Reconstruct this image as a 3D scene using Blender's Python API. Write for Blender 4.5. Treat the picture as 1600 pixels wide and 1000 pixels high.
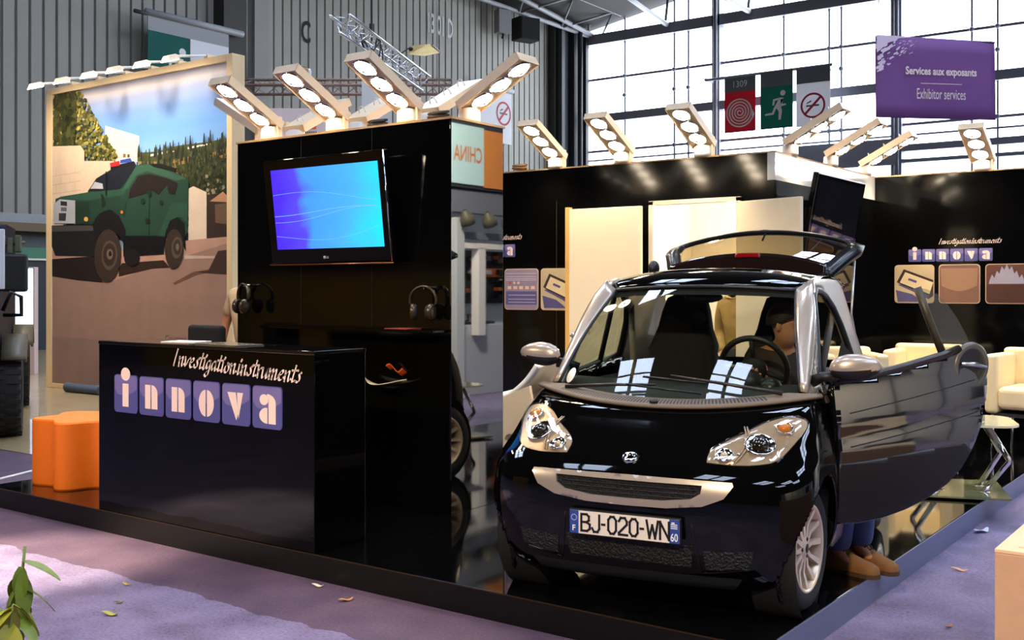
import bpy, bmesh, math, random
from mathutils import Vector, Matrix
from mathutils.bvhtree import BVHTree
from mathutils.geometry import delaunay_2d_cdt, tessellate_polygon
PI = math.pi
R = math.radians
sc = bpy.context.scene
col = sc.collection
for o in list(bpy.data.objects):
    bpy.data.objects.remove(o)

# ------------------------------------------------------------------ camera, light, exposure
TH = math.atan(1230 / 1680.0)
cam_d = bpy.data.cameras.new('camera')
cam_d.sensor_width = 36.0
cam_d.lens = 36.0 * 1680 / 1600
cam_d.shift_y = -50 / 1600.0
cam_d.clip_end = 300
cam = bpy.data.objects.new('camera', cam_d)
col.objects.link(cam)
cam.location = (0, 0, 1.60)
cam.rotation_euler = (R(90), 0, TH)
sc.camera = cam

sc.view_settings.view_transform = 'Standard'
sc.view_settings.look = 'None'
sc.view_settings.exposure = 0.85
sc.view_settings.gamma = 1.0
sc.view_settings.use_curve_mapping = False
sc.cycles.max_bounces = 6
sc.cycles.glossy_bounces = 4
sc.cycles.diffuse_bounces = 3
sc.cycles.transparent_max_bounces = 12
sc.cycles.sample_clamp_indirect = 6
sc.cycles.caustics_reflective = False
sc.cycles.caustics_refractive = False

world = bpy.data.worlds.new('world')
sc.world = world
world.use_nodes = True
bg = world.node_tree.nodes['Background']
bg.inputs[0].default_value = (0.75, 0.86, 1.0, 1)
bg.inputs[1].default_value = 1.2


def lamp(name, kind, loc, power, color, target=None, size=0.1, spot=60, blend=0.5, sizey=None):
    d = bpy.data.lights.new(name, kind)
    d.energy = power
    d.color = color
    if kind == 'SPOT':
        d.spot_size = R(spot)
        d.spot_blend = blend
        d.shadow_soft_size = size
    elif kind == 'AREA':
        d.size = size
        if sizey:
            d.shape = 'RECTANGLE'
            d.size_y = sizey
    else:
        d.shadow_soft_size = size
    o = bpy.data.objects.new(name, d)
    col.objects.link(o)
    o.location = loc
    if target is not None:
        v = Vector(target) - Vector(loc)
        o.rotation_euler = v.to_track_quat('-Z', 'Y').to_euler()
    return o


WARM = (1.0, 0.72, 0.42)
WARM2 = (1.0, 0.80, 0.55)
# pools of light thrown on the aisle by the neighbouring stands' lamps
lamp('aisle_spot', 'SPOT', (-8.2, 0.0, 4.6), 5000, (1, .86, .62), (-6.1, 3.25, 0), .1, 17, .9)
lamp('aisle_flood', 'SPOT', (-9.5, -3.0, 5.5), 420, (1, .80, .55), (-3.6, 2.9, 0), .4, 60, .8)
lamp('booth_fill', 'SPOT', (-1.0, 9.5, 4.6), 1700, (1, .93, .85), (1.2, 12.8, 2.0), .3, 80, .6)  # added fill without a fixture, brightens the stand mirrored in the kiosk
lamp('neighbour_fill', 'SPOT', (4.0, 1.0, 5.0), 1600, (1, .78, .5), (6.8, 4.5, 1.2), .3, 80, .6)  # added fill so the partition mirrors brightly in the car door
lamp('car_fill', 'SPOT', (-0.6, -1.5, 4.6), 850, WARM2, (-2.3, 4.6, .6), .12, 45, .7)  # unseen fill added to warm the car's front
lamp('counter_fill', 'SPOT', (-6.2, -1.5, 4.6), 620, WARM2, (-5.8, 4.2, .75), .12, 44, .8)  # unseen fill added to brighten the counter front and stool
lamp('storeroom_lamp', 'POINT', (-4.3, 9.7, 2.3), 70, WARM2, size=.15)


# ------------------------------------------------------------------ materials
def lin(c):
    c = c / 255.0
    return c / 12.92 if c <= 0.04045 else ((c + 0.055) / 1.055) ** 2.4


def rgb(r, g, b):
    return (lin(r), lin(g), lin(b), 1)


MATS = {}


def mat(name, c=(128, 128, 128), rough=.5, metal=0., spec=.5, noise=0., nscale=8., bump=0., bscale=40., emit=None,
        estr=1., coat=0., ior=None, aniso=None, sheen=0.):
    if name in MATS:
        return MATS[name]
    m = bpy.data.materials.new(name)
    m.use_nodes = True
    nt = m.node_tree
    b = nt.nodes['Principled BSDF']
    b.inputs['Base Color'].default_value = rgb(*c)
    b.inputs['Roughness'].default_value = rough
    b.inputs['Metallic'].default_value = metal
    b.inputs['Specular IOR Level'].default_value = spec
    if ior:
        b.inputs['IOR'].default_value = ior
    if coat:
        b.inputs['Coat Weight'].default_value = coat
        b.inputs['Coat Roughness'].default_value = .03
        b.inputs['Coat IOR'].default_value = 1.4
    if sheen:
        b.inputs['Sheen Weight'].default_value = sheen
    if emit:
        b.inputs['Emission Color'].default_value = rgb(*emit)
        b.inputs['Emission Strength'].default_value = estr
    if noise or bump:
        tc = nt.nodes.new('ShaderNodeTexCoord')
    if noise:
        n = nt.nodes.new('ShaderNodeTexNoise')
        n.inputs['Scale'].default_value = nscale
        n.inputs['Detail'].default_value = 4
        nt.links.new(tc.outputs['Object'], n.inputs['Vector'])
        mx = nt.nodes.new('ShaderNodeMixRGB')
        a = rgb(*c)
        mx.inputs[1].default_value = (a[0] * (1 - noise), a[1] * (1 - noise), a[2] * (1 - noise), 1)
        mx.inputs[2].default_value = (min(1, a[0] * (1 + noise)), min(1, a[1] * (1 + noise)), min(1, a[2] * (1 + noise)), 1)
        nt.links.new(n.outputs['Fac'], mx.inputs[0])
        nt.links.new(mx.outputs[0], b.inputs['Base Color'])
    if bump:
        n2 = nt.nodes.new('ShaderNodeTexNoise')
        n2.inputs['Scale'].default_value = bscale
        n2.inputs['Detail'].default_value = 3
        nt.links.new(tc.outputs['Object'], n2.inputs['Vector'])
        bp = nt.nodes.new('ShaderNodeBump')
        bp.inputs['Strength'].default_value = bump
        bp.inputs['Distance'].default_value = .02
        nt.links.new(n2.outputs['Fac'], bp.inputs['Height'])
        nt.links.new(bp.outputs['Normal'], b.inputs['Normal'])
    MATS[name] = m
    return m


def glass(name, tint=(235, 240, 240), gloss=.12, rough=.0):
    if name in MATS:
        return MATS[name]
    m = bpy.data.materials.new(name)
    m.use_nodes = True
    nt = m.node_tree
    nt.nodes.clear()
    out = nt.nodes.new('ShaderNodeOutputMaterial')
    t = nt.nodes.new('ShaderNodeBsdfTransparent')
    t.inputs[0].default_value = rgb(*tint)
    g = nt.nodes.new('ShaderNodeBsdfGlossy')
    g.inputs['Roughness'].default_value = rough
    lw0 = nt.nodes.new('ShaderNodeLayerWeight')
    lw0.inputs[0].default_value = .5
    pw = nt.nodes.new('ShaderNodeMath')
    pw.operation = 'POWER'
    pw.inputs[1].default_value = 4.5
    nt.links.new(lw0.outputs['Facing'], pw.inputs[0])
    lw = nt.nodes.new('ShaderNodeMath')
    lw.operation = 'MULTIPLY_ADD'
    lw.inputs[1].default_value = .9
    lw.inputs[2].default_value = .045
    nt.links.new(pw.outputs[0], lw.inputs[0])
    mth = nt.nodes.new('ShaderNodeMath')
    mth.operation = 'ADD'
    mth.inputs[1].default_value = gloss
    mth.use_clamp = True
    nt.links.new(lw.outputs[0], mth.inputs[0])
    mx = nt.nodes.new('ShaderNodeMixShader')
    nt.links.new(mth.outputs[0], mx.inputs[0])
    nt.links.new(t.outputs[0], mx.inputs[1])
    nt.links.new(g.outputs[0], mx.inputs[2])
    nt.links.new(mx.outputs[0], out.inputs[0])
    MATS[name] = m
    return m


black_gloss = mat('black_gloss_laminate', (4, 4, 4), .04, spec=.2, noise=.3, nscale=3)
black_floor = mat('black_gloss_floor', (7, 7, 8), .05, spec=.6, noise=.3, nscale=5)
black_mirror = mat('black_mirror_panel', (6, 7, 7), .02, ior=2.6, noise=.2, nscale=2)
black_wall = mat('black_satin_wall', (6, 6, 6), .09, spec=.35, noise=.3, nscale=2)
black_vinyl = mat('black_vinyl', (13, 12, 11), .35, spec=.3, noise=.3, nscale=20)
black_plastic = mat('black_plastic', (14, 14, 15), .35, noise=.2)
black_matte = mat('black_matte', (10, 10, 11), .8, noise=.2)
white_paint = mat('white_paint', (235, 228, 215), .45, noise=.04)
cream_enamel = mat('cream_enamel', (255, 226, 186), .35, noise=.03)
white_plastic = mat('white_plastic', (240, 236, 228), .3, noise=.03)
lettering = mat('cream_lettering', (250, 222, 205), .5, noise=.02)
tile_dark = mat('tile_violet_blue', (84, 84, 142), .3, noise=.1)
tile_light = mat('tile_light_violet', (122, 112, 165), .3, noise=.1)
chrome = mat('chrome', (230, 230, 232), .08, metal=1, noise=.03)
silver_metal = mat('silver_metal', (190, 192, 196), .3, metal=1, noise=.05)
steel_grey = mat('steel_grey_paint', (110, 112, 116), .5, noise=.08)
dark_steel = mat('dark_steel_paint', (44, 45, 50), .6, noise=.1)
lamp_glow = mat('lamp_glow', (255, 240, 215), .4, emit=(255, 236, 205), estr=24)
lamp_glow.cycles.emission_sampling = 'NONE'


# ------------------------------------------------------------------ mesh building
class MB:
    def __init__(s):
        s.v = []
        s.f = []
        s.m = []
        s.sm = []

    def add(s, vs, fs, m=0, M=None, smooth=False):
        b = len(s.v)
        for p in vs:
            p = Vector(p)
            s.v.append(M @ p if M is not None else p)
        for f in fs:
            s.f.append([b + i for i in f])
            s.m.append(m)
            s.sm.append(smooth)
        return s

    def box(s, a, b, m=0, M=None):
        x0, y0, z0 = a
        x1, y1, z1 = b
        vs = [(x0, y0, z0), (x1, y0, z0), (x1, y1, z0), (x0, y1, z0), (x0, y0, z1), (x1, y0, z1), (x1, y1, z1), (x0, y1, z1)]
        return s.add(vs, [(0, 3, 2, 1), (4, 5, 6, 7), (0, 1, 5, 4), (1, 2, 6, 5), (2, 3, 7, 6), (3, 0, 4, 7)], m, M)

    def tube(s, pts, r, n=8, m=0, M=None, closed=False, smooth=True):
        pts = [Vector(p) for p in pts]
        k = len(pts)
        rs = r if isinstance(r, (list, tuple)) else [r] * k
        rings = []
        prev = None
        for i, p in enumerate(pts):
            if closed:
                d = pts[(i + 1) % k] - pts[i - 1]
            else:
                d = pts[min(i + 1, k - 1)] - pts[max(i - 1, 0)]
            if d.length < 1e-9:
                d = Vector((0, 0, 1))
            d.normalize()
            if prev is None:
                up = Vector((0, 0, 1)) if abs(d.z) < .9 else Vector((1, 0, 0))
                a = d.cross(up).normalized()
            else:
                a = (prev - d * prev.dot(d))
                a = a.normalized() if a.length > 1e-6 else d.orthogonal().normalized()
            prev = a
            b = d.cross(a)
            rings.append([p + (a * math.cos(2 * PI * j / n) + b * math.sin(2 * PI * j / n)) * rs[i] for j in range(n)])
        vs = [q for rg in rings for q in rg]
        fs = []
        kk = k if closed else k - 1
        for i in range(kk):
            for j in range(n):
                i2 = (i + 1) % k
                fs.append((i * n + j, i * n + (j + 1) % n, i2 * n + (j + 1) % n, i2 * n + j))
        if not closed:
            fs.append(tuple(range(n - 1, -1, -1)))
            fs.append(tuple((k - 1) * n + j for j in range(n)))
        return s.add(vs, fs, m, M, smooth)

    def cyl(s, p0, p1, r, n=16, m=0, M=None):
        return s.tube([p0, p1], r, n, m, M)

    def lathe(s, prof, n=24, m=0, M=None, smooth=True, a0=0, a1=2 * PI):
        full = abs(a1 - a0 - 2 * PI) < 1e-6
        k = n if full else n + 1
        vs = []
        for i in range(k):
            a = a0 + (a1 - a0) * i / n
            for (r, z) in prof:
                vs.append((r * math.cos(a), r * math.sin(a), z))
        L = len(prof)
        fs = []
        for i in range(n):
            i2 = (i + 1) % k
            for j in range(L - 1):
                fs.append((i * L + j, i2 * L + j, i2 * L + j + 1, i * L + j + 1))
        return s.add(vs, fs, m, M, smooth)

    def grid(s, fn, nu, nv, m=0, M=None, smooth=True, flip=False, closeu=False):
        vs = []
        for i in range(nu + 1):
            for j in range(nv + 1):
                vs.append(fn(i / nu, j / nv))
        fs = []
        for i in range(nu):
            for j in range(nv):
                q = (i * (nv + 1) + j, (i + 1) * (nv + 1) + j, (i + 1) * (nv + 1) + j + 1, i * (nv + 1) + j + 1)
                fs.append(q[::-1] if flip else q)
        return s.add(vs, fs, m, M, smooth)

    def prism(s, poly, d0, d1, m=0, M=None, side=None):
        """poly in (a,b); extruded along third axis: point = (a, d, b)"""
        n = len(poly)
        vs = [(a, d0, b) for a, b in poly] + [(a, d1, b) for a, b in poly]
        fs = [tuple(range(n)), tuple(range(2 * n - 1, n - 1, -1))]
        s.add(vs, fs, m, M)
        s.add(vs, [(i, i + n, (i + 1) % n + n, (i + 1) % n) for i in range(n)], m if side is None else side, M)
        return s

    def flat(s, poly, d, m=0, M=None):
        vs = [(a, d, b) for a, b in poly]
        return s.add(vs, [tuple(range(len(poly)))], m, M)

    def ball(s, c, r, n=12, m=0, M=None):
        rx, ry, rz = r if isinstance(r, (tuple, list)) else (r, r, r)

        def fn(u, v):
            a = 2 * PI * u
            b = PI * (v - .5)
            return (c[0] + rx * math.cos(b) * math.cos(a), c[1] + ry * math.cos(b) * math.sin(a), c[2] + rz * math.sin(b))
        return s.grid(fn, n, max(6, n // 2), m, M)

    def shift(s, d):
        d = Vector(d)
        for p in s.v:
            p += d
        return s

    def mesh(s, name):
        me = bpy.data.meshes.new(name)
        me.from_pydata([tuple(p) for p in s.v], [], s.f)
        for i, p in enumerate(me.polygons):
            p.material_index = s.m[i]
            p.use_smooth = s.sm[i]
        return me

    def build(s, name, mats, parent=None, bevel=0, seg=2, sol=0, solo=0, weld=False, fix=True, sub=0, sharp=None):
        me = s.mesh(name)
        if not isinstance(mats, (list, tuple)):
            mats = [mats]
        for m in mats:
            me.materials.append(m)
        if fix or weld:
            bm = bmesh.new()
            bm.from_mesh(me)
            if weld:
                bmesh.ops.remove_doubles(bm, verts=bm.verts, dist=1e-5)
            if fix:
                bmesh.ops.recalc_face_normals(bm, faces=bm.faces)
            bm.to_mesh(me)
            bm.free()
        o = bpy.data.objects.new(name, me)
        col.objects.link(o)
        if parent is not None:
            o.parent = parent
        if sharp:
            me.set_sharp_from_angle(angle=R(sharp))
        if sub:
            md = o.modifiers.new('sub', 'SUBSURF')
            md.levels = sub
            md.render_levels = sub
        if sol:
            md = o.modifiers.new('sol', 'SOLIDIFY')
            md.thickness = sol
            md.offset = solo
        if bevel:
            md = o.modifiers.new('bev', 'BEVEL')
            md.width = bevel
            md.segments = seg
            md.limit_method = 'ANGLE'
            md.angle_limit = R(40)
        return o


def tag(o, label=None, cat=None, group=None, kind=None):
    if label:
        o['label'] = label
    if cat:
        o['category'] = cat
    if group:
        o['group'] = group
    if kind:
        o['kind'] = kind
    return o


def thing(name, label, cat, loc=(0, 0, 0), rz=0, group=None):
    o = bpy.data.objects.new(name, None)
    col.objects.link(o)
    o.empty_display_size = .1
    o.location = loc
    o.rotation_euler = (0, 0, rz)
    return tag(o, label, cat, group)


def struct(o):
    o['kind'] = 'structure'
    return o


def copy_tree(o, parent=None):
    c = o.copy()
    col.objects.link(c)
    if parent is not None:
        c.parent = parent
    for ch in o.children:
        copy_tree(ch, c)
    return c


def T(x=0, y=0, z=0):
    return Matrix.Translation((x, y, z))


def RX(a):
    return Matrix.Rotation(a, 4, 'X')


def RY(a):
    return Matrix.Rotation(a, 4, 'Y')


def RZ(a):
    return Matrix.Rotation(a, 4, 'Z')


def SC(x, y, z):
    return Matrix.Diagonal((x, y, z, 1))


def text_mb(mb, s, x0, z0, w=None, h=None, y=0., m=0, bold=0., shear=0., M=None, depth=.002):
    """lettering in the x-z plane facing -y; lower-left at x0,z0, scaled to width w and/or height h"""
    cu = bpy.data.curves.new('txt', 'FONT')
    cu.body = s
    cu.size = 1
    cu.offset = bold
    cu.shear = shear
    cu.resolution_u = 3
    ob = bpy.data.objects.new('txt', cu)
    col.objects.link(ob)
    bpy.context.view_layer.update()
    dg = bpy.context.evaluated_depsgraph_get()
    me = bpy.data.meshes.new_from_object(ob.evaluated_get(dg))
    vs = [v.co.copy() for v in me.vertices]
    fs = [tuple(p.vertices) for p in me.polygons]
    bpy.data.objects.remove(ob)
    bpy.data.curves.remove(cu)
    bpy.data.meshes.remove(me)
    ax = min(v.x for v in vs)
    bx = max(v.x for v in vs)
    ay = min(v.y for v in vs)
    by = max(v.y for v in vs)
    sx = sy = None
    if w:
        sx = w / (bx - ax)
    if h:
        sy = h / (by - ay)
    sx = sx or sy
    sy = sy or sx
    mb.add([(x0 + (v.x - ax) * sx, y, z0 + (v.y - ay) * sy) for v in vs], fs, m, M)
    return mb


# brush-stroke lettering ("Investigation instruments"): strokes on a unit x-height grid
GL = {
    'I': (.62, [[(.30, 1.62), (.22, .8), (.16, 0)]]),
    'n': (.72, [[(.10, .9), (.14, 0)], [(.13, .55), (.32, .92), (.46, .85), (.44, .3), (.52, .02), (.68, .25)]]),
    'v': (.62, [[(.06, .95), (.20, .05), (.46, .9), (.60, .88)]]),
    'e': (.56, [[(.06, .45), (.36, .62), (.38, .9), (.22, .92), (.07, .5), (.14, .08), (.34, .04), (.54, .3)]]),
    's': (.52, [[(.40, .95), (.24, .85), (.36, .4), (.28, .06), (.02, .12)]]),
    't': (.48, [[(.28, 1.5), (.18, .5), (.20, .05), (.40, .15)], [(.02, 1.05), (.52, 1.12)]]),
    'i': (.34, [[(.12, .92), (.10, .15), (.18, .0), (.34, .2)], [(.20, 1.28), (.25, 1.42)]]),
    'g': (.62, [[(.42, .88), (.18, .9), (.06, .45), (.20, .12), (.40, .5), (.44, .9), (.40, -.3), (.22, -.66), (.02, -.42), (.30, -.08), (.60, .2)]]),
    'a': (.62, [[(.42, .86), (.18, .9), (.05, .4), (.18, .04), (.38, .4), (.44, .9), (.42, .2), (.50, .02), (.62, .2)]]),
    'o': (.60, [[(.30, .92), (.08, .55), (.12, .06), (.36, .06), (.46, .5), (.30, .92), (.42, .8), (.60, .85)]]),
    'r': (.50, [[(.08, .92), (.14, 0)], [(.13, .5), (.28, .9), (.46, .88)]]),
    'u': (.70, [[(.08, .92), (.08, .2), (.20, .02), (.42, .4), (.48, .92), (.46, .2), (.54, .02), (.70, .2)]]),
    'm': (1.0, [[(.08, .92), (.12, 0)], [(.12, .5), (.30, .92), (.40, .8), (.38, 0)], [(.40, .5), (.58, .92), (.70, .8), (.68, .15), (.78, .02), (.96, .2)]]),
}


def catmull(pts, k=5):
    out = []
    n = len(pts)
    for i in range(n - 1):
        p0 = pts[max(i - 1, 0)]
        p1 = pts[i]
        p2 = pts[i + 1]
        p3 = pts[min(i + 2, n - 1)]
        for j in range(k):
            t = j / k
            out.append(tuple(.5 * (2 * b + (c - a) * t + (2 * a - 5 * b + 4 * c - d) * t * t + (3 * b - a - 3 * c + d) * t ** 3)
                             for a, b, c, d in zip(p0, p1, p2, p3)))
    out.append(tuple(pts[-1]))
    return out


def brush_mb(mb, s, x0, z0, w, xh, drop=0., y=0., m=0, pen=(.17, .085), smooth=4):
    """slanted brush lettering; baseline drops linearly by drop over the width"""
    adv = 0
    strokes = []
    for ch in s:
        if ch == ' ':
            adv += .12
            continue
        a, ss = GL[ch]
        for st in ss:
            strokes.append([(p[0] + adv, p[1]) for p in st])
        adv += a * .93
    k = w / (adv + .3)
    px, pz = pen
    for st in strokes:
        q = catmull(st, smooth) if len(st) > 2 else st
        P = []
        for (a, b) in q:
            xx = (a + .22 * b) * k
            P.append((x0 + xx, z0 + b * xh - drop * xx / w))
        vs = []
        for (a, b) in P:
            vs.append((a - px * k * .5, y, b - pz * xh))
            vs.append((a + px * k * .5, y, b + pz * xh))
        mb.add(vs, [(2 * i, 2 * i + 1, 2 * i + 3, 2 * i + 2) for i in range(len(P) - 1)], m)
        for (a, b) in (P[0], P[-1]):
            h = .05 * xh
            mb.add([(a - px * k * .55, y, b), (a, y, b - pz * xh - h), (a + px * k * .55, y, b), (a, y, b + pz * xh + h)], [(0, 1, 2, 3)], m)
    return mb


def arc(cx, cy, rx, ry, a0, a1, n=10):
    return [(cx + rx * math.cos(R(a0 + (a1 - a0) * i / n)), cy + ry * math.sin(R(a0 + (a1 - a0) * i / n))) for i in range(n + 1)]


def rrect(x0, z0, x1, z1, r, n=5):
    return (arc(x1 - r, z1 - r, r, r, 0, 90, n) + arc(x0 + r, z1 - r, r, r, 90, 180, n) +
            arc(x0 + r, z0 + r, r, r, 180, 270, n) + arc(x1 - r, z0 + r, r, r, 270, 360, n))


# stencil letters in tile units (0..1 both ways)
STENCIL = {
    'i': [[(.37, .16), (.63, .16), (.63, .77), (.37, .77)], arc(.5, 1.02, .2, .175, 0, 360, 20)],
    'n': [[(.25, .17), (.475, .17), (.475, .79), (.25, .79)],
          [(.515, .17), (.76, .17), (.76, .58)] + arc(.515, .58, .245, .21, 0, 90, 8)],
    'o': [[(.48, .13)] + arc(.48, .46, .26, .33, -90, -270, 14), [(.53, .79)] + arc(.53, .46, .26, .33, 90, -90, 14)],
    'v': [[(.20, .79), (.50, .79), (.60, .30), (.52, .12)], [(.545, .79), (.76, .79), (.60, .16), (.565, .5)]],
    'a': [arc(.40, .68, .15, .13, 0, 360, 14), [(.52, .12), (.52, .49)] + arc(.52, .31, .28, .19, 90, 270, 12)[1:-1],
          [(.555, .12), (.80, .12), (.80, .60)] + arc(.50, .60, .30, .22, 0, 90, 8) + [(.50, .79), (.555, .70)]],
}


def logo_tile(parent, ch, x0, z0, w, h, y, name='logo_tile', dep=.006):
    mb = MB()
    mb.prism(rrect(x0, z0, x0 + w, z0 + h, .1 * w), y, y + dep, 0)
    # pale glassy swoosh across the upper part of the tile
    sw = [(x0 + .02 * w, z0 + .62 * h)] + [(x0 + w * (.02 + .96 * t), z0 + h * (.62 - .22 * math.sin(PI * (.15 + .7 * t)) + .12 * t)) for t in [i / 8 for i in range(1, 9)]] + \
        [(x0 + .98 * w, z0 + .93 * h), (x0 + .93 * w, z0 + .98 * h), (x0 + .07 * w, z0 + .98 * h), (x0 + .02 * w, z0 + .93 * h)]
    mb.flat(sw, y - .0008, 1)
    t = mb.build(name, [tile_dark, tile_light], parent)
    lb = MB()
    for poly in STENCIL[ch]:
        lb.flat([(x0 + a * w, z0 + b * h) for a, b in poly], y - .0018, 0)
    lb.build('letter', lettering, t)
    return t


def innova(parent, x0, z0, w, h, gap, y):
    for i, ch in enumerate('innova'):
        logo_tile(parent, ch, x0 + i * (w + gap), z0, w, h, y)


def soft_box(parent, name, a, b, m, r=.04, seg=4):
    return MB().box(a, b).build(name, m, parent, bevel=r, seg=seg)


def skin(name, chains, m, parent=None, sub=2):
    """one continuous surface grown round a joint skeleton; chains share joints by name.
    chains: list of lists of (key, xyz, radius)"""
    me = bpy.data.meshes.new(name)
    bm = bmesh.new()
    lay = bm.verts.layers.skin.verify()
    V = {}
    first = None
    for ch in chains:
        prev = None
        for key, p, r in ch:
            if key not in V:
                v = bm.verts.new(p)
                V[key] = v
                rr = r if isinstance(r, tuple) else (r, r)
                v[lay].radius = rr
                if first is None:
                    first = v
                    v[lay].use_root = True
            v = V[key]
            if prev is not None and bm.edges.get((prev, v)) is None:
                bm.edges.new((prev, v))
            prev = v
    bm.to_mesh(me)
    bm.free()
    o = bpy.data.objects.new(name, me)
    col.objects.link(o)
    md = o.modifiers.new('skin', 'SKIN')
    md.use_smooth_shade = True
    md2 = o.modifiers.new('sub', 'SUBSURF')
    md2.levels = sub
    md2.render_levels = sub
    bpy.context.view_layer.update()
    dg = bpy.context.evaluated_depsgraph_get()
    nm = bpy.data.meshes.new_from_object(o.evaluated_get(dg))
    nm.name = name
    bpy.data.objects.remove(o)
    nm.materials.clear()
    nm.materials.append(m)
    for p in nm.polygons:
        p.use_smooth = True
        p.material_index = 0
    ob = bpy.data.objects.new(name, nm)
    col.objects.link(ob)
    if parent is not None:
        ob.parent = parent
    return ob


S = .14   # stage top
# ------------------------------------------------------------------ hall
def carpet_mat():
    m = bpy.data.materials.new('purple_carpet_under_film')
    m.use_nodes = True
    nt = m.node_tree
    b = nt.nodes['Principled BSDF']
    tc = nt.nodes.new('ShaderNodeTexCoord')
    n1 = nt.nodes.new('ShaderNodeTexNoise')
    n1.inputs['Scale'].default_value = 3.0
    n1.inputs['Detail'].default_value = 6
    cr = nt.nodes.new('ShaderNodeValToRGB')
    cr.color_ramp.elements[0].position = .3
    cr.color_ramp.elements[0].color = rgb(112, 96, 126)
    cr.color_ramp.elements[1].position = .7
    cr.color_ramp.elements[1].color = rgb(150, 134, 168)
    nt.links.new(tc.outputs['Object'], n1.inputs['Vector'])
    nt.links.new(n1.outputs['Fac'], cr.inputs[0])
    b.inputs['Roughness'].default_value = .8
    b.inputs['Coat Roughness'].default_value = .13

    def mth(op, a, c_=None):
        n_ = nt.nodes.new('ShaderNodeMath')
        n_.operation = op
        for i_, v_ in enumerate((a, c_)):
            if v_ is None:
                continue
            if isinstance(v_, (int, float)):
                n_.inputs[i_].default_value = v_
            else:
                nt.links.new(v_, n_.inputs[i_])
        return n_.outputs[0]
    # the clear film stops short of the stage: a bare, browner strip of carpet runs along its front
    sp = nt.nodes.new('ShaderNodeSeparateXYZ')
    nt.links.new(tc.outputs['Object'], sp.inputs[0])
    wob = mth('MULTIPLY_ADD', n1.outputs['Fac'], .18)
    wob.node.inputs[2].default_value = 3.45
    bare = mth('MULTIPLY', mth('GREATER_THAN', sp.outputs['Y'], wob), mth('LESS_THAN', sp.outputs['X'], -1.9))
    mx = nt.nodes.new('ShaderNodeMixRGB')
    cr2 = nt.nodes.new('ShaderNodeValToRGB')
    cr2.color_ramp.elements[0].position = .3
    cr2.color_ramp.elements[0].color = rgb(76, 54, 76)
    cr2.color_ramp.elements[1].position = .72
    cr2.color_ramp.elements[1].color = rgb(102, 78, 96)
    nt.links.new(n1.outputs['Fac'], cr2.inputs[0])
    nt.links.new(bare, mx.inputs[0])
    nt.links.new(cr.outputs[0], mx.inputs[1])
    nt.links.new(cr2.outputs[0], mx.inputs[2])
    fl = nt.nodes.new('ShaderNodeTexNoise')
    fl.inputs['Scale'].default_value = 60
    fl.inputs['Detail'].default_value = 3
    nt.links.new(tc.outputs['Object'], fl.inputs['Vector'])
    mul = nt.nodes.new('ShaderNodeMixRGB')
    mul.blend_type = 'OVERLAY'
    mul.inputs[0].default_value = .55
    nt.links.new(mx.outputs[0], mul.inputs[1])
    nt.links.new(fl.outputs['Fac'], mul.inputs[2])
    nt.links.new(mul.outputs[0], b.inputs['Base Color'])
    cw_ = mth('MULTIPLY_ADD', bare, -.55)
    cw_.node.inputs[2].default_value = .95
    nt.links.new(cw_, b.inputs['Coat Weight'])
    mp = nt.nodes.new('ShaderNodeMapping')
    mp.inputs['Scale'].default_value = (26, 44, 26)
    mp.inputs['Rotation'].default_value = (0, 0, .4)
    n2 = nt.nodes.new('ShaderNodeTexNoise')
    n2.inputs['Scale'].default_value = 2.2
    n2.inputs['Detail'].default_value = 5
    n2.inputs['Roughness'].default_value = .65
    bp = nt.nodes.new('ShaderNodeBump')
    bp.inputs['Strength'].default_value = 1.0
    bp.inputs['Distance'].default_value = .05
    nt.links.new(tc.outputs['Object'], mp.inputs[0])
    nt.links.new(mp.outputs[0], n2.inputs['Vector'])
    nt.links.new(n2.outputs['Fac'], bp.inputs['Height'])
    nt.links.new(bp.outputs['Normal'], b.inputs['Coat Normal'])
    return m


carpet = carpet_mat()
film_floor = mat('beige_floor_under_film', (168, 148, 112), .35, noise=.25, nscale=2.5, bump=.5, bscale=6, coat=.4)
struct(MB().box((-30, -26, -.2), (26, 45, 0)).build('floor', carpet))
struct(MB().box((-29, 5.6, 0), (-7.95, 42, .006)).build('floor_aisle_left', film_floor))

clad = mat('corrugated_cladding', (152, 149, 140), .55, metal=.0, noise=.12, nscale=.6)
concrete = mat('pale_concrete', (150, 148, 143), .8, noise=.12, nscale=2)
XW, YW = -27.0, 42.165
mb = MB()
y = 4.0
prof = []
while y < 41.8:
    prof += [(y, 0), (y + .30, 0), (y + .315, -.09), (y + .365, -.09), (y + .38, 0)]
    y += .38
mb.add([(XW + d, yy, z) for yy, d in prof for z in (3.5, 16)],
       [(2 * i, 2 * i + 1, 2 * i + 3, 2 * i + 2) for i in range(len(prof) - 1)])
wl = struct(mb.build('wall_left', clad))
t = MB()
RW = RZ(R(90))   # x-z lettering plane turned to face +x
text_mb(t, 'C', 0, 0, w=.42, h=.75, M=T(XW + .02, 24.9, 9.85) @ RW, bold=.02)
t.build('wall_letter', black_matte, wl)
t = MB()
text_mb(t, '13 01 D', 0, 0, w=1.5, h=.78, M=T(XW + .02, 31.4, 11.42) @ RW, bold=.02)
t.build('wall_number', mat('faded_white_stencil', (205, 206, 206), .7, noise=.1), wl)
struct(MB().box((XW - .6, 4, 0), (XW - .15, 42.2, 3.5)).build('wall_left_plinth', mat('grey_plinth', (120, 122, 124), .8, noise=.1)))
struct(MB().box((XW - .15, 4, 3.08), (XW + .25, 42, 3.3)).build('trim_1', mat('tan_ledge', (120, 98, 70), .6, noise=.1)))
struct(MB().box((XW - .15, 4, 3.3), (XW + .05, 42, 3.55)).build('trim_2', mat('grey_sill', (160, 162, 163), .6, noise=.1)))
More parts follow.
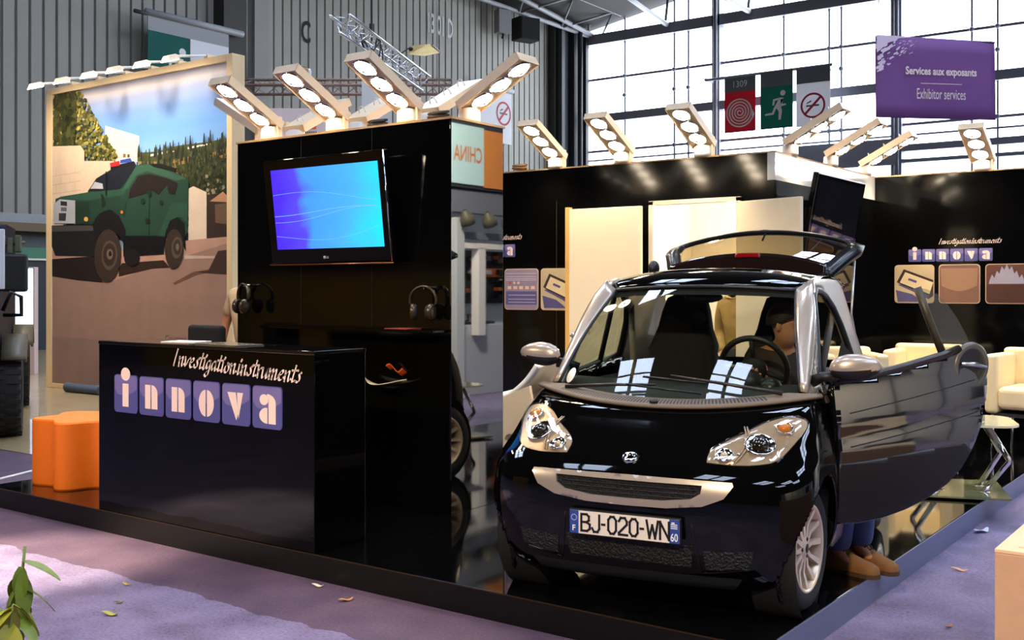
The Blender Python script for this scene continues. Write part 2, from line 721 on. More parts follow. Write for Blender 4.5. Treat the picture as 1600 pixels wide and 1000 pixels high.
struct(MB().box((XW, 21.3, 0), (XW + .5, 22.42, 16)).build('column_steel', mat('brown_black_steel', (42, 38, 36), .6, noise=.2)))
struct(MB().box((XW, 22.46, 0), (XW + .55, 23.05, 16)).build('column_concrete', concrete))
mb = MB()
mb.box((XW, 39.6, 0), (XW + .35, 42.0, 13.4))
for yy in (39.9, 40.9, 41.9):
    mb.box((XW + .3, yy - .12, 0), (XW + .62, yy + .12, 13.4))
mb.cyl((XW + .8, 41.0, 0), (XW + .8, 41.0, 13.3), .11, 12)
struct(mb.build('column_corner', dark_steel))

# glazed end wall
pane = mat('daylight_glazing', (240, 245, 250), .2, emit=(232, 243, 255), estr=4.5)
win = struct(MB().box((XW, YW + .25, 5.6), (14, YW + .3, 18)).build('window_1', pane))
mull = mat('grey_mullion_paint', (128, 130, 144), .5, noise=.08)
mb = MB()
for z, h, d in ((12.97, .46, .5), (9.35, .36, .4)):
    mb.box((XW, YW - d / 2, z - h / 2), (14, YW + d / 2, z + h / 2))
for z, h in ((11.16, .10), (7.86, .10), (7.45, .07), (14.7, .1), (16.3, .1)):
    mb.box((XW, YW - .05, z - h / 2), (14, YW + .05, z + h / 2))
for x, w in ((-19.985, .34), (-12.46, .40), (-5.0, .36), (2.5, .36), (9.6, .36)):
    mb.box((x - w / 2, YW - .25, 5.6), (x + w / 2, YW + .2, 17.5))
    mb.cyl((x + .06, YW - .4, 5.6), (x + .06, YW - .4, 17.5), .09, 10)
for x in (-26.85, -24.54, -22.05, -21.37, -17.05, -15.15, -14.66, -9.77, -8.88, -7.3, -2.6, -1.2, .4, 5, 6.5, 12):
    w = .07
    mb.box((x - w / 2, YW - .04, 5.6), (x + w / 2, YW + .04, 17.5))
    for z in (7.86, 11.16, 9.35, 10.3):
        mb.ball((x, YW - .06, z), .1, 8)
mb.box((-16.6, YW - .5, 6.3), (-12.4, YW - .2, 7.3))
for z, h in ((6.95, .26), (6.45, .14)):
    mb.box((-12.4, YW - .2, z - h / 2), (14, YW + .1, z + h / 2))
mb.build('window_frame', mull, win)
struct(MB().box((XW, YW - .1, 0), (14, YW + .4, 5.75)).build('wall_back', mat('grey_hall_wall', (70, 70, 76), .7, noise=.1)))
struct(MB().box((14, YW - .1, 0), (26, YW + .4, 18)).build('wall_back_solid', mat('grey_hall_wall', (70, 70, 76), .7)))
struct(MB().box((25.5, -26, 0), (26, YW, 18)).build('wall_right', mat('dark_hall_wall', (50, 50, 55), .8, noise=.1)))
struct(MB().box((-30, -26, 0), (26, -25.6, 18)).build('wall_front', mat('dark_hall_wall', (50, 50, 55), .8)))
struct(MB().box((XW - .6, -26, 0), (XW - .3, 4, 18)).build('wall_left_near', mat('dark_hall_wall', (50, 50, 55), .8)))

# roof: two slopes, dark underside, with skylights let into it
roofm = mat('dark_roof_deck', (46, 40, 38), .8, noise=.2, nscale=.5)


def roof_z(x):
    return 13.42 + .165 * (min(x, -1) + 27) - .165 * max(0, x + 1)


mb = MB()
xs = [-28, -1, 26]
mb.add([(x, yy, roof_z(x)) for x in xs for yy in (-26, 42.4)] + [(x, yy, roof_z(x) + .3) for x in xs for yy in (-26, 42.4)],
       [(0, 1, 3, 2), (2, 3, 5, 4), (6, 8, 9, 7), (8, 10, 11, 9)])
struct(mb.build('ceiling', roofm))
sky_m = mat('skylight_pane', (235, 242, 250), .3, emit=(208, 225, 255), estr=11)
n = 2
for (x, yy) in ((-9.7, -1.0), (-10.5, 11.6), (-2.8, -.9), (-4.2, 14), (4.6, -.8), (1.5, 15), (10, 4), (8, 13), (-19, 8), (-19, 20), (13.5, -2), (13.5, 8)):
    a = math.atan(.165) * (1 if x < -1 else -1)
    M = T(x, yy, roof_z(x) - .06) @ RY(-a)
    o = struct(MB().box((-1.5, -2.4, 0), (1.5, 2.4, .04), 0, M).build('window_%d' % n, sky_m))
    mb = MB()
    for xx in (-1.5, -.08, 1.5):
        w = .30 if xx == -.08 else .14
        mb.box((xx - w / 2, -2.5, -.12), (xx + w / 2, 2.5, 0), 0, M)
    for q in (-2.4, -.8, .8, 2.4):
        mb.box((-1.6, q - .06, -.12), (1.6, q + .06, 0), 0, M)
    mb.build('window_frame', dark_steel, o)
    n += 1

# roof steelwork near the corner
pipe_m = mat('grey_steel_pipe', (122, 122, 126), .5, noise=.1)
mb = MB()
mb.tube([(-26.3, 8, 13.05), (-26.3, 41.9, 13.15)], .10, 8)
mb.tube([(-24.6, 8, 13.9), (-24.6, 41.9, 13.9)], .09, 8)
k = 0
yy = 14.0
while yy < 41:
    a = (-26.3, yy, 13.1)
    b = (-24.6, yy + 1.6, 13.85)
    mb.tube([a, b], .05, 6)
    mb.tube([b, (-26.3, yy + 3.2, 13.1)], .05, 6)
    yy += 3.2
truss = struct(mb.build('beam_roof_lattice', pipe_m))
for i, (p, q) in enumerate((((-26.16, 41.9, 13.2), (-25.3, 31, 13.62)), ((-22.28, 41.9, 13.1), (-19.2, 30.5, 12.3)), ((-18.46, 41.9, 13.1), (-15.2, 30.5, 11.2)))):
    mb = MB()
    mb.tube([p, q], .11, 8)
    d = Vector(q) - Vector(p)
    m1 = Vector(p) + d * .03
    mb.tube([m1, (m1.x + .15, m1.y, m1.z + 1.2)], .06, 6)
    struct(mb.build('beam_brace', pipe_m))
# ------------------------------------------------------------------ stand platform and walls
SX0, SX1, SY0, SY1 = -7.815, -1.752, 4.12, 11.16
st = thing('stage_platform', 'low black glossy stage floor the car, counter and sofas stand on', 'platform', (SX1, SY0, 0))
mb = MB().box((SX0 - SX1, 0, S - .02), (0, SY1 - SY0, S))
mb.build('deck', black_floor, st, bevel=.003)
MB().box((SX0 - SX1 + .01, .012, 0), (-.012, SY1 - SY0 - .01, S - .02)).build('core', black_matte, st)
MB().box((SX0 - SX1, -.004, 0), (0, .01, S - .004)).build('front_fascia', black_vinyl, st)
tag(MB().box((-.01, 0, 0), (.006, SY1 - SY0, S - .004)).build('side_fascia', mat('daylight_tint_fascia', (92, 102, 132), .28, noise=.15, nscale=3), st), 'side fascia tinted with reflected daylight')  # bluish daylight reflection is put into this side's colour
MB().box((SX0 - SX1 - .004, 0, 0), (SX0 - SX1 + .008, SY1 - SY0, S - .004)).build('side_fascia', black_vinyl, st)
tag(MB().box((SX0 - SX1, -.006, S - .006), (.006, -.0005, S - .0005)).build('edge_strip', mat('bronze_edge_strip', (70, 52, 30), .35, metal=.6, noise=.1), st), 'thin bronze edge strip')

# counter
ct = thing('reception_counter', 'glossy black counter with cream script and six violet letter tiles on its front', 'counter', (-5.38, SY0, S))
cw = 1.02
MB().box((-cw, .0, 0), (cw, .40, 1.09)).build('body', black_gloss, ct, bevel=.004)
MB().box((-cw - .002, -.003, 1.09), (cw + .002, .403, 1.112)).build('top', mat('black_gloss_top', (16, 15, 14), .06, noise=.2), ct, bevel=.003)
mb = MB()
brush_mb(mb, 'Investigation instruments', -.235, .985, 1.17, .062, drop=.055, y=-.003)
mb.build('script_lettering', lettering, ct)
innova(ct, -6.217 + 5.38, .798 - S, .25, .243, .0205, -.006)

# kiosk
ks = thing('display_kiosk', 'tall black glossy kiosk carrying the screen, headphones and spotlights', 'kiosk', (-5.46, 5.36, S))
kw, kd, kh = 1.05, .56, 2.553
MB().box((-kw, 0, 0), (kw - .012, kd, kh)).build('body', black_wall, ks, bevel=.003)
tag(MB().box((kw - .012, 0, 0), (kw, kd, kh)).build('side_panel', black_mirror, ks, bevel=.002), 'mirror black side panel')
MB().box((-kw - .01, -.008, kh), (kw + .01, kd + .01, kh + .014)).build('top_edge', mat('raw_timber_edge', (190, 150, 100), .7, noise=.2), ks)
MB().box((-.62, -.15, 1.172), (kw - .03, 0, 1.19)).build('ledge', black_gloss, ks, bevel=.003)
M3 = MB()
for x in (-.35, .35):
    M3.box((x - .002, -.0015, 1.2), (x + .002, 0, kh))
M3.build('panel_seam', black_matte, ks)

# television on the kiosk, leaning forward


def tv_screen_mat():
    m = bpy.data.materials.new('blue_desktop_screen')
    m.use_nodes = True
    nt = m.node_tree
    b = nt.nodes['Principled BSDF']
    b.inputs['Base Color'].default_value = (0, 0, 0, 1)
    b.inputs['Roughness'].default_value = .15
    tc = nt.nodes.new('ShaderNodeTexCoord')
    sep = nt.nodes.new('ShaderNodeSeparateXYZ')
    nt.links.new(tc.outputs['Generated'], sep.inputs[0])
    nz = nt.nodes.new('ShaderNodeTexNoise')
    nz.inputs['Scale'].default_value = 2.2
    nz.inputs['Detail'].default_value = 2
    nt.links.new(tc.outputs['Generated'], nz.inputs['Vector'])
    ad = nt.nodes.new('ShaderNodeMath')
    ad.operation = 'MULTIPLY_ADD'
    ad.inputs[1].default_value = .75
    nt.links.new(sep.outputs['X'], ad.inputs[0])
    mu = nt.nodes.new('ShaderNodeMath')
    mu.operation = 'MULTIPLY'
    mu.inputs[1].default_value = .32
    nt.links.new(nz.outputs['Fac'], mu.inputs[0])
    nt.links.new(mu.outputs[0], ad.inputs[2])
    cr = nt.nodes.new('ShaderNodeValToRGB')
    e = cr.color_ramp.elements
    e[0].position = .18
    e[0].color = rgb(62, 36, 225)
    e[1].position = .95
    e[1].color = rgb(20, 190, 250)
    q = e.new(.36)
    q.color = rgb(72, 60, 240)
    q = e.new(.43)
    q.color = rgb(58, 128, 252)
    q = e.new(.72)
    q.color = rgb(60, 150, 252)
    nt.links.new(ad.outputs[0], cr.inputs[0])
    nt.links.new(cr.outputs[0], b.inputs['Emission Color'])
    b.inputs['Emission Strength'].default_value = 1.0
    return m


tv = thing('television', 'flat television with a lit blue wave picture on the front of the kiosk', 'television', (-5.405, 5.20, 2.145))
tv.rotation_euler = (R(7), 0, 0)
mb = MB()
mb.box((-.59, 0, -.375), (.59, .05, .365))
tvb = mb.build('casing', mat('piano_black', (8, 8, 9), .06, spec=.2, noise=.1), tv, bevel=.012, seg=3)
scr = MB().box((-.505, -.004, -.272), (.53, 0, .292)).build('screen', tv_screen_mat(), tv)
mb = MB()
for (z0, amp, ph, w) in ((-.03, .035, 5.6, .0018), (-.065, .06, 5.2, .0014), (-.17, .06, 3.6, .0012), (.10, .05, 1.2, .0012)):
    top = [(-.5 + 1.0 * i / 30, z0 + amp * math.sin(ph + 3.2 * i / 30) * (i / 30 + .3)) for i in range(31)]
    mb.add([(x, -.0055, z - w) for x, z in top] + [(x, -.0055, z + w) for x, z in top], [(i, i + 1, i + 32, i + 31) for i in range(30)])
mb.build('light_streaks', mat('screen_streak', (0, 0, 0), .3, emit=(110, 165, 255), estr=.9), scr)
mb = MB()
mb.tube([(-.6, -.003, -.382), (.6, -.003, -.382)], .006, 8)
mb.build('bottom_trim', mat('copper_trim', (150, 90, 45), .3, metal=.8, noise=.1), tv)
mb = MB()
mb.cyl((-.04, -.002, -.335), (-.04, 0, -.335), .011, 14)
text_mb(mb, 'LG', -.024, -.343, h=.016, y=-.002, bold=.02)
mb.build('badge', mat('pale_badge', (200, 200, 205), .4, noise=.02), tv)
MB().tube([(.59, -.004, -.37), (.59, -.004, .36)], .005, 8).build('side_trim', chrome, tv)
MB().box((-.2, .05, -.2), (.2, .13, .2)).build('wall_bracket', black_plastic, tv)


# headphones hung on pegs
def headphones(loc, label, rot=0):
    h = thing('headphones', label, 'headphones', loc, rot, 'headphones hung on the kiosk')
    a = [(.09 * math.cos(R(t)), 0, .09 * math.sin(R(t))) for t in range(-20, 201, 10)]
    mb = MB()
    for i in range(len(a) - 1):
        pass
    mb.tube([(p[0], p[1], p[2] + .02) for p in a], .009, 8, M=SC(1, 1.9, 1))
    mb.build('headband', mat('bronze_sheen_plastic', (52, 42, 26), .25, noise=.2), h)
    for sx in (-1, 1):
        mb = MB()
        mb.lathe([(.0, -.022), (.036, -.02), (.045, -.006), (.043, .012), (.03, .02), (0, .02)], 18, 0,
                 T(sx * .062, -.02, -.055) @ RZ(sx * R(25)) @ RX(R(90)) @ RY(sx * R(50)) @ SC(1, 1.25, 1))
        c = mb.build('ear_cup', mat('bronze_sheen_plastic', (52, 42, 26), .25), h)
        mb = MB()
        mb.lathe([(.018, 0), (.034, -.012), (.04, 0), (.034, .012), (.018, .01)], 16, 0,
                 T(sx * .045, -.02, -.055) @ RZ(sx * R(25)) @ RX(R(90)) @ RY(sx * R(50)) @ SC(1, 1.25, 1))
        mb.build('ear_pad', black_matte, c)
    mb = MB()
    mb.cyl((0, .0, .1), (0, .09, .1), .01, 8)
    mb.build('hanging_peg', chrome, h)
    return h


headphones((-6.33, 5.27, 1.52), 'bronze black headphones hung at the left end of the kiosk', R(-15))
headphones((-4.57, 5.27, 1.50), 'bronze black headphones hung at the right end of the kiosk', R(20))

# leaflets and kiosk reflections
lf = MB()
lf.box((-.10, -.07, 0), (.10, .07, .004))
tag(lf.build('leaflet', mat('red_leaflet', (170, 70, 50), .5, noise=.35, nscale=20)), 'small red and white leaflet lying on the kiosk ledge', 'leaflet')
bpy.data.objects['leaflet'].location = (-4.76, 5.285, S + 1.1915)
cr_ = thing('mirrored_brochure', 'cream curve modelled after a reflection in the kiosk face below its ledge', 'mirrored_brochure', (-4.92, 5.31, .99))  # reflection in the kiosk face, built as a solid page
mb = MB()
mb.grid(lambda u, v: (-.19 + .38 * u, -.02 - .10 * math.sin(PI * u) * v, -.05 * math.sin(PI * u) * (1 - .4 * u) - .0 * v + .012 * v), 16, 4)
mb.build('mirrored_page', mat('cream_reflection', (215, 195, 150), .6, noise=.08), cr_, sol=.004)
MB().box((-.05, -.03, -.065), (.05, .051, -.055)).build('added_holder', black_plastic, cr_)
fl = MB()
fl.grid(lambda u, v: (-.075 + .15 * u, -.03 - .05 * v, .02 * math.sin(2.2 * PI * u) + .035 * v - .02 * u), 12, 4)
f_o = tag(fl.build('mirrored_flyer', mat('orange_reflection', (215, 85, 25), .5, noise=.4, nscale=25), sol=.003), 'orange curl modelled after a reflection just above the cream one on the kiosk', 'mirrored_flyer')  # another kiosk reflection, built as a solid orange sheet
f_o.location = (-4.86, 5.388, 1.045)

# papers and a case on the counter
o = tag(MB().box((-.13, -.09, 0), (.13, .09, .004)).build('paper_sheet', mat('white_paper', (250, 246, 235), .6, noise=.03), None), 'bright white paper sheet lying flat on the counter top', 'paper')
o.location = (-5.80, 4.36, 1.2525)
o.rotation_euler.z = R(12)
o = tag(MB().box((-.22, -.10, 0), (.22, .10, .006)).build('magazine', mat('glossy_magazine', (120, 112, 98), .15, noise=.5, nscale=9), bevel=.001), 'glossy grey magazine lying right of the white sheet on the counter', 'magazine')
o.location = (-5.30, 4.30, 1.2525)
o.rotation_euler.z = R(-6)
lap = thing('office_chair', 'black office chair whose back rises behind the counter left end', 'chair', (-6.42, 5.0, S))
soft_box(lap, 'backrest', (-.19, -.03, .80), (.19, .04, 1.19), mat('black_fabric', (12, 12, 13), .9, noise=.2), .03)
soft_box(lap, 'seat', (-.22, -.42, .44), (.22, .02, .52), mat('black_fabric', (12, 12, 13), .9), .03)
MB().tube([(0, .06, .85), (0, .09, .6), (0, 0, .44), (0, -.2, .42)], .018, 8).build('back_bar', dark_steel, lap)
MB().cyl((0, -.2, .05), (0, -.2, .44), .025, 12).build('column', chrome, lap)
for k in range(5):
    a = 2 * PI * k / 5
    MB().tube([(0, -.2, .10), (.27 * math.cos(a), -.2 + .27 * math.sin(a), .04)], [.022, .016], 8).build('base_leg', black_plastic, lap)
    MB().lathe([(0, -.012), (.03, -.012), (.03, .012), (0, .012)], 12, 0, T(.27 * math.cos(a), -.2 + .27 * math.sin(a), .03) @ RX(R(90))).build('castor', black_plastic, lap)

# back walls of the stand
BW, BT = 8.5, 2.73
mb = MB()
for a, b, z0, z1 in ((SX0, -4.65, S, BT), (-4.65, -3.846, 2.35, BT), (-3.846, -3.52, S, BT)):
    mb.box((a, BW, z0), (b, BW + .06, z1))
w1 = struct(mb.build('wall_stand_back', black_wall))
mb = MB()
mb.box((-3.58, BW + .06, S), (-3.52, 11.1, BT - .23))
ws = struct(mb.build('wall_stand_side', mat('black_side_laminate', (7, 7, 7), .05, ior=1.7, noise=.2)))
tag(MB().box((-3.58, BW - .004, BT - .23), (-3.512, 11.1, BT)).build('header_band', mat('pale_header_band', (206, 205, 198), .12, noise=.05, coat=.5), ws), 'pale glossy band along the wall top')
struct(MB().box((-3.52, 11.1, S), (SX1, 11.16, BT)).build('wall_stand_right', black_wall))
mb = MB()
mb.box((SX0 + .0, 11.0, S), (-3.6, 11.06, BT))
mb.box((-5.6, BW + .06, S), (-5.54, 11, BT))
struct(mb.build('wall_storeroom', white_paint))
struct(MB().box((-3.60, BW + .065, S), (-3.585, 11, BT)).build('wall_storeroom_right', white_paint))
tm = mat('raw_timber_edge', (190, 150, 100), .7)
mb = MB()
mb.box((SX0, BW - .005, BT), (-3.515, BW + .07, BT + .012))
mb.box((-3.585, BW, BT), (-3.51, 11.1, BT + .012))
mb.box((-3.52, 11.09, BT), (SX1, 11.165, BT + .012))
struct(mb.build('trim_3', tm))
mb = MB()
mb.box((-5.70, BW - .002, S), (-5.695, BW, BT - .3))
struct(mb.build('trim_4', mat('dark_brass_seam', (60, 50, 30), .4, noise=.1)))
doorm = mat('cream_door', (245, 228, 196), .4, noise=.03)
# opening frame, two leaves
mb = MB()
mb.box((-4.69, BW - .03, S), (-4.645, BW + .08, 2.37))
mb.box((-3.85, BW - .03, S), (-3.81, BW + .08, 2.37))
mb.box((-4.69, BW - .03, 2.34), (-3.81, BW + .08, 2.375))
struct(mb.build('door_1_frame', doorm))


def leaf(name, w, hinge, ang, flip, seam=False):
    """door leaf from hinge, extending along +x (or -x when flip) turned by ang"""
    d = bpy.data.objects.new(name, None)
    col.objects.link(d)
    d.location = hinge
    d.rotation_euler.z = ang
    struct(d)
    s = -1 if flip else 1
    a, b = sorted((0, s * w))
    MB().box((a, -.02, .005), (b, .02, 2.19)).build('leaf', doorm, d, bevel=.004)
    h = MB()
    h.tube([(s * (w - .05), -.02, 1.02), (s * (w - .05), -.07, 1.02), (s * (w - .16), -.07, 1.02)], .009, 8)
    h.lathe([(0, 0), (.025, 0), (.025, .006), (0, .006)], 14, 0, T(s * (w - .05), -.02, 1.02) @ RX(R(90)))
    h.build('handle', chrome, d)
    return d


d1 = leaf('door_1', .76, (-4.72, BW - .10, S), 0, True)
MB().box((-.80, -.022, 0), (-.755, .03, 2.21)).build('edge_post', mat('orange_lit_edge', (228, 176, 98), .5, noise=.1), d1)  # orange lamplight is put into the post's colour
mb = MB()
mb.box((-.62, -.0225, 1.09), (-.50, -.0205, 1.15))
mb.box((-.62, -.0225, 1.04), (-.53, -.0205, 1.07))
mb.build('notice_print', mat('faded_notice', (190, 170, 150), .6, noise=.2), d1)
d2 = leaf('door_2', .66, (-3.83, BW - .03, S), R(-17), False)


# wall pictures
def picture(loc, label, kind, w=.385, group='rounded pictures on the stand walls'):
    p = thing('wall_picture', label, 'picture', loc, 0, group)
    fm = mat('pale_picture_rim', (205, 178, 150), .5, noise=.05)
    MB().prism(rrect(-w / 2, -w / 2, w / 2, w / 2, .035), -.012, 0).build('panel', fm, p)
    base = {'tablet': (198, 178, 140), 'plain': (128, 92, 78), 'splash': (104, 66, 52), 'screen': (150, 130, 150)}[kind]
    q = w / 2 - .008
    mb = MB()
    mb.prism(rrect(-q, -q, q, q, .03), -.014, -.012, 0)
    ms = [mat('print_' + kind, base, .4, noise=.25, nscale=4)]
    if kind == 'tablet':
        ms += [mat('print_dark_frame', (58, 42, 40), .4, noise=.1), mat('print_cream', (228, 205, 160), .4, noise=.1), mat('print_blue', (90, 84, 130), .4, noise=.2)]
        mb.flat([(-.17, .02), (-.10, .15), (.185, .04), (.185, -.12), (.14, -.15)], -.0145, 1)
        mb.flat([(-.14, .015), (-.085, .12), (.185, .015), (.15, -.10)], -.015, 2)
        mb.flat([(-.14, .0), (.15, -.115), (.14, -.14), (-.155, -.01)], -.015, 3)
        mb.flat([(-.18, -.06), (-.02, -.10), (.1, -.18), (-.16, -.18)], -.0145, 3)
        mb.flat([(-.05, .06), (.03, .03), (.02, .01), (-.06, .04)], -.0155, 3)
    elif kind == 'plain':
        ms += [mat('print_light_arc', (160, 122, 98), .4, noise=.1)]
        mb.flat([(-q + .01, q - .03)] + [(-q + .02 + (2 * q - .04) * i / 10, -.02 - .05 * math.sin(PI * i / 10)) for i in range(11)] + [(q - .01, q - .03)], -.0145, 1)
    elif kind == 'splash':
        ms += [mat('print_milk', (170, 165, 180), .4, noise=.2), mat('print_dark_liquid', (80, 50, 42), .4, noise=.2)]
        pts = [(-.16, .0)]
        rnd = random.Random(5)
        for i in range(15):
            x = -.155 + .31 * i / 14
            pts.append((x, (.03 + .12 * math.exp(-((x) / .1) ** 2)) + (.04 if i % 2 else -.01)))
        pts += [(.16, .0)]
        mb.flat(pts, -.0145, 1)
        mb.flat([(-q + .005, -.01), (q - .005, -.01), (q - .005, -.16), (q - .03, -q + .005), (-q + .03, -q + .005), (-q + .005, -.16)], -.0145, 2)
    else:
        ms += [mat('print_streak', (196, 186, 205), .4, noise=.1), mat('print_button', (222, 190, 165), .4, noise=.1), mat('print_blue', (90, 84, 130), .4), mat('print_red', (190, 80, 60), .4, noise=.1)]
        mb.flat([(-q + .01, -.02), (q - .005, -.02), (q - .005, -.15), (-q + .01, -.15)], -.0145, 3)
        for i, z in enumerate((.15, .12, .10, .085)):
            mb.box((-q + .01, -.0147, z), (q - .01, -.0142, z + .006), 1)
        for z in (-.06, -.10, -.13):
            mb.box((-q + .04, -.015, z), (q - .02, -.0147, z + .006), 1)
        for i in range(5):
            mb.box((-.16 + i * .07, -.0150, .0), (-.115 + i * .07, -.0147, .03), 2)
        for i in range(3):
            mb.flat(arc(-.13 + i * .05, .062, .014, .014, 0, 360, 12), -.015, 4 if i == 0 else 2)
    mb.build('print', ms, p, fix=False)
    return p


picture((-3.118, 11.1, 1.640), 'rounded picture of a tablet computer, first from the corner on the right wall', 'tablet')
picture((-2.688, 11.1, 1.640), 'plain brown rounded picture between the tablet and the splash pictures', 'plain')
picture((-2.255, 11.1, 1.640), 'rounded picture of a white crown splash at the right edge of the photo', 'splash')
picture((-6.105, 8.5, 1.588), 'rounded violet screen picture beside the kiosk edge on the back wall', 'screen', .40)
picture((-5.672, 8.5, 1.588), 'rounded tablet picture left of the white open door on the back wall', 'tablet', .40)


def logo_sign(loc, label, w):
    g = thing('logo_sign', label, 'sign', loc, 0, 'logo signs on the stand walls')
    tw = w / 6.42
    for i, ch in enumerate('innova'):
        logo_tile(g, ch, -w / 2 + i * tw * 1.07, -tw * .5, tw, tw, -.006)
    mb = MB()
    brush_mb(mb, 'Investigation instruments', -w * .14, tw * .88, w * .74, tw * .26, drop=.0, y=-.002)
    mb.build('script_lettering', lettering, g)
    return g


logo_sign((-2.775, 11.1, 1.925), 'small violet letter tile sign with script above the right wall pictures', .80)
logo_sign((-6.575, 8.5, 1.966), 'letter tile sign half hidden behind the kiosk on the back wall', .80)

# second television, on the side wall
tv2 = thing('television', 'dark switched off television hung tilted on the side wall behind the car', 'television', (-3.355, 9.52, 2.23), R(90))
tv2.rotation_euler = (R(10.5), 0, R(90))
MB().box((-.62, 0, -.36), (.62, .05, .36)).build('casing', mat('piano_black', (8, 8, 9), .06), tv2, bevel=.012)
MB().box((-.575, -.004, -.31), (.575, 0, .32)).build('screen', mat('dark_screen', (22, 24, 30), .05, noise=.1, ior=1.7), tv2)
MB().box((-.15, .05, -.08), (.15, .15, .08)).build('wall_bracket', black_plastic, tv2)
# ------------------------------------------------------------------ stand spotlights
def make_spot():
    r = thing('spotlight_arm', 'x', 'spotlight', (0, 0, 0), 0, 'triple spotlights along the stand tops')
    mb = MB()
    mb.lathe([(0, 0), (.085, 0), (.088, .02), (.085, .085), (.06, .10), (0, .10)], 20, 0, SC(1, .75, 1))
    mb.build('base', white_plastic, r)
    mb = MB()
    mb.box((.075, -.02, 0), (.10, .02, .17))
    mb.build('post', cream_enamel, r, bevel=.004)
    a = math.atan2(.25, .46)
    H = T(0, .03, .125) @ RX(-a)     # head axis runs along -y, tipped up
    mb = MB()
    L, W, D = .57, .112, .055
    mb.box((-W, -L, .0), (W, 0, .006), 0, H)
    mb.box((-W, -L, -D), (-W + .006, 0, 0), 0, H)
    mb.box((W - .006, -L, -D), (W, 0, 0), 0, H)
    mb.box((-W, -L, -D), (W, -L + .006, 0), 0, H)
    mb.box((-W, -.006, -D), (W, 0, 0), 0, H)
    h = mb.build('head', cream_enamel, r)
    mb = MB()
    mb.box((-W + .006, -L + .006, -.040), (W - .006, -.006, -.034), 0, H)
    mb.build('inner_plate', mat('tan_reflector', (250, 222, 178), .35, noise=.1), h)
    for k in range(3):
        c = H @ T(0, -.135 - k * .172, -.046)
        mb = MB()
        mb.lathe([(.068, .01), (.072, -.012), (.078, -.014), (.082, -.010), (.084, .008)], 22, 0, c)
        mb.lathe([(.0, -.03), (.011, -.034), (.011, -.040), (0, -.040)], 10, 0, c)
        b = mb.build('lamp_ring', chrome, h)
        mb = MB()
        mb.lathe([(0.008, -.034), (.035, -.030), (.058, -.016), (.068, .0)], 22, 0, c)
        mb.build('lamp_face', lamp_glow, b)
        w = [(0.03 * math.cos(R(t)), 0, .05 * math.sin(R(t))) for t in range(0, 181, 20)]
        MB().tube(w, .0035, 6, 0, H @ T(0, -.10 - k * .175, .006)).build('cable_loop', white_plastic, h)
    return r


spot0 = make_spot()
spots = [
    (-6.22, 5.44, 0, 'triple spotlight over the screen, leftmost on the kiosk front'),
    (-5.53, 5.44, 0, 'triple spotlight over the screen, middle of the kiosk front'),
    (-4.85, 5.44, 0, 'large triple spotlight at the kiosk front, nearest the mirror panel'),
    (-6.20, 5.66, 180, 'rear spotlight behind the leftmost kiosk front spotlight'),
    (-5.54, 5.66, 180, 'rear spotlight behind the middle kiosk front spotlight'),
    (-4.86, 5.66, 180, 'rear spotlight rising behind the largest kiosk spotlight'),
    (-6.46, 5.60, -90, 'spotlight leaning left off the kiosk past the billboard edge'),
    (-4.50, 5.66, 90, 'spotlight reaching right from the kiosk above the reversed lettering'),
    (-5.72, 8.53, 0, 'triple spotlight on the back wall nearest the kiosk'),
    (-4.99, 8.53, 0, 'triple spotlight on the back wall above the white door leaf'),
    (-4.18, 8.53, 0, 'triple spotlight on the back wall left of the red flag'),
    (-3.55, 8.92, 90, 'spotlight leaning right under the no smoking flag, front of its row'),
    (-3.55, 9.92, 90, 'middle spotlight of the three leaning right on the side wall'),
    (-3.55, 10.9, 90, 'farthest spotlight of the three leaning right on the side wall'),
    (-2.48, 11.13, 0, 'glaring triple spotlight on the right wall below the purple sign'),
]
for i, (x, yy, a, lb) in enumerate(spots):
    o = spot0 if i == 0 else copy_tree(spot0)
    z = BT + .012 if yy > 8 else S + kh + .014
    o.location = (x, yy, z)
    o.rotation_euler.z = R(a)
    o['label'] = lb
    ax = Vector((math.sin(R(a)), -math.cos(R(a)), 0))
    p = Vector((x, yy, z)) + ax * .27 + Vector((0, 0, .20))
    tgt = p + ax * (.9 if yy < 8 else .25) + Vector((0, 0, -1.6))
    lamp('spot_beam', 'SPOT', p, 42 if yy < 8 else 90, WARM2, tgt, .06, 110, .9)

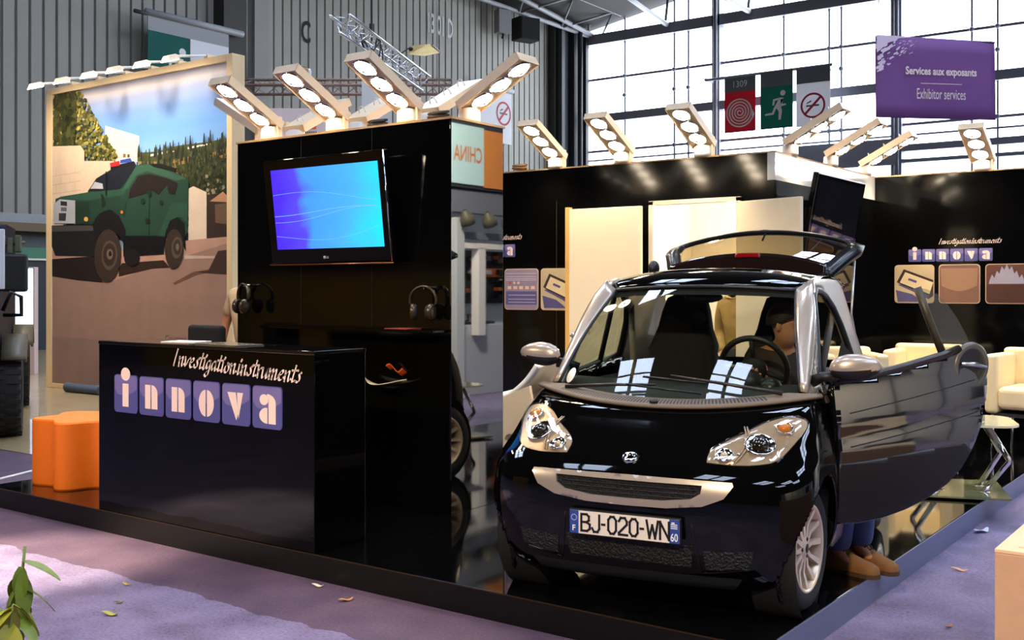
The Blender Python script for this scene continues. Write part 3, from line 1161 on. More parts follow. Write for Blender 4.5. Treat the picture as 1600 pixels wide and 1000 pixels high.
# ------------------------------------------------------------------ billboard with the printed picture
PIC = [((240,222,195),[(1.39,4.02),(2.25,3.79),(2.25,3.41),(1.39,3.47)]),((120,95,70),[(1.85,3.56),(1.92,3.55),(1.92,3.5),(1.85,3.5)]),((100,80,60),[(1.96,3.54),(2.02,3.54),(2.02,3.49),(1.96,3.49)]),((150,125,80),[(2.25,3.48),(2.82,3.45),(3.56,3.52),(4.32,3.58),(4.32,2.83),(3.49,2.87),(2.82,3.3),(2.25,3.38)]),((75,80,45),[(2.25,3.54),(2.75,3.52),(3.2,3.57),(3.84,3.57),(4.32,3.59),(4.32,3.46),(3.56,3.36),(2.82,3.37),(2.25,3.41)]),((235,220,205),[(2.52,3.49),(3.16,3.52),(3.16,3.49),(2.54,3.46)]),((235,220,205),[(3.4,3.53),(3.94,3.55),(3.94,3.53),(3.41,3.5)]),((160,118,66),[(2.82,3.36),(3.56,3.4),(4.32,3.42),(4.32,3.31),(3.73,3.3),(3.01,3.31)]),((60,65,35),[(3.23,3.29),(3.91,3.34),(4.32,3.32),(4.32,2.83),(3.52,2.87),(3.23,3.2)]),((228,205,180),[(3.47,2.94),(3.58,2.97),(3.87,2.87),(3.87,2.21),(3.47,2.19)]),((60,45,38),[(3.87,2.83),(4.32,2.85),(4.32,2.22),(3.87,2.23)]),((190,140,105),[(3.94,2.74),(4.22,2.86),(4.32,2.79),(4.32,2.71)]),((110,85,65),[(4.05,2.69),(4.3,2.7),(4.3,2.41),(4.06,2.44)]),((215,190,165),[(-0.03,3.81),(0.79,3.76),(0.9,3.67),(0.9,3.51),(1.64,3.46),(1.89,3.34),(1.89,2.95),(0.79,2.84),(-0.03,2.31)]),((195,150,130),[(-0.06,2.31),(1.22,2.08),(3.41,2.21),(4.32,2.24),(4.32,1.93),(3.41,1.9),(1.64,1.59),(-0.06,1.69)]),((165,130,115),[(-0.06,1.74),(1.64,1.64),(3.41,1.99),(4.32,2.15),(4.32,-0.05),(-0.06,-0.05)]),((150,120,108),[(-0.06,0.76),(4.32,0.73),(4.32,-0.05),(-0.06,-0.05)]),((120,85,70),[(3.12,1.61),(3.56,1.76),(4.32,1.84),(4.32,1.8),(3.66,1.72),(3.16,1.58)]),((70,50,42),[(3.59,1.77),(3.91,1.78),(4.12,2.05),(4.32,2.06),(4.32,1.72),(3.91,1.74)]),((205,180,160),[(3.38,2.0),(4.05,1.98),(4.05,1.95),(3.38,1.95)]),((40,28,24),[(-0.03,2.0),(1.22,2.03),(1.39,1.62),(0.7,1.66),(-0.03,1.73)]),((55,38,30),[(1.81,1.83),(1.89,1.91),(2.9,1.94),(3.05,1.83),(2.63,1.82),(1.81,1.71)]),((38,66,52),[(0.1,2.96),(0.26,2.99),(0.99,3.02),(1.22,3.22),(1.6,3.33),(2.25,3.35),(2.58,3.35),(3.01,3.25),(3.43,3.09),(3.48,3.03),(3.46,2.37),(3.41,2.26),(1.93,2.3),(1.64,2.63),(1.22,2.52),(0.07,2.56)]),((46,80,62),[(0.26,2.99),(0.99,3.02),(1.83,3.02),(2.01,3.04),(1.93,2.93),(1.39,2.91),(1.05,2.89),(0.66,2.92),(0.21,2.95)]),((54,90,70),[(2.25,3.35),(2.58,3.35),(3.43,3.09),(3.2,3.07),(2.52,3.25),(2.25,3.21),(2.05,3.02),(1.89,3.0)]),((26,30,40),[(1.0,3.04),(1.27,3.23),(1.64,3.33),(2.25,3.35),(2.01,3.14),(1.83,3.02),(1.22,3.02)]),((185,185,192),[(1.07,3.07),(1.19,3.17),(1.39,3.13),(1.41,3.05)]),((24,22,26),[(1.6,3.33),(2.25,3.35),(2.19,3.42),(1.6,3.38)]),((200,40,45),[(1.58,3.43),(1.83,3.45),(1.84,3.38),(1.6,3.37)]),((50,75,165),[(1.85,3.46),(2.11,3.47),(2.15,3.41),(1.85,3.41)]),((20,22,20),[(2.56,3.35),(2.82,3.34),(3.23,3.24),(3.16,3.2),(2.67,3.3)]),((36,27,26),[(2.06,2.87),(2.1,3.01),(2.29,3.19),(2.56,3.21),(2.97,3.12),(3.24,3.03),(3.17,2.87),(3.03,2.89),(2.98,3.02),(2.79,2.89),(2.63,2.96),(2.48,2.92)]),((172,172,178),[(0.05,2.88),(0.22,2.95),(0.66,2.91),(0.66,2.55),(0.05,2.57)]),((45,45,48),[(0.25,2.92),(0.43,2.9),(0.43,2.83),(0.25,2.85)]),((55,55,58),[(0.2,2.73),(0.41,2.72),(0.39,2.6),(0.2,2.61)]),((95,95,98),[(0.26,2.82),(0.42,2.81),(0.42,2.75),(0.26,2.76)]),((32,52,38),[(0.66,2.89),(1.05,2.88),(1.05,2.54),(0.66,2.55)]),((225,170,80),[(1.01,2.6),(1.01,2.59),(1.0,2.58),(0.99,2.57),(0.97,2.57),(0.95,2.57),(0.93,2.58),(0.91,2.58),(0.9,2.59),(0.9,2.61),(0.9,2.62),(0.91,2.63),(0.93,2.64),(0.95,2.64),(0.97,2.64),(0.99,2.63),(1.0,2.63),(1.01,2.61)]),((36,62,48),[(1.05,2.88),(1.39,2.9),(1.81,2.91),(2.01,2.82),(1.95,2.62),(1.72,2.7),(1.43,2.71),(1.18,2.6),(1.05,2.54)]),((30,27,26),[(-0.04,2.54),(1.18,2.52),(1.29,2.42),(1.22,2.03),(0.1,2.06),(-0.04,2.26)]),((70,66,62),[(0.01,2.53),(1.14,2.5),(1.16,2.42),(0.01,2.44)]),((22,20,20),[(1.13,2.52),(1.31,2.68),(1.6,2.73),(1.83,2.62),(1.99,2.4),(1.94,2.21),(1.81,2.33),(1.6,2.41),(1.39,2.39),(1.22,2.23)]),((16,16,16),[(1.93,2.32),(2.96,2.29),(2.91,2.03),(1.93,2.01)]),((30,26,24),[(2.34,1.99),(2.33,1.94),(2.3,1.9),(2.25,1.88),(2.18,1.86),(2.11,1.86),(2.05,1.88),(1.99,1.91),(1.96,1.95),(1.95,1.99),(1.96,2.04),(1.99,2.08),(2.05,2.11),(2.11,2.12),(2.18,2.12),(2.25,2.1),(2.3,2.07),(2.33,2.03)]),((44,78,60),[(2.78,2.29),(3.09,2.76),(3.47,2.74),(3.47,2.44),(3.31,2.54),(3.1,2.52),(2.97,2.37),(2.94,2.28)]),((24,22,20),[(2.95,2.31),(3.05,2.5),(3.23,2.55),(3.38,2.46),(3.42,2.06),(3.34,2.17),(3.2,2.36),(3.01,2.18)]),((34,70,50),[(2.53,2.97),(2.57,2.96),(2.56,2.3),(2.52,2.3)]),((25,45,34),[(2.47,2.81),(2.47,2.8),(2.46,2.78),(2.44,2.78),(2.42,2.77),(2.4,2.77),(2.39,2.78),(2.37,2.79),(2.36,2.8),(2.36,2.82),(2.36,2.83),(2.37,2.84),(2.39,2.85),(2.4,2.86),(2.42,2.85),(2.44,2.85),(2.46,2.84),(2.47,2.82)]),((25,45,34),[(2.9,2.77),(2.9,2.76),(2.89,2.75),(2.88,2.75),(2.86,2.74),(2.85,2.74),(2.83,2.75),(2.82,2.76),(2.81,2.77),(2.81,2.78),(2.81,2.79),(2.82,2.8),(2.83,2.8),(2.85,2.81),(2.86,2.81),(2.88,2.8),(2.89,2.79),(2.9,2.78)]),((25,35,30),[(2.58,2.52),(2.58,2.5),(2.57,2.49),(2.56,2.48),(2.54,2.47),(2.52,2.47),(2.5,2.48),(2.49,2.49),(2.48,2.5),(2.48,2.52),(2.48,2.54),(2.49,2.55),(2.5,2.56),(2.52,2.56),(2.54,2.56),(2.56,2.56),(2.57,2.55),(2.58,2.53)]),((25,45,34),[(2.62,2.91),(2.62,2.9),(2.61,2.88),(2.6,2.87),(2.58,2.87),(2.57,2.87),(2.55,2.87),(2.54,2.89),(2.53,2.9),(2.53,2.92),(2.53,2.94),(2.54,2.95),(2.55,2.96),(2.57,2.97),(2.58,2.97),(2.6,2.96),(2.61,2.95),(2.62,2.93)]),((220,120,50),[(1.93,2.67),(1.93,2.66),(1.92,2.66),(1.91,2.65),(1.9,2.65),(1.89,2.65),(1.88,2.65),(1.87,2.66),(1.86,2.67),(1.86,2.68),(1.86,2.69),(1.87,2.69),(1.88,2.7),(1.89,2.7),(1.9,2.7),(1.91,2.7),(1.92,2.69),(1.93,2.68)]),((28,40,34),[(1.35,2.98),(1.43,2.96),(1.48,2.81),(1.39,2.76)]),((20,20,22),[(1.48,3.31),(1.51,3.31),(1.51,2.95),(1.48,2.95)]),((62,48,40),[(1.88,2.02),(1.86,1.91),(1.82,1.82),(1.76,1.74),(1.69,1.68),(1.6,1.64),(1.51,1.63),(1.42,1.64),(1.34,1.69),(1.27,1.75),(1.22,1.84),(1.19,1.94),(1.19,2.04),(1.2,2.15),(1.25,2.25),(1.31,2.33),(1.39,2.39),(1.47,2.42),(1.57,2.43),(1.65,2.41),(1.73,2.37),(1.8,2.3),(1.85,2.22),(1.88,2.12)]),((92,74,60),[(1.79,2.02),(1.77,1.96),(1.74,1.9),(1.69,1.85),(1.63,1.82),(1.57,1.81),(1.51,1.82),(1.45,1.86),(1.41,1.91),(1.38,1.97),(1.38,2.04),(1.39,2.11),(1.42,2.17),(1.47,2.22),(1.53,2.25),(1.6,2.26),(1.66,2.24),(1.72,2.21),(1.76,2.16),(1.78,2.09)]),((58,45,38),[(1.75,2.04),(1.73,1.98),(1.7,1.93),(1.66,1.89),(1.6,1.87),(1.54,1.87),(1.49,1.9),(1.45,1.94),(1.42,1.99),(1.42,2.05),(1.43,2.11),(1.46,2.16),(1.51,2.2),(1.57,2.22),(1.62,2.21),(1.68,2.19),(1.72,2.15),(1.74,2.1)]),((120,100,82),[(1.67,2.05),(1.67,2.02),(1.66,2.0),(1.63,1.98),(1.61,1.97),(1.58,1.97),(1.55,1.98),(1.53,2.0),(1.51,2.03),(1.51,2.05),(1.51,2.08),(1.53,2.11),(1.55,2.12),(1.58,2.13),(1.61,2.13),(1.63,2.12),(1.66,2.1),(1.67,2.08)]),((30,26,24),[(1.64,2.06),(1.64,2.04),(1.63,2.03),(1.62,2.02),(1.61,2.02),(1.59,2.02),(1.58,2.02),(1.57,2.03),(1.57,2.04),(1.56,2.06),(1.57,2.07),(1.57,2.08),(1.58,2.09),(1.59,2.1),(1.61,2.1),(1.62,2.09),(1.63,2.08),(1.64,2.07)]),((62,48,40),[(3.37,2.09),(3.36,2.01),(3.33,1.94),(3.28,1.88),(3.23,1.84),(3.17,1.82),(3.11,1.82),(3.05,1.84),(3.01,1.89),(2.97,1.95),(2.95,2.03),(2.94,2.11),(2.96,2.19),(2.99,2.26),(3.03,2.32),(3.09,2.36),(3.15,2.38),(3.21,2.37),(3.26,2.35),(3.31,2.3),(3.35,2.24),(3.37,2.17)]),((95,78,64),[(3.35,2.11),(3.34,2.06),(3.31,2.01),(3.28,1.98),(3.24,1.96),(3.19,1.96),(3.15,1.98),(3.12,2.02),(3.1,2.07),(3.1,2.12),(3.11,2.17),(3.14,2.22),(3.17,2.25),(3.21,2.27),(3.26,2.26),(3.3,2.24),(3.33,2.21),(3.35,2.16)]),((60,48,40),[(3.32,2.12),(3.31,2.08),(3.3,2.04),(3.28,2.02),(3.25,2.01),(3.22,2.01),(3.19,2.02),(3.17,2.05),(3.15,2.08),(3.14,2.12),(3.15,2.16),(3.17,2.19),(3.19,2.22),(3.22,2.23),(3.25,2.23),(3.28,2.22),(3.3,2.19),(3.31,2.15)]),((118,100,84),[(3.28,2.12),(3.27,2.1),(3.27,2.09),(3.26,2.08),(3.24,2.07),(3.23,2.07),(3.22,2.08),(3.21,2.09),(3.2,2.11),(3.2,2.12),(3.2,2.14),(3.21,2.16),(3.22,2.17),(3.23,2.17),(3.24,2.17),(3.26,2.17),(3.27,2.15),(3.27,2.14)])]
PX0, PZ0, PY = -16.12, .061, 9.541
bb = thing('billboard', 'big cream framed billboard with a picture of a green armoured truck', 'billboard', (-14.0, PY, .006))
fr = MB()
fr.box((-2.29, 0, 0), (-2.12, .22, 4.79))
fr.box((2.185, 0, 0), (2.30, .22, 4.79))
fr.box((-2.12, 0, 0), (2.185, .22, .075))
fr.box((-2.12, 0, 4.69), (2.185, .22, 4.79))
fr.build('frame', mat('cream_frame', (238, 208, 160), .5, noise=.04), bb, bevel=.006)
MB().box((-2.12, .09, .07), (2.185, .20, 4.70)).build('backing', white_paint, bb)


def print_mat():
    m = bpy.data.materials.new('printed_sky')
    m.use_nodes = True
    nt = m.node_tree
    b = nt.nodes['Principled BSDF']
    b.inputs['Roughness'].default_value = .45
    tc = nt.nodes.new('ShaderNodeTexCoord')
    mp = nt.nodes.new('ShaderNodeMapping')
    mp.inputs['Scale'].default_value = (.35, 1, 1.2)
    mp.inputs['Rotation'].default_value = (0, R(-6), 0)
    nz = nt.nodes.new('ShaderNodeTexNoise')
    nz.inputs['Scale'].default_value = 1.4
    nz.inputs['Detail'].default_value = 4
    nt.links.new(tc.outputs['Object'], mp.inputs[0])
    nt.links.new(mp.outputs[0], nz.inputs['Vector'])
    sep = nt.nodes.new('ShaderNodeSeparateXYZ')
    nt.links.new(tc.outputs['Object'], sep.inputs[0])
    m1 = nt.nodes.new('ShaderNodeMath')
    m1.operation = 'MULTIPLY_ADD'
    m1.inputs[1].default_value = .06
    nt.links.new(nz.outputs['Fac'], m1.inputs[0])
    nt.links.new(sep.outputs['Z'], m1.inputs[2])
    m2 = nt.nodes.new('ShaderNodeMapRange')
    m2.inputs['From Min'].default_value = 3.0
    m2.inputs['From Max'].default_value = 4.9
    nt.links.new(m1.outputs[0], m2.inputs['Value'])
    cr = nt.nodes.new('ShaderNodeValToRGB')
    e = cr.color_ramp.elements
    e[0].position = 0
    e[0].color = rgb(176, 205, 235)
    e[1].position = 1
    e[1].color = rgb(52, 62, 100)
    for p, c in ((.25, (140, 185, 235)), (.50, (104, 156, 222)), (.66, (112, 150, 212)), (.78, (150, 165, 205)), (.84, (212, 206, 210)), (.89, (150, 150, 176)), (.95, (70, 78, 122))):
        q = e.new(p)
        q.color = rgb(*c)
    nt.links.new(m2.outputs[0], cr.inputs[0])
    nt.links.new(cr.outputs[0], b.inputs['Base Color'])
    return m


cols = []
mb = MB()
mb.box((-2.12, 0.05, .07), (2.185, .08, 4.70), 0)
ms = [print_mat()]


def pm(c):
    if c not in cols:
        cols.append(c)
        ms.append(mat('print_%d_%d_%d' % c, c, .45, noise=.16, nscale=3.5))
    return cols.index(c) + 1


def clip_x(poly, lo, hi, axis):
    """clip polygon to lo..hi along axis"""
    for lim, sg in ((lo, 1), (hi, -1)):
        out = []
        for i in range(len(poly)):
            p, q = poly[i], poly[(i + 1) % len(poly)]
            ip, iq = (p[axis] - lim) * sg >= 0, (q[axis] - lim) * sg >= 0
            if ip:
                out.append(p)
            if ip != iq:
                t = (lim - p[axis]) / (q[axis] - p[axis])
                out.append((p[0] + (q[0] - p[0]) * t, p[1] + (q[1] - p[1]) * t))
        poly = out
        if not poly:
            return []
    return poly


depth = .049
rnd = random.Random(11)


def put(c, poly):
    global depth
    q = [(a + PX0 + 14.0, b + PZ0 - .006) for a, b in poly]
    q = clip_x(clip_x(q, -2.12, 2.185, 0), .07, 4.69, 1)
    if len(q) > 2:
        vs = [Vector((x, depth, z)) for x, z in q]
        mb.add(vs, tessellate_polygon([[Vector((x, z, 0)) for x, z in q]]), pm(c))


def leaves(n, x0, x1, z0, z1, cs, sz, inside=None, wx=1.):
    global depth
    for i in range(n):
        x = rnd.uniform(x0, x1)
        z = rnd.uniform(z0, z1)
        if inside and not inside(x, z):
            continue
        s_ = sz * rnd.uniform(.5, 1.3)
        a = rnd.uniform(0, PI)
        q = [(x + wx * s_ * math.cos(a + k * 1.6), z + s_ * math.sin(a + k * 1.6) * rnd.uniform(.5, 1)) for k in range(4)]
        depth -= .000012
        put(rnd.choice(cs), q)


for i, (c, poly) in enumerate(PIC):
    depth -= .00025
    put(tuple(c), poly)
    if i == 2:      # tree behind the stone wall
        GR = [(70, 74, 34), (98, 98, 42), (140, 132, 60), (176, 160, 82), (52, 56, 28), (112, 108, 52)]

        def tree_in(x, z):
            return z > 3.15 - .1 * x and (x < .55 or x + .9 * abs(z - 3.55) < 1.7 or x < 1.2 - (z - 3.7) * .9) and x < 1.75 - max(0, z - 3.6) * .75
        leaves(2600, .0, 1.75, 3.1, 4.6, GR, .042, tree_in)
        leaves(420, .0, .62, 3.4, 4.6, [(44, 48, 24), (60, 62, 30), (80, 80, 36)], .07)
    if i == 8:
        depth -= .0003
        rp = [p for p in PIC[4][1][:6]]       # ridge line of the wooded hill
        for k in range(150):
            x = 2.12 + 2.2 * rnd.random()
            z = None
            for (xa, za), (xb, zb) in zip(rp, rp[1:]):
                if min(xa, xb) <= x <= max(xa, xb) and abs(xb - xa) > 1e-6:
                    z = za + (zb - za) * (x - xa) / (xb - xa)
                    break
            if z is None:
                continue
            z -= rnd.random() * .30
            h_ = rnd.uniform(.07, .17)
            depth -= .000012
            put(rnd.choice([(40, 48, 30), (54, 62, 36), (66, 68, 40), (34, 40, 28)]), [(x - .03, z - .03), (x + .03, z - .03), (x + .008, z + h_), (x - .01, z + h_ * .9)])
        leaves(500, 2.15, 4.3, 3.0, 3.62, [(48, 56, 34), (62, 70, 40), (38, 44, 28), (84, 88, 52)], .05, lambda x, z: z < 3.28 + .12 * (x - 2.1) and z > 3.0, .5)
        leaves(260, 2.9, 4.3, 2.2, 3.1, [(34, 40, 24), (52, 58, 34), (78, 74, 44), (150, 140, 120)], .05)
        leaves(110, 3.85, 4.3, 1.8, 2.5, [(70, 54, 42), (120, 96, 74), (44, 34, 28), (200, 180, 160)], .06)
    if i == 13:
        depth -= .0003
        for r_ in range(9):      # courses of the stone wall
            z = 2.2 + r_ * .14
            xo = .0
            put((196, 166, 138), [(0, z), (.8 if z > 2.95 else 1.55, z + .02), (.8 if z > 2.95 else 1.55, z + .032), (0, z + .012)])
            for k in range(6):
                x = .1 + k * .27 + (.13 if r_ % 2 else 0)
                if x < (.75 if z > 2.95 else 1.5):
                    put((200, 172, 146), [(x, z), (x + .012, z), (x + .012, z + .14), (x, z + .14)])
text_mb(mb, 'Courtesy of', .84, .80, w=.62, y=-.009, m=pm((60, 55, 60)), bold=.0)
mb.build('printed_picture', ms, bb, fix=False)


# arm lamps along its top
def make_arm():
    r = thing('arm_lamp', 'x', 'lamp', (0, 0, 0), 0, 'arm lamps along the billboard top')
    MB().box((-.04, -.02, 0), (.04, .12, .05)).build('clamp', cream_enamel, r, bevel=.006)
    MB().tube([(0, .03, .04), (0, -.52, -.06)], .018, 8).build('arm', white_plastic, r)
    mb = MB()
    H = T(0, -.48, -.06) @ RX(R(18)) @ SC(.56, .56, .62)
    vs = [(-.08, 0, .02), (.08, 0, .02), (.16, -.10, -.05), (.16, -.42, -.05), (-.16, -.42, -.05), (-.16, -.10, -.05), (-.09, -.12, .07), (.09, -.12, .07), (.10, -.34, .06), (-.10, -.34, .06), (-.08, 0, -.03), (.08, 0, -.03)]
    fs = [(0, 1, 7, 6), (6, 7, 8, 9), (1, 2, 7), (0, 6, 5), (7, 2, 3, 8), (6, 9, 4, 5), (9, 8, 3, 4), (0, 10, 11, 1), (1, 11, 2), (0, 5, 10), (10, 5, 2, 11)]
    mb.add(vs, fs, 0, H)
    sh = mb.build('shade', cream_enamel, r, fix=True)
    MB().box((-.15, -.41, -.062), (.15, -.11, -.05), 0, H).build('lamp_face', lamp_glow, sh)
    return r


arm0 = make_arm()
words = ['first arm lamp at the billboard top, over its left corner', 'second arm lamp from the left corner of the billboard', 'third arm lamp from the left along the billboard top',
         'fourth arm lamp from the left along the billboard top', 'fifth arm lamp, below the running man banner', 'last arm lamp, at the right end of the billboard top']
for i, x in enumerate((-15.58, -14.87, -14.17, -13.54, -12.90, -12.26)):
    o = arm0 if i == 0 else copy_tree(arm0)
    o.location = (x, PY + .02, 4.795)
    o['label'] = words[i]
for x in (-15.4, -14.0, -12.6):
    lamp('billboard_wash', 'SPOT', (x, 7.9, 5.3), 170, (1, .85, .66), (x, 9.54, 2.0), .15, 100, .8)
ro = thing('carpet_roll', 'blue grey roll lying at the foot of the billboard', 'roll', (-14.85, 9.30, .075))
mb = MB()
mb.lathe([(.02, -.45), (.065, -.45), (.07, -.44), (.07, .44), (.065, .45), (.02, .45), (.02, -.45)], 20, 0, RY(R(90)))
mb.build('rolled_carpet', mat('blue_grey_felt', (72, 86, 104), .9, noise=.2, nscale=20), ro)
mb = MB()
mb.tube([(-.452, .065 * math.cos(a * .3) * (1 - a * .012), .065 * math.sin(a * .3) * (1 - a * .012)) for a in range(0, 60)], .004, 5)
mb.build('spiral_end', mat('dark_felt', (40, 48, 58), .9, noise=.1), ro)

# ------------------------------------------------------------------ signs overhead
sign_violet = mat('violet_banner', (144, 96, 160), .55, noise=.12, nscale=2)


ps = thing('hanging_banner', 'violet banner reading Services aux exposants hung before the windows', 'banner', (-4.37, 16.63, 4.70), TH + R(9), None)
bw, bh = .955, .585
mb = MB()
top = [(-bw + 2 * bw * i / 12, bh - .02 - .012 * math.sin(i)) for i in range(13)]
mb.grid(lambda u, v: (-bw + 2 * bw * u, .02 * math.sin(5 * u + 2 * v) - .02, -bh + 2 * bh * v + (.04 * (1 - u) if v > .5 else 0)), 20, 6)
mb.build('cloth', sign_violet, ps, sol=.008)
mb = MB()
text_mb(mb, 'Services aux exposants', -.50, .02, w=1.14, h=.155, y=-.05, bold=.028)
text_mb(mb, 'Exhibitor services', -.32, -.30, w=.78, h=.155, y=-.05)
mb.box((-.26, -.052, -.075), (.40, -.050, -.066))
mb.build('lettering', mat('pale_banner_lettering', (246, 226, 214), .5, noise=.02), ps)
mb = MB()
rnd = random.Random(3)
for i in range(90):
    t = rnd.random() ** 1.6
    x = -.94 + .62 * t + rnd.uniform(-.02, .02)
    z = .55 - rnd.random() ** 1.5 * .48 * (1 - t * .7)
    w = rnd.uniform(.012, .05) * (1.2 - t)
    a = R(25)
    mb.add([(x + w * (c * math.cos(a) - s_ * .4 * math.sin(a)), -.048 - i * .00005, z + w * (c * math.sin(a) + s_ * .4 * math.cos(a))) for c, s_ in ((-1, -1), (1, -.6), (1.1, 1), (-.8, .7))], [(0, 1, 2, 3)])
mb.add([(-.955, -.047, .625), (-.955, -.047, .36), (-.88, -.047, .42), (-.80, -.047, .50), (-.60, -.047, .585), (-.35, -.047, .61)], [(0, 1, 2, 3, 4, 5)])
mb.build('paint_splash', mat('pale_lilac_splash', (226, 206, 222), .6, noise=.1), ps, fix=False)
MB().tube([(-bw, -.01, bh + .02), (bw, -.01, bh)], .014, 8).build('top_bar', silver_metal, ps)
mb = MB()
for x in (-.9, .9):
    mb.tube([(x, 0, bh), (x, 0, 11.5)], .006, 5)
mb.build('hanging_wire', silver_metal, ps)


def running_man(mb, cx, cz, k, y, m):
    def P(l):
        return [(cx + a * k, cz + b * k) for a, b in l]
    mb.flat(P(arc(.26, .62, .13, .13, 0, 360, 16)), y, m)
    for poly in ([(.10, .42), (.30, .40), (.16, .05), (-.10, -.12), (-.16, -.02)],
                 [(.12, .42), (-.22, .36), (-.26, .08), (-.17, .08), (-.13, .28), (.08, .32)],
                 [(.26, .38), (.24, .10), (.40, .12), (.42, .04), (.16, .0), (.14, .3)],
                 [(.16, .06), (.22, -.22), (.16, -.62), (.04, -.62), (.06, -.24), (-.06, -.06)],
                 [(-.08, -.10), (-.20, -.36), (-.62, -.38), (-.62, -.30), (-.26, -.26), (-.18, -.02)]):
        mb.flat(P(poly), y, m)


def no_smoking(mb, cx, cz, r, y, red, dark):
    o_, i_ = arc(cx, cz, r, r, 0, 360, 28)[:-1], arc(cx, cz, r * .84, r * .84, 0, 360, 28)[:-1]
    mb.add([(a, y, b) for a, b in o_ + i_], [(k, (k + 1) % 28, 28 + (k + 1) % 28, 28 + k) for k in range(28)], red)
    s_ = r * .66
    w = r * .07
    mb.flat([(cx - s_ - w, cz - s_ + w), (cx - s_ + w, cz - s_ - w), (cx + s_ + w, cz + s_ - w), (cx + s_ - w, cz + s_ + w)], y - .002, red)
    mb.flat([(cx - .55 * r, cz - .08 * r), (cx + .5 * r, cz - .08 * r), (cx + .5 * r, cz + .06 * r), (cx - .55 * r, cz + .06 * r)], y - .001, dark)
    mb.flat([(cx - .50 * r, cz + .14 * r), (cx - .1 * r, cz + .3 * r), (cx - .15 * r, cz + .42 * r), (cx - .5 * r, cz + .24 * r)], y - .001, dark)




def let_light_through(m, k=.5):
    """thin cloth: part of the light from behind comes through"""
    nt = m.node_tree
    b = nt.nodes['Principled BSDF']
    out = [n_ for n_ in nt.nodes if n_.type == 'OUTPUT_MATERIAL'][0]
    tl = nt.nodes.new('ShaderNodeBsdfTranslucent')
    if b.inputs['Base Color'].links:
        nt.links.new(b.inputs['Base Color'].links[0].from_socket, tl.inputs[0])
    else:
        tl.inputs[0].default_value = b.inputs['Base Color'].default_value
    mx = nt.nodes.new('ShaderNodeMixShader')
    mx.inputs[0].default_value = k
    nt.links.new(b.outputs[0], mx.inputs[1])
    nt.links.new(tl.outputs[0], mx.inputs[2])
    nt.links.new(mx.outputs[0], out.inputs[0])


flag_grey = mat('grey_flag_header', (96, 98, 104), .7, noise=.1)
flag_white = mat('pale_flag_cloth', (206, 203, 206), .8, noise=.05)
flag_red = mat('red_flag_cloth', (172, 38, 60), .8, noise=.05)
flag_green = mat('green_flag_cloth', (24, 108, 96), .8, noise=.05)
for m_ in (flag_white, flag_red, flag_green, sign_violet):
    let_light_through(m_, .35)
sym_red = mat('prohibition_red', (180, 40, 66), .7, noise=.02)
sym_white = mat('symbol_white', (225, 222, 222), .7, noise=.02)
sym_dark = mat('symbol_grey', (96, 96, 104), .7, noise=.02)
rail = tag(MB().tube([(-20.0, 41.0, 10.27), (-14.62, 41.0, 10.27)], .06, 10).box((-20.06, 41.0, 10.25), (-19.94, 42.0, 10.35)).build('flag_rail', mat('grey_mullion_paint', (96, 98, 108))), 'grey rail carrying the three flags across the windows', 'rail')
for nm, lb, x, w, z0, z1, cm in (('red', 'red flag with a white hose reel spiral before the windows', -18.42, 1.36, 7.97, 9.62, flag_red),
                                 ('green', 'green flag with a white running man before the windows', -16.85, 1.36, 7.98, 9.66, flag_green),
                                 ('white', 'white flag with a red no smoking ring before the windows', -15.35, 1.36, 7.95, 9.64, flag_white)):
    g = thing('safety_flag', lb, 'flag', (x, 40.9, (z0 + z1) / 2), 0, 'safety flags before the windows')
    h = (z1 - z0) / 2
    MB().box((-w / 2, 0, -h), (w / 2, .02, h)).build('cloth', cm, g)
    e_ = MB().box((-w / 2, -.005, h), (w / 2, .02, h + .60))
    e_.build('header', flag_grey, g)
    mb = MB()
    if nm == 'red':
        pts = [((.08 + .040 * t) * .32 * math.cos(t) * 1.45, -.012, (.08 + .040 * t) * .32 * math.sin(t) * 1.45 - .02) for t in [i * .25 for i in range(126)]]
        pts += [(.56, -.012, .05), (.57, -.012, -.30)]
        mb.tube(pts, .034, 6)
        text_mb(mb, '1309', -.28, h + .18, w=.6, h=.26, y=-.012)
        mb.build('hose_symbol', sym_white, g)
    elif nm == 'green':
        running_man(mb, .05, .02, .85, -.012, 0)
        mb.build('running_man_symbol', sym_white, g, fix=False)
    else:
        no_smoking(mb, 0, -.05, .50, -.012, 0, 1)
        mb.build('no_smoking_symbol', [sym_red, sym_dark], g, fix=False)

# safety banners on the cladding
RWf = R(90)
g = thing('wall_banner', 'green and white safety banner high on the wall above the billboard', 'banner', (XW + .7, 19.9, 7.9), RWf)
MB().tube([(-1.5, 0, 1.52), (1.95, 0, 1.52)], .10, 10).build('rail', mat('grey_rail', (150, 152, 156), .5, noise=.05), g)
MB().box((-1.43, 0, 1.02), (1.42, .02, 1.45)).build('header', mat('grey_banner_header', (150, 152, 154), .7, noise=.05), g)
MB().box((-1.43, 0, -1.2), (-.02, .02, 1.02)).build('green_cloth', flag_green, g)
MB().box((.02, 0, -1.2), (1.42, .02, 1.02)).build('white_cloth', mat('white_banner_cloth', (222, 222, 226), .8, noise=.05), g)
mb = MB()
running_man(mb, -.5, .0, .92, -.006, 0)
no_smoking(mb, .70, -.25, .55, -.006, 1, 2)
mb.build('safety_symbols', [sym_white, sym_red, sym_dark], g, fix=False)
MB().tube([(-1.9, -.05, 1.45), (-1.5, -.05, 1.45)], .06, 6).build('bracket', dark_steel, g)
g = thing('wall_banner', 'white safety banner with a red ring seen above the kiosk right corner', 'banner', (XW + .3, 35.1, 8.9), RWf)
MB().tube([(-1.2, 0, .95), (1.4, 0, .95)], .12, 10).build('rail', mat('grey_rail', (150, 152, 156)), g)
MB().box((-1.15, 0, -1.3), (1.35, .02, .9)).build('cloth', mat('white_banner_cloth', (222, 222, 226)), g)
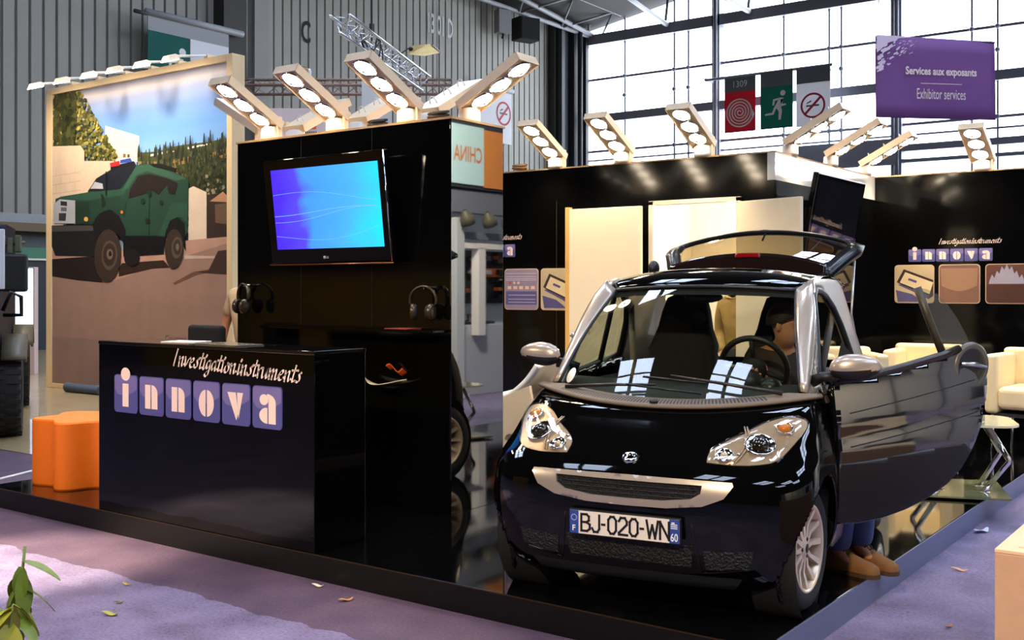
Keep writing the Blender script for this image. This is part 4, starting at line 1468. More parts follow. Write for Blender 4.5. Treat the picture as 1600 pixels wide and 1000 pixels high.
mb = MB()
no_smoking(mb, .78, -.05, .50, -.01, 0, 1)
mb.build('no_smoking_symbol', [sym_red, sym_dark], g, fix=False)
# board with an orange emblem
g = thing('sign_board', 'pale pink board with an orange emblem behind the kiosk spotlights', 'sign', Vector((-14.162, 13.179, 4.507)), TH)
MB().box((-.78, 0, -.42), (.72, .05, .27)).build('board', mat('pale_pink_board', (232, 210, 208), .6, noise=.04), g)
mb = MB()
mb.box((-.10, -.006, -.10), (.18, 0, .12), 0)
mb.box((.0, -.009, -.10), (.08, -.006, -.02), 1)
mb.flat([(-.02, .06), (.04, .11), (.10, .06), (.10, .04), (-.02, .04)], -.008, 1)
for i in range(9):
    mb.box((-.12 + i * .036, -.007, -.18), (-.12 + i * .036 + .022, -.004, -.14), 2)
mb.build('emblem', [mat('orange_emblem', (222, 104, 62), .5, noise=.05), mat('pale_pink_board', (232, 210, 208)), mat('dark_print', (50, 44, 46), .5, noise=.05)], g)
MB().box((-.03, .05, -4.9), (.03, .09, .25)).build('pole', silver_metal, g)
g = thing('sign_board', 'plain white board standing behind the largest kiosk spotlight', 'sign', Vector((-14.645, 15.305, 5.162)), TH)
MB().box((-.16, 0, -.5), (.42, .05, .85)).build('board', mat('plain_white_board', (214, 212, 210), .6, noise=.04), g)
MB().box((.1, .05, -5.17), (.16, .09, .8)).build('pole', silver_metal, g)


# ------------------------------------------------------------------ hanging trusses
def truss_obj(name, label, p0, p1, side, m, r=.025, tri=True):
    p0, p1 = Vector(p0), Vector(p1)
    d = (p1 - p0).normalized()
    sd = d.cross(Vector((0, 0, 1))).normalized()
    up = sd.cross(d)
    if tri:
        offs = [sd * -side / 2 + up * side * .43, sd * side / 2 + up * side * .43, up * -side * .43]
    else:
        offs = [up * side / 2, up * -side / 2, sd * side * .7]
    t = thing(name, label, 'truss', p0)
    L = (p1 - p0).length
    for o_ in offs:
        MB().tube([o_, o_ + d * L], r, 8).build('chord', m, t)
    n = int(L / (side * 1.7))
    mb = MB()
    for i in range(n):
        a = i * L / n
        b = (i + .5) * L / n
        c = (i + 1) * L / n
        for k in range(len(offs)):
            q, w = offs[k], offs[(k + 1) % len(offs)]
            mb.tube([q + d * a, w + d * b], r * .3, 5)
            mb.tube([w + d * b, q + d * c], r * .3, 5)
    mb.build('bracing', m, t)
    return t


alu = mat('bright_aluminium', (225, 228, 235), .25, metal=.9, noise=.05)
brn = mat('brownish_truss', (150, 122, 112), .4, metal=.4, noise=.1)
A0 = Vector((-11.519, 11.396, 5.524))
A1 = Vector((-13.554, 15.607, 5.622))
tr = truss_obj('lighting_truss', 'bright aluminium triangular truss hanging over the kiosk spotlights', A0, (A1.x, A1.y, A0.z), .30, alu)
mb = MB()
for t_ in (.33,):
    q = (A1 - A0) * t_
    mb.tube([(q.x, q.y, .1), (q.x, q.y, 7.6)], .012, 6)
    mb.box((q.x - .03, q.y - .03, .2), (q.x + .03, q.y + .03, .38))
mb.build('hanging_wire', dark_steel, tr)
mb = MB()
for k in range(3):
    q = (A1 - A0) * (.30 + .03 * k)
    mb.tube([(q.x + .14 * math.cos(t), q.y + .14 * math.sin(t), -.02 + .2 * math.sin(t * 2 + k) - .05 * k) for t in [i * .5 for i in range(13)]], .012, 5)
mb.build('cable_bundle', black_plastic, tr)
B0 = Vector((-17.079, 14.142, 5.618))
B1 = Vector((-13.672, 16.637, 5.682))
tr2 = truss_obj('lighting_truss', 'brownish flat truss running behind the kiosk spotlights', B0, (B1.x, B1.y, B0.z), .29, brn, .03, False)
mb = MB()
for t_ in (.03, .93):
    q = (B1 - B0) * t_
    mb.tube([(q.x, q.y, 0), (q.x, q.y, 8.4)], .012, 6)
mb.build('hanging_wire', silver_metal, tr2)
# flood lamp on the bright truss
g = thing('flood_lamp', 'square brass coloured flood lamp jutting from the bright truss', 'lamp', Vector((-12.221, 14.105, 5.730)), TH)
mb = MB()
mb.add([(-.24, .0, .06), (.10, .02, .10), (.30, -.06, -.07), (.02, -.1, -.14), (-.26, -.06, -.10), (-.2, .1, .02), (.12, .14, .04)], [(0, 4, 3, 2, 1), (0, 1, 6, 5), (4, 0, 5), (1, 2, 6), (3, 4, 5), (2, 3, 6), (3, 5, 6)])
mb.build('reflector', mat('brass_reflector', (176, 152, 98), .3, metal=.5, noise=.3, nscale=8), g)
mb = MB()
mb.tube([(-.24, .0, .03), (-.40, 0, -.08), (-.46, 0, -.05)], .012, 6)
mb.ball((-.22, -.02, .0), .04, 10)
mb.build('bracket', black_plastic, g)
MB().tube([(.13, -.0, .085), (.30, -.065, -.065)], .012, 6).build('rim', silver_metal, g)
# projector on the flat truss
g = thing('projector', 'grey moving projector lamp sitting on the flat truss', 'projector', Vector((-16.095, 14.739, 5.727)), TH + R(10))
mb = MB()
pr_ = [(-.28, 0), (.2, 0), (.2, .24), (.0, .28), (-.2, .22), (-.28, .1)]
mb.prism(pr_, -.16, .16)
mb.build('housing', mat('warm_grey_housing', (74, 66, 66), .5, noise=.1), g, bevel=.02)
MB().box((-.24, -.17, .18), (.2, .17, .26), 0, RY(R(8))).build('lid', mat('tan_lid', (200, 150, 112), .5, noise=.05), g, bevel=.02)
mb = MB()
mb.lathe([(0, 0), (.11, 0), (.12, .06), (.09, .08), (0, .07)], 18, 0, T(.2, 0, .13) @ RY(R(90)))
mb.build('lens', mat('pale_lens', (215, 220, 230), .1, noise=.05), g)
MB().box((-.2, -.12, -.06), (.12, .12, 0)).build('clamp_base', dark_steel, g)
# high on the wall: speaker and box
g = thing('loudspeaker', 'black box loudspeaker high in the hall corner', 'speaker', (-26.3, 36.9, 12.0), R(70))
MB().box((-.5, -.35, 0), (.5, .35, .95)).build('cabinet', black_matte, g, bevel=.03)
MB().box((-.44, -.37, .05), (.44, -.35, .9)).build('grille', mat('speaker_cloth', (16, 16, 17), .9, noise=.2), g)
MB().tube([(0, 0, .95), (0, 0, 1.3)], .04, 6).build('hanger', dark_steel, g)
g = thing('junction_box', 'pale grey box hanging high beside the black loudspeaker', 'box', (-26.4, 35.4, 12.05), R(70))
MB().box((-.3, -.2, 0), (.3, .2, .95)).build('cabinet', mat('pale_grey_box', (140, 140, 142), .6, noise=.05), g, bevel=.02)
MB().tube([(0, 0, -.2), (.05, 0, -.05), (0, 0, 0)], .06, 6).build('cable', black_plastic, g)
MB().tube([(0, 0, .95), (0, 0, 1.2)], .05, 6).build('hanger', dark_steel, g)

for loc, lb, c in (((-5.19, 5.50, S + kh + .016), 'dark cable coil on the kiosk top between the front spotlights', (34, 28, 24)),
                   ((-4.62, 5.48, S + kh + .016), 'black and tan cable coil on the kiosk top by its right corner', (60, 44, 30)),
                   ((-6.15, 8.53, BT + .014), 'tan cable coil on the back wall top nearest the kiosk', (176, 132, 80))):
    mb = MB()
    mb.tube([((.07 + .018 * math.sin(t * 1.7)) * math.cos(t), (.028 + .006 * math.sin(t * 1.3)) * math.sin(t), .012 + .0011 * t * 1.1) for t in [i * .35 for i in range(110)]], .009, 6)
    o = tag(mb.build('cable_coil', mat('cable_%d_%d_%d' % c, c, .5, noise=.15)), lb, 'cable')
    o.location = loc

# ------------------------------------------------------------------ orange stool
sl = thing('wavy_stool', 'bright orange wavy sided stool beside the counter', 'stool', (-7.36, 4.72, S))
mb = MB()
N = 72


def rad(a):
    return .395 + .055 * math.cos(6 * a + .6)


for (z0, z1, k0, k1) in ((.0, .012, .985, 1), (.012, .478, 1, 1), (.478, .49, 1, .98)):
    mb.add([(rad(2 * PI * i / N) * k * math.cos(2 * PI * i / N), rad(2 * PI * i / N) * k * math.sin(2 * PI * i / N), z) for z, k in ((z0, k0), (z1, k1)) for i in range(N)],
           [(i, (i + 1) % N, N + (i + 1) % N, N + i) for i in range(N)], 0, None, True)
mb.build('body', mat('orange_foam', (255, 122, 12), .6, noise=.05, nscale=30), sl, fix=True)
mb = MB()
mb.add([(rad(2 * PI * i / N) * .98 * math.cos(2 * PI * i / N), rad(2 * PI * i / N) * .98 * math.sin(2 * PI * i / N), .490) for i in range(N)], [tuple(range(N))])
mb.build('seat_top', mat('orange_seat', (255, 140, 46), .6, noise=.05), sl)

# ------------------------------------------------------------------ lounge furniture
leather = mat('cream_leather', (248, 228, 180), .45, noise=.05, nscale=4)


def armchair(label, loc, rz, w=.58):
    a = thing('armchair', label, 'armchair', loc, rz, 'cream armchairs by the right wall')
    h = w / 2
    soft_box(a, 'back', (-h, .50, .36), (h, .64, .92), leather, .035)
    soft_box(a, 'armrest', (-h, -.0, .36), (-h + .115, .52, .88), leather, .035)
    soft_box(a, 'armrest', (h - .115, -.0, .36), (h, .52, .88), leather, .035)
    soft_box(a, 'seat', (-h + .11, -.01, .40), (h - .11, .52, .60), leather, .05)
    for sx in (-1, 1):
        for yy in (.05, .58):
            MB().tube([(sx * (h - .06), yy, .37), (sx * (h - .05), yy, .0)], .014, 8).build('leg', chrome, a)
    MB().box((-h + .05, .04, .335), (h - .05, .6, .365)).build('base_frame', dark_steel, a)
    return a


armchair('cream armchair at the right edge, behind the glass table', (-1.93, 10.05, S), R(-6), .62)
armchair('cream armchair seen just above the open car door', (-2.86, 10.25, S), R(4), .62)
armchair('cream armchair half hidden behind the silver door mirror', (-3.12, 9.35, S), R(35), .58)

tb = thing('glass_table', 'glass table with bent chrome legs beside the sofas', 'table', (-1.98, 8.15, S), R(20))
gl = mat('frosted_glass_top', (216, 214, 176), .06, noise=.05, coat=.6)
mb = MB()
mb.prism([(a, b) for a, b in rrect(-.37, -.34, .37, .34, .16, 6)], .50, .515, 0, Matrix(((1, 0, 0, 0), (0, 0, 1, 0), (0, 1, 0, 0), (0, 0, 0, 1))))
mb.build('glass_top', gl, tb)
mb = MB()
mb.prism([(a, b) for a, b in rrect(-.42, -.38, .30, .36, .04, 4)], .012, .024, 0, Matrix(((1, 0, 0, 0), (0, 0, 1, 0), (0, 1, 0, 0), (0, 0, 0, 1))))
mb.build('lower_glass', mat('green_glass_shelf', (126, 128, 92), .08, noise=.1), tb)
for sx in (-1, 1):
    for sy in (-1, 1):
        mb = MB()
        mb.tube([(sx * .17, sy * .14, .50), (sx * .30, sy * .20, .27), (sx * .30, sy * .20, .25), (sx * .15, sy * .12, .025)], .019, 10)
        mb.lathe([(0, 0), (.05, 0), (.045, .012), (0, .014)], 14, 0, T(sx * .15, sy * .12, .012))
        mb.build('leg', chrome, tb)

# white moulded lounge chair behind the car
wc = thing('moulded_chair', 'white moulded chair with round holes behind the parked car', 'chair', (-5.70, 7.75, S), R(8))
mb = MB()


def wc_prof(t):
    pts = [(.42, .82), (.30, .67), (.12, .54), (-.16, .46), (-.34, .43), (-.46, .39)]
    q = catmull(pts, 6)
    return q[min(int(t * (len(q) - 1) + .5), len(q) - 1)]


mb.grid(lambda u, v: (wc_prof(u)[0], -.28 + .56 * v, wc_prof(u)[1] + .02 * math.cos(PI * 2 * (v - .5))), 30, 10)
mb.build('seat_shell', white_plastic, wc, sol=.05)
for yy in (-.26, .22):
    poly = [(-.50, .02), (.34, .02), (.40, .30), (.34, .62), (.10, .52), (-.16, .44), (-.48, .36)]
    holes = [arc(-.28, .22, .085, .10, 0, 360, 16)[:-1], arc(.02, .32, .065, .075, 0, 360, 16)[:-1], arc(.16, .14, .06, .06, 0, 360, 14)[:-1]]
    vs = [Vector(p) for p in poly]
    ed = [(i, (i + 1) % len(poly)) for i in range(len(poly))]
    for hpoly in holes:
        b0 = len(vs)
        vs += [Vector(p) for p in hpoly]
        ed += [(b0 + i, b0 + (i + 1) % len(hpoly)) for i in range(len(hpoly))]
    ov, oe, of, *_ = delaunay_2d_cdt(vs, ed, [], 0, 1e-5)
    keep = []
    for f_ in of:
        c = sum((ov[i] for i in f_), Vector((0, 0))) / len(f_)
        inside_hole = any(((c.x - hc[0]) / hc[2]) ** 2 + ((c.y - hc[1]) / hc[3]) ** 2 < .98 for hc in ((-.28, .22, .085, .10), (.02, .32, .065, .075), (.16, .14, .06, .06)))
        # even-odd test against the outline
        ins = False
        for i in range(len(poly)):
            (x1, z1), (x2, z2) = poly[i], poly[i - 1]
            if (z1 > c.y) != (z2 > c.y) and c.x < (x2 - x1) * (c.y - z1) / (z2 - z1) + x1:
                ins = not ins
        if ins and not inside_hole:
            keep.append(f_)
    mb = MB()
    mb.add([(p.x, yy, p.y) for p in ov], keep)
    mb.build('side_panel', mat('cream_moulded_plastic', (236, 214, 180), .35, noise=.05), wc, sol=.045)

# ------------------------------------------------------------------ foreground plinth, plant, litter
bx = thing('wooden_plinth', 'tan board plinth box at the lower right corner', 'box', (-.18, 4.5, 0))
mdf = mat('tan_mdf', (204, 160, 124), .7, noise=.12, nscale=12)
MB().box((-.62, -.75, 0), (.9, .9, .74)).build('body', mdf, bx, bevel=.004)
mb = MB()
mb.box((-.62, -.75, .74), (.9, .9, .752))
mb.build('rim', mat('pale_mdf_edge', (236, 198, 150), .6, noise=.08), bx, bevel=.002)
MB().box((-.56, -.69, .745), (.84, .84, .757)).build('lid', mat('pale_mdf_lid', (238, 202, 156), .6, noise=.08), bx, bevel=.002)

pl = thing('potted_plant', 'leafy green potted plant at the lower left corner', 'plant', (-2.68, 1.38, 0))
leafm = mat('yellow_green_leaf', (196, 186, 52), .45, noise=.35, nscale=12)
leafd = mat('deep_green_leaf', (116, 136, 42), .45, noise=.35, nscale=12)
mb = MB()
mb.lathe([(0, 0), (.13, 0), (.17, .30), (.18, .30), (.18, .33), (.155, .33), (.15, .28), (0, .28)], 24)
mb.build('pot', mat('terracotta_pot', (140, 80, 52), .8, noise=.15), pl)
rnd = random.Random(8)
heads = []
for k in range(6):
    a = 2 * PI * k / 6 + .3
    tip = Vector((.12 * math.cos(a), .12 * math.sin(a), .78 + .16 * rnd.random()))
    MB().tube([(.03 * math.cos(a), .03 * math.sin(a), .27), (tip.x * .6, tip.y * .6, .5), tip], [.009, .007, .004], 6).build('stem', leafd, pl)
    heads.append(tip)
for k in range(96):
    h = heads[k % 6]
    t_ = .55 + .45 * rnd.random() ** .6
    base = Vector((h.x * t_, h.y * t_, .27 + (h.z - .27) * t_))
    a = rnd.uniform(0, 2 * PI)
    ln = rnd.uniform(.07, .12)
    wd = ln * rnd.uniform(.20, .30)
    dr = rnd.uniform(.1, 1.3)
    M = T(*base) @ RZ(a) @ RY(dr)
    mb = MB()
    mb.grid(lambda u, v: (ln * u, wd * (v - .5) * 2 * math.sin(PI * min(.98, u * .92 + .06)) ** .7, -.35 * ln * u * u + abs(v - .5) * .25 * wd), 7, 4, 0, M)
    mb.build('leaf', leafm if k % 3 == 0 else leafd, pl, fix=False)

for nm, lb, ct_, loc, a, ln, c in (
        ('fallen_leaf', 'curled yellow green leaf lying on the carpet near the plant', 'leaf', (-4.69, 3.08), 20, .09, (168, 164, 60)),
        ('fallen_leaf', 'small dark green leaf lying behind the curled yellow leaf', 'leaf', (-4.83, 3.22), 60, .05, (96, 110, 40)),
        ('paper_scrap', 'white folded scrap on the carpet by the stage front', 'scrap', (-4.24, 4.03), 15, .07, (240, 226, 190)),
        ('fallen_leaf', 'thin brown leaf curl right of the white scrap', 'leaf', (-3.93, 3.93), 70, .08, (190, 140, 70)),
        ('fallen_leaf', 'tiny tan leaf on the carpet in front of the counter', 'leaf', (-5.09, 3.44), 10, .05, (200, 160, 80)),
        ('paper_scrap', 'tan scrap beside the blue grey stage edge', 'scrap', (-1.55, 6.4), 10, .09, (216, 160, 110)),
        ('paper_scrap', 'small brown scrap on the carpet before the tan plinth', 'scrap', (-1.33, 5.30), 80, .06, (170, 110, 70)),
        ('paper_scrap', 'white film tatter along the blue grey stage edge', 'scrap', (-1.68, 7.5), 75, .16, (226, 228, 238))):
    mb = MB()
    mb.grid(lambda u, v: (ln * (u - .5), .4 * ln * (v - .5) * math.sin(PI * (.08 + .84 * u)), .012 + .2 * ln * (u - .5) ** 2 * 2 + .06 * ln * math.sin(6 * u)), 8, 3)
    o = tag(mb.build(nm, mat('litter_%d_%d_%d' % c, c, .6, noise=.2, nscale=30), sol=.002), lb, ct_)
    o.location = (loc[0], loc[1], -.004)
    o.rotation_euler.z = R(a)
mb = MB()
mb.tube([(-8.15, 3.6, .006), (-8.5, 4.2, .006), (-8.75, 4.72, .006), (-8.95, 5.2, .006)], .012, 6)
tag(mb.build('floor_cable', white_plastic), 'thin white cable along the floor left of the stage', 'cable')

# ------------------------------------------------------------------ far left: truck, light box, partition
tk = thing('military_truck', 'dark military truck cut off at the left edge, tyres and gear showing', 'truck', (-11.2, 6.3, .006), R(59.2))
tyre_m = mat('tyre_rubber', (30, 29, 28), .85, noise=.2, nscale=20)
navy = mat('blue_black_body', (26, 29, 42), .5, spec=.2, noise=.15)
flare_m = mat('bronze_grey_flare', (96, 88, 70), .4, noise=.15)


def truck_wheel(x, yy, r=.485):
    w = MB()
    w.lathe([(.26, -.14), (.40, -.15), (.46, -.14), (r, -.10), (r, .10), (.46, .14), (.40, .15), (.26, .14)], 36, 0, T(x, yy, r) @ RY(R(90)))
    for k in range(30):
        a = 2 * PI * k / 30
        for sx in (-1, 1):
            w.box((sx * .015 - .0, -.022, r - .012), (sx * .148, .022, r + .014), 0, T(x, yy, r) @ RX(a + (.05 if sx > 0 else -.05)))
    o_ = w.build('wheel', tyre_m, tk)
    w = MB()
    w.lathe([(0, .10), (.12, .10), (.14, .05), (.24, .04), (.27, .12), (.27, -.12), (0, -.1)], 24, 0, T(x, yy, r) @ RY(R(90)))
    w.build('rim', dark_steel, o_)


for x in (-.16, -2.0):
    for yy in (.0, 3.3):
        truck_wheel(x, yy)
MB().box((-1.8, -.4, .55), (-.35, 4.2, .85)).build('chassis', black_matte, tk)
mb = MB()
mb.prism([(-.65, .75), (-.60, 1.45), (.9, 1.62), (1.25, 2.35), (4.4, 2.45), (4.45, .75)], -2.0, -.22, 0, RZ(R(90)) @ SC(1, -1, 1))
mb.build('body', navy, tk, bevel=.03)
for yy in (0, 3.3):
    mb = MB()
    a0 = [(.60 * math.cos(R(t)), .60 * math.sin(R(t))) for t in range(38, 150, 7)]
    mb.add([(x, yy + c, .485 + s_) for x in (-.20, .03) for c, s_ in a0] + [(.03, yy + c * .9, .485 + s_ * .9) for c, s_ in a0],
           [(i, i + 1, 16 + i + 1, 16 + i) for i in range(15)] + [(16 + i, 17 + i, 33 + i, 32 + i) for i in range(15)], 0, None, True)
    mb.build('fender_flare', flare_m, tk, sol=.03)
MB().box((-.36, .45, 1.55), (.03, .75, 1.98)).build('side_locker', mat('black_green_locker', (26, 27, 24), .5, noise=.2), tk, bevel=.03)
mb = MB()
for i in range(4):
    mb.box((-.34 + .08 * i, .5, 1.98 + .02 * (i % 2)), (-.28 + .08 * i, .8, 2.16 + .03 * (i % 2)))
mb.tube([(-.36, .5, 2.05), (-.0, .7, 2.12)], .02, 6)
mb.build('stowed_gear', mat('olive_gear', (88, 90, 66), .7, noise=.3), tk, bevel=.01)
MB().box((-.9, .35, 1.58), (-.20, .42, 2.25)).build('white_panel', mat('bright_white_panel', (238, 238, 240), .35, noise=.04), tk, bevel=.01)
mb = MB()
mb.tube([(-.2, -.1, 1.35), (-.12, -.12, 1.55), (-.02, -.1, 1.5), (-.02, .0, 1.3), (-.2, .05, 1.3)], .022, 8)
mb.build('grab_rail', black_plastic, tk)
MB().box((-2.1, -.75, .62), (-.3, -.6, 1.0)).build('bumper', black_plastic, tk, bevel=.03)

lbx = thing('light_box', 'glowing blue white light box panel behind the truck', 'light box', (-18.95, 10.7, .006), TH + R(-12))
MB().box((-.5, 0, 0), (.18, .12, 1.98)).build('cabinet', mat('pinkish_cabinet', (205, 182, 178), .5, noise=.05), lbx, bevel=.01)
MB().box((-.47, -.008, .82), (.15, 0, 1.95)).build('lit_panel', mat('lit_panel', (230, 238, 255), .3, emit=(205, 222, 255), estr=1.6), lbx)
pt = thing('partition', 'dark partition with a green band behind the light box', 'partition', (-26.2, 13, .006), 0)
MB().box((-.1, -8, 0), (.1, 8, 2.35)).build('panel', mat('dark_partition', (48, 52, 60), .6, noise=.1), pt)
tag(MB().box((-.13, -8, 2.35), (.13, 8, 2.62)).build('green_band', mat('dull_green_band', (72, 128, 100), .5, noise=.08), pt), 'dull green band')
MB().box((-.14, -8, 2.30), (.14, 8, 2.35)).build('white_strip', white_paint, pt)

# ------------------------------------------------------------------ stand across the aisle (seen mirrored in the kiosk side)
cb = thing('neighbour_stand', 'pale stand with reversed CHINA sign mirrored in the kiosk side panel', 'stand', (1.0, 12.6, 0), R(-90))
greyw = mat('pale_grey_stand_wall', (196, 198, 194), .5, noise=.06)
greyd = mat('mid_grey_stand', (112, 114, 120), .6, noise=.1)
MB().box((-3.2, .95, 0), (3.2, 1.05, 2.9)).build('back_wall', greyw, cb)
MB().box((-1.6, -.05, 2.70), (1.2, .15, 3.03)).build('fascia', greyd, cb)
MB().box((-.66, -.10, 3.05), (.82, -.02, 4.02)).build('sign_frame', dark_steel, cb)
mb = MB()
mb.box((.06, -.125, 3.10), (.80, -.10, 3.95), 0)
mb.box((-.42, -.125, 3.08), (.06, -.10, 3.93), 1)
mb.build('sign_panel', [mat('pale_aqua_panel', (190, 222, 214), .4, noise=.04), mat('orange_sign_panel', (214, 128, 30), .4, noise=.1)], cb)
mb = MB()
text_mb(mb, 'CHINA', .11, 3.42, w=.66, h=.23, y=-.13, bold=.015)
mb.build('sign_lettering', mat('orange_lettering', (204, 112, 34), .5, noise=.05), cb)
for x in (-1.1, .52, .95):
    MB().box((x - .09, -.06, 0), (x + .09, .12, 2.62 if x > .5 else 2.5)).build('post', greyw, cb, bevel=.005)
for i, x in enumerate((.55, .02, -.45)):
    mb = MB()
    mb.lathe([(.03, .0), (.10, -.10), (.11, -.22), (.0, -.22)], 14, 0, T(x, -.15, 2.72) @ RY(R(25)))
    mb.build('spot_lamp', mat('olive_lamp_shade', (92, 88, 66), .5, noise=.1), cb)
MB().box((-.7, -.02, 2.32), (.42, .1, 2.42)).build('cross_rail', greyd, cb)
MB().box((-.6, -.05, 2.18), (.40, .08, 2.26)).build('cross_rail', white_paint, cb)
mb = MB()
mb.box((-.08, -.05, .9), (.08, .09, 2.2))
mb.build('upright', white_paint, cb)
mb = MB()
rnd = random.Random(4)
for i in range(110):
    x = rnd.uniform(-2.4, .40)
    z = rnd.uniform(1.45, 2.15)
    w = rnd.uniform(.02, .08)
    mb.box((x - w, .80, z - w * .6), (x + w, .93 - rnd.random() * .05, z + w * .6), rnd.choice((0, 0, 0, 1, 2, 3)))
mb.box((-2.5, .90, 1.35), (.45, .94, 2.2), 0)
mb.box((-1.9, .86, 1.78), (-.9, .90, 1.92), 1)
mb.build('poster_wall', [black_matte, mat('poster_orange', (226, 110, 30), .5), mat('poster_pale', (214, 208, 196), .5), mat('poster_brown', (92, 70, 50), .5)], cb)
MB().box((-1.5, .1, 0), (.45, .9, 1.05)).build('display_counter', mat('pale_counter', (178, 180, 180), .4, noise=.05), cb, bevel=.01)
mb = MB()
for i in range(4):
    mb.lathe([(0, 0), (.07, 0), (.08, .05), (.05, .07), (.06, .15), (0, .16)], 12, 0, T(-.5 + .22 * i, .4, 1.05))
mb.box((-.7, .25, 1.05), (.3, .6, 1.09))
mb.build('exhibit', mat('dark_exhibit', (30, 30, 32), .4), cb)
nb = thing('neighbour_partition', 'pale partition of the stand to the right, mirrored in the car door', 'partition', (6.2, 6.0, 0))
MB().box((0, -6, 0), (.1, 7, 3.0)).build('panel', mat('pale_grey_stand_wall', (196, 198, 194)), nb)
mb = MB()
for yy in (-5, -3, -1, 1, 3, 5):
    mb.box((-.03, yy - .05, 0), (0, yy + .05, 3.0))
mb.box((-.6, -2.2, 0), (-.05, -.6, 1.1))
mb.box((-.05, 2, .9), (-.01, 4, 2.3))
mb.build('framing', dark_steel, nb)
nb2 = thing('amber_partition', 'amber lit partition behind the camera, mirrored faintly in the kiosk', 'partition', (-15.5, -5.5, 0))
MB().box((-4, 0, 0), (4, .1, 1.9)).build('panel', mat('amber_panel', (150, 108, 20), .5, noise=.15, nscale=1.2), nb2)
MB().box((-4, -.05, 1.9), (4, .15, 2.0)).build('top_rail', dark_steel, nb2)
lamp('amber_fill', 'SPOT', (-15.5, -2.6, 4.6), 260, (1, .8, .4), (-15.5, -5.5, 1.4), .3, 100, .6)  # unseen fill added so the amber panel shows in the kiosk face
# ------------------------------------------------------------------ the small black car
car = thing('car', 'small black and silver car with its driver door and rear hatch open', 'car', (-2.41, 4.14, S), R(9.6))
paint = mat('black_car_paint', (5, 5, 5), .5, spec=0, noise=.2, coat=.9)
silver = mat('silver_car_paint', (178, 164, 150), .32, metal=.5, noise=.03, coat=.7)
trim_m = mat('black_car_trim', (16, 16, 17), .45, noise=.2)
trim_b = mat('brown_grey_cowl_plastic', (74, 66, 58), .6, noise=.15)
inner_m = mat('dark_interior', (24, 23, 23), .7, noise=.2)
fabric = mat('black_seat_fabric', (20, 19, 19), .85, noise=.25, nscale=30)
wind_g = glass('windscreen_glass', (222, 228, 216), .02)
side_g = glass('side_glass', (206, 212, 206), .05)
lens_g = glass('lamp_lens', (250, 246, 238), .06)

# (zc, yc, zs, W, Yq): centre height and setback, side height, half width, where the corner curve ends
ROWS = [(.135, .125, .15, .66, .36), (.165, .085, .18, .715, .36), (.24, .05, .25, .755, .36), (.34, .03, .35, .778, .36), (.45, .012, .46, .785, .37),
        (.55, .012, .56, .786, .39), (.61, .026, .625, .784, .42), (.655, .06, .675, .778, .46), (.70, .12, .735, .765, .52), (.78, .25, .82, .742, .56),
        (.84, .35, .88, .722, .61), (.885, .425, .925, .702, .66), (.915, .53, .955, .68, .72)]
YEND = .88


def row(v):
    t = max(0, min(1, v)) * (len(ROWS) - 1)
    i = min(int(t), len(ROWS) - 2)
    f_ = t - i
    P = [ROWS[max(i - 1, 0)], ROWS[i], ROWS[i + 1], ROWS[min(i + 2, len(ROWS) - 1)]]
    return [.5 * (2 * b + (c - a) * f_ + (2 * a - 5 * b + 4 * c - d) * f_ ** 2 + (3 * b - a - 3 * c + d) * f_ ** 3) for a, b, c, d in zip(*P)]


def front_pt(v, s):
    """v up the profile, s -1..1 round the front from passenger side to driver side"""
    zc, yc, zs, W, Yq = row(v)
    a = abs(s)
    n = 3.0 if v < .5 else 3.0 - .4 * min(1, (v - .5) / .2)
    if a < .72:
        t = a / .72
        ang = t * PI / 2
        x = W * math.sin(ang) ** (2 / n)
        y_ = yc + (Yq - yc) * (1 - math.cos(ang) ** (2 / n))
    else:
        t = (a - .72) / .28
        x = W + .004 * math.sin(PI * t) - .01 * t * (v < .8)
        y_ = Yq + (YEND - Yq) * t
    k = min(1, a / .72) ** 2
    z = zc + (zs - zc) * k
    if a > .72 and v > .75:
        z += (v - .75) * .10 * (a - .72) / .28
    return Vector((math.copysign(x, s), y_, z))


NU, NV = 120, 72
WC, WR = (.47, .283), .335


def arch_fix(mb_v, faces, c, r, xmin=.63):
    """drop faces inside the wheel arch and pull the cut edge onto the circle"""
    ins = [abs(p.x) > xmin and math.hypot(p.y - c[0], p.z - c[1]) < r for p in mb_v]
    keep = []
    for f_ in faces:
        if not all(ins[i] for i in f_):
            keep.append(f_)
    used = set(i for f_ in keep for i in f_)
    for i in used:
        if ins[i]:
            d = Vector((mb_v[i].y - c[0], mb_v[i].z - c[1]))
            if d.length < 1e-6:
                d = Vector((0, 1))
            d = d.normalized() * r
            mb_v[i].y = c[0] + d.x
            mb_v[i].z = c[1] + d.y
    return keep


mb = MB()
mb.grid(lambda u, v: front_pt(v, -1 + 2 * u), NU, NV)
full_v = [p.copy() for p in mb.v]
full_f = [list(f_) for f_ in mb.f]
BV = BVHTree.FromPolygons(full_v, full_f)
kf = arch_fix(mb.v, mb.f, WC, WR)
mb2 = MB().add(mb.v, kf, 0, None, True)
shell = mb2.build('front_shell', paint, car, fix=False, sol=.012, solo=-1)
if sum((p.normal.y * p.area for p in shell.data.polygons), 0.0) > 0:
    shell.data.flip_normals()


def surf(x, z):
    h = BV.ray_cast(Vector((x, -1, z)), Vector((0, 1, 0)))
    if h[0] is None:
        h2 = BV.find_nearest(Vector((x, .3, z)))
        n_ = h2[1]
        return h2[0], n_ if n_.y < 0 else -n_
    n_ = h[1]
    return h[0], (n_ if n_.y < 0 else -n_)


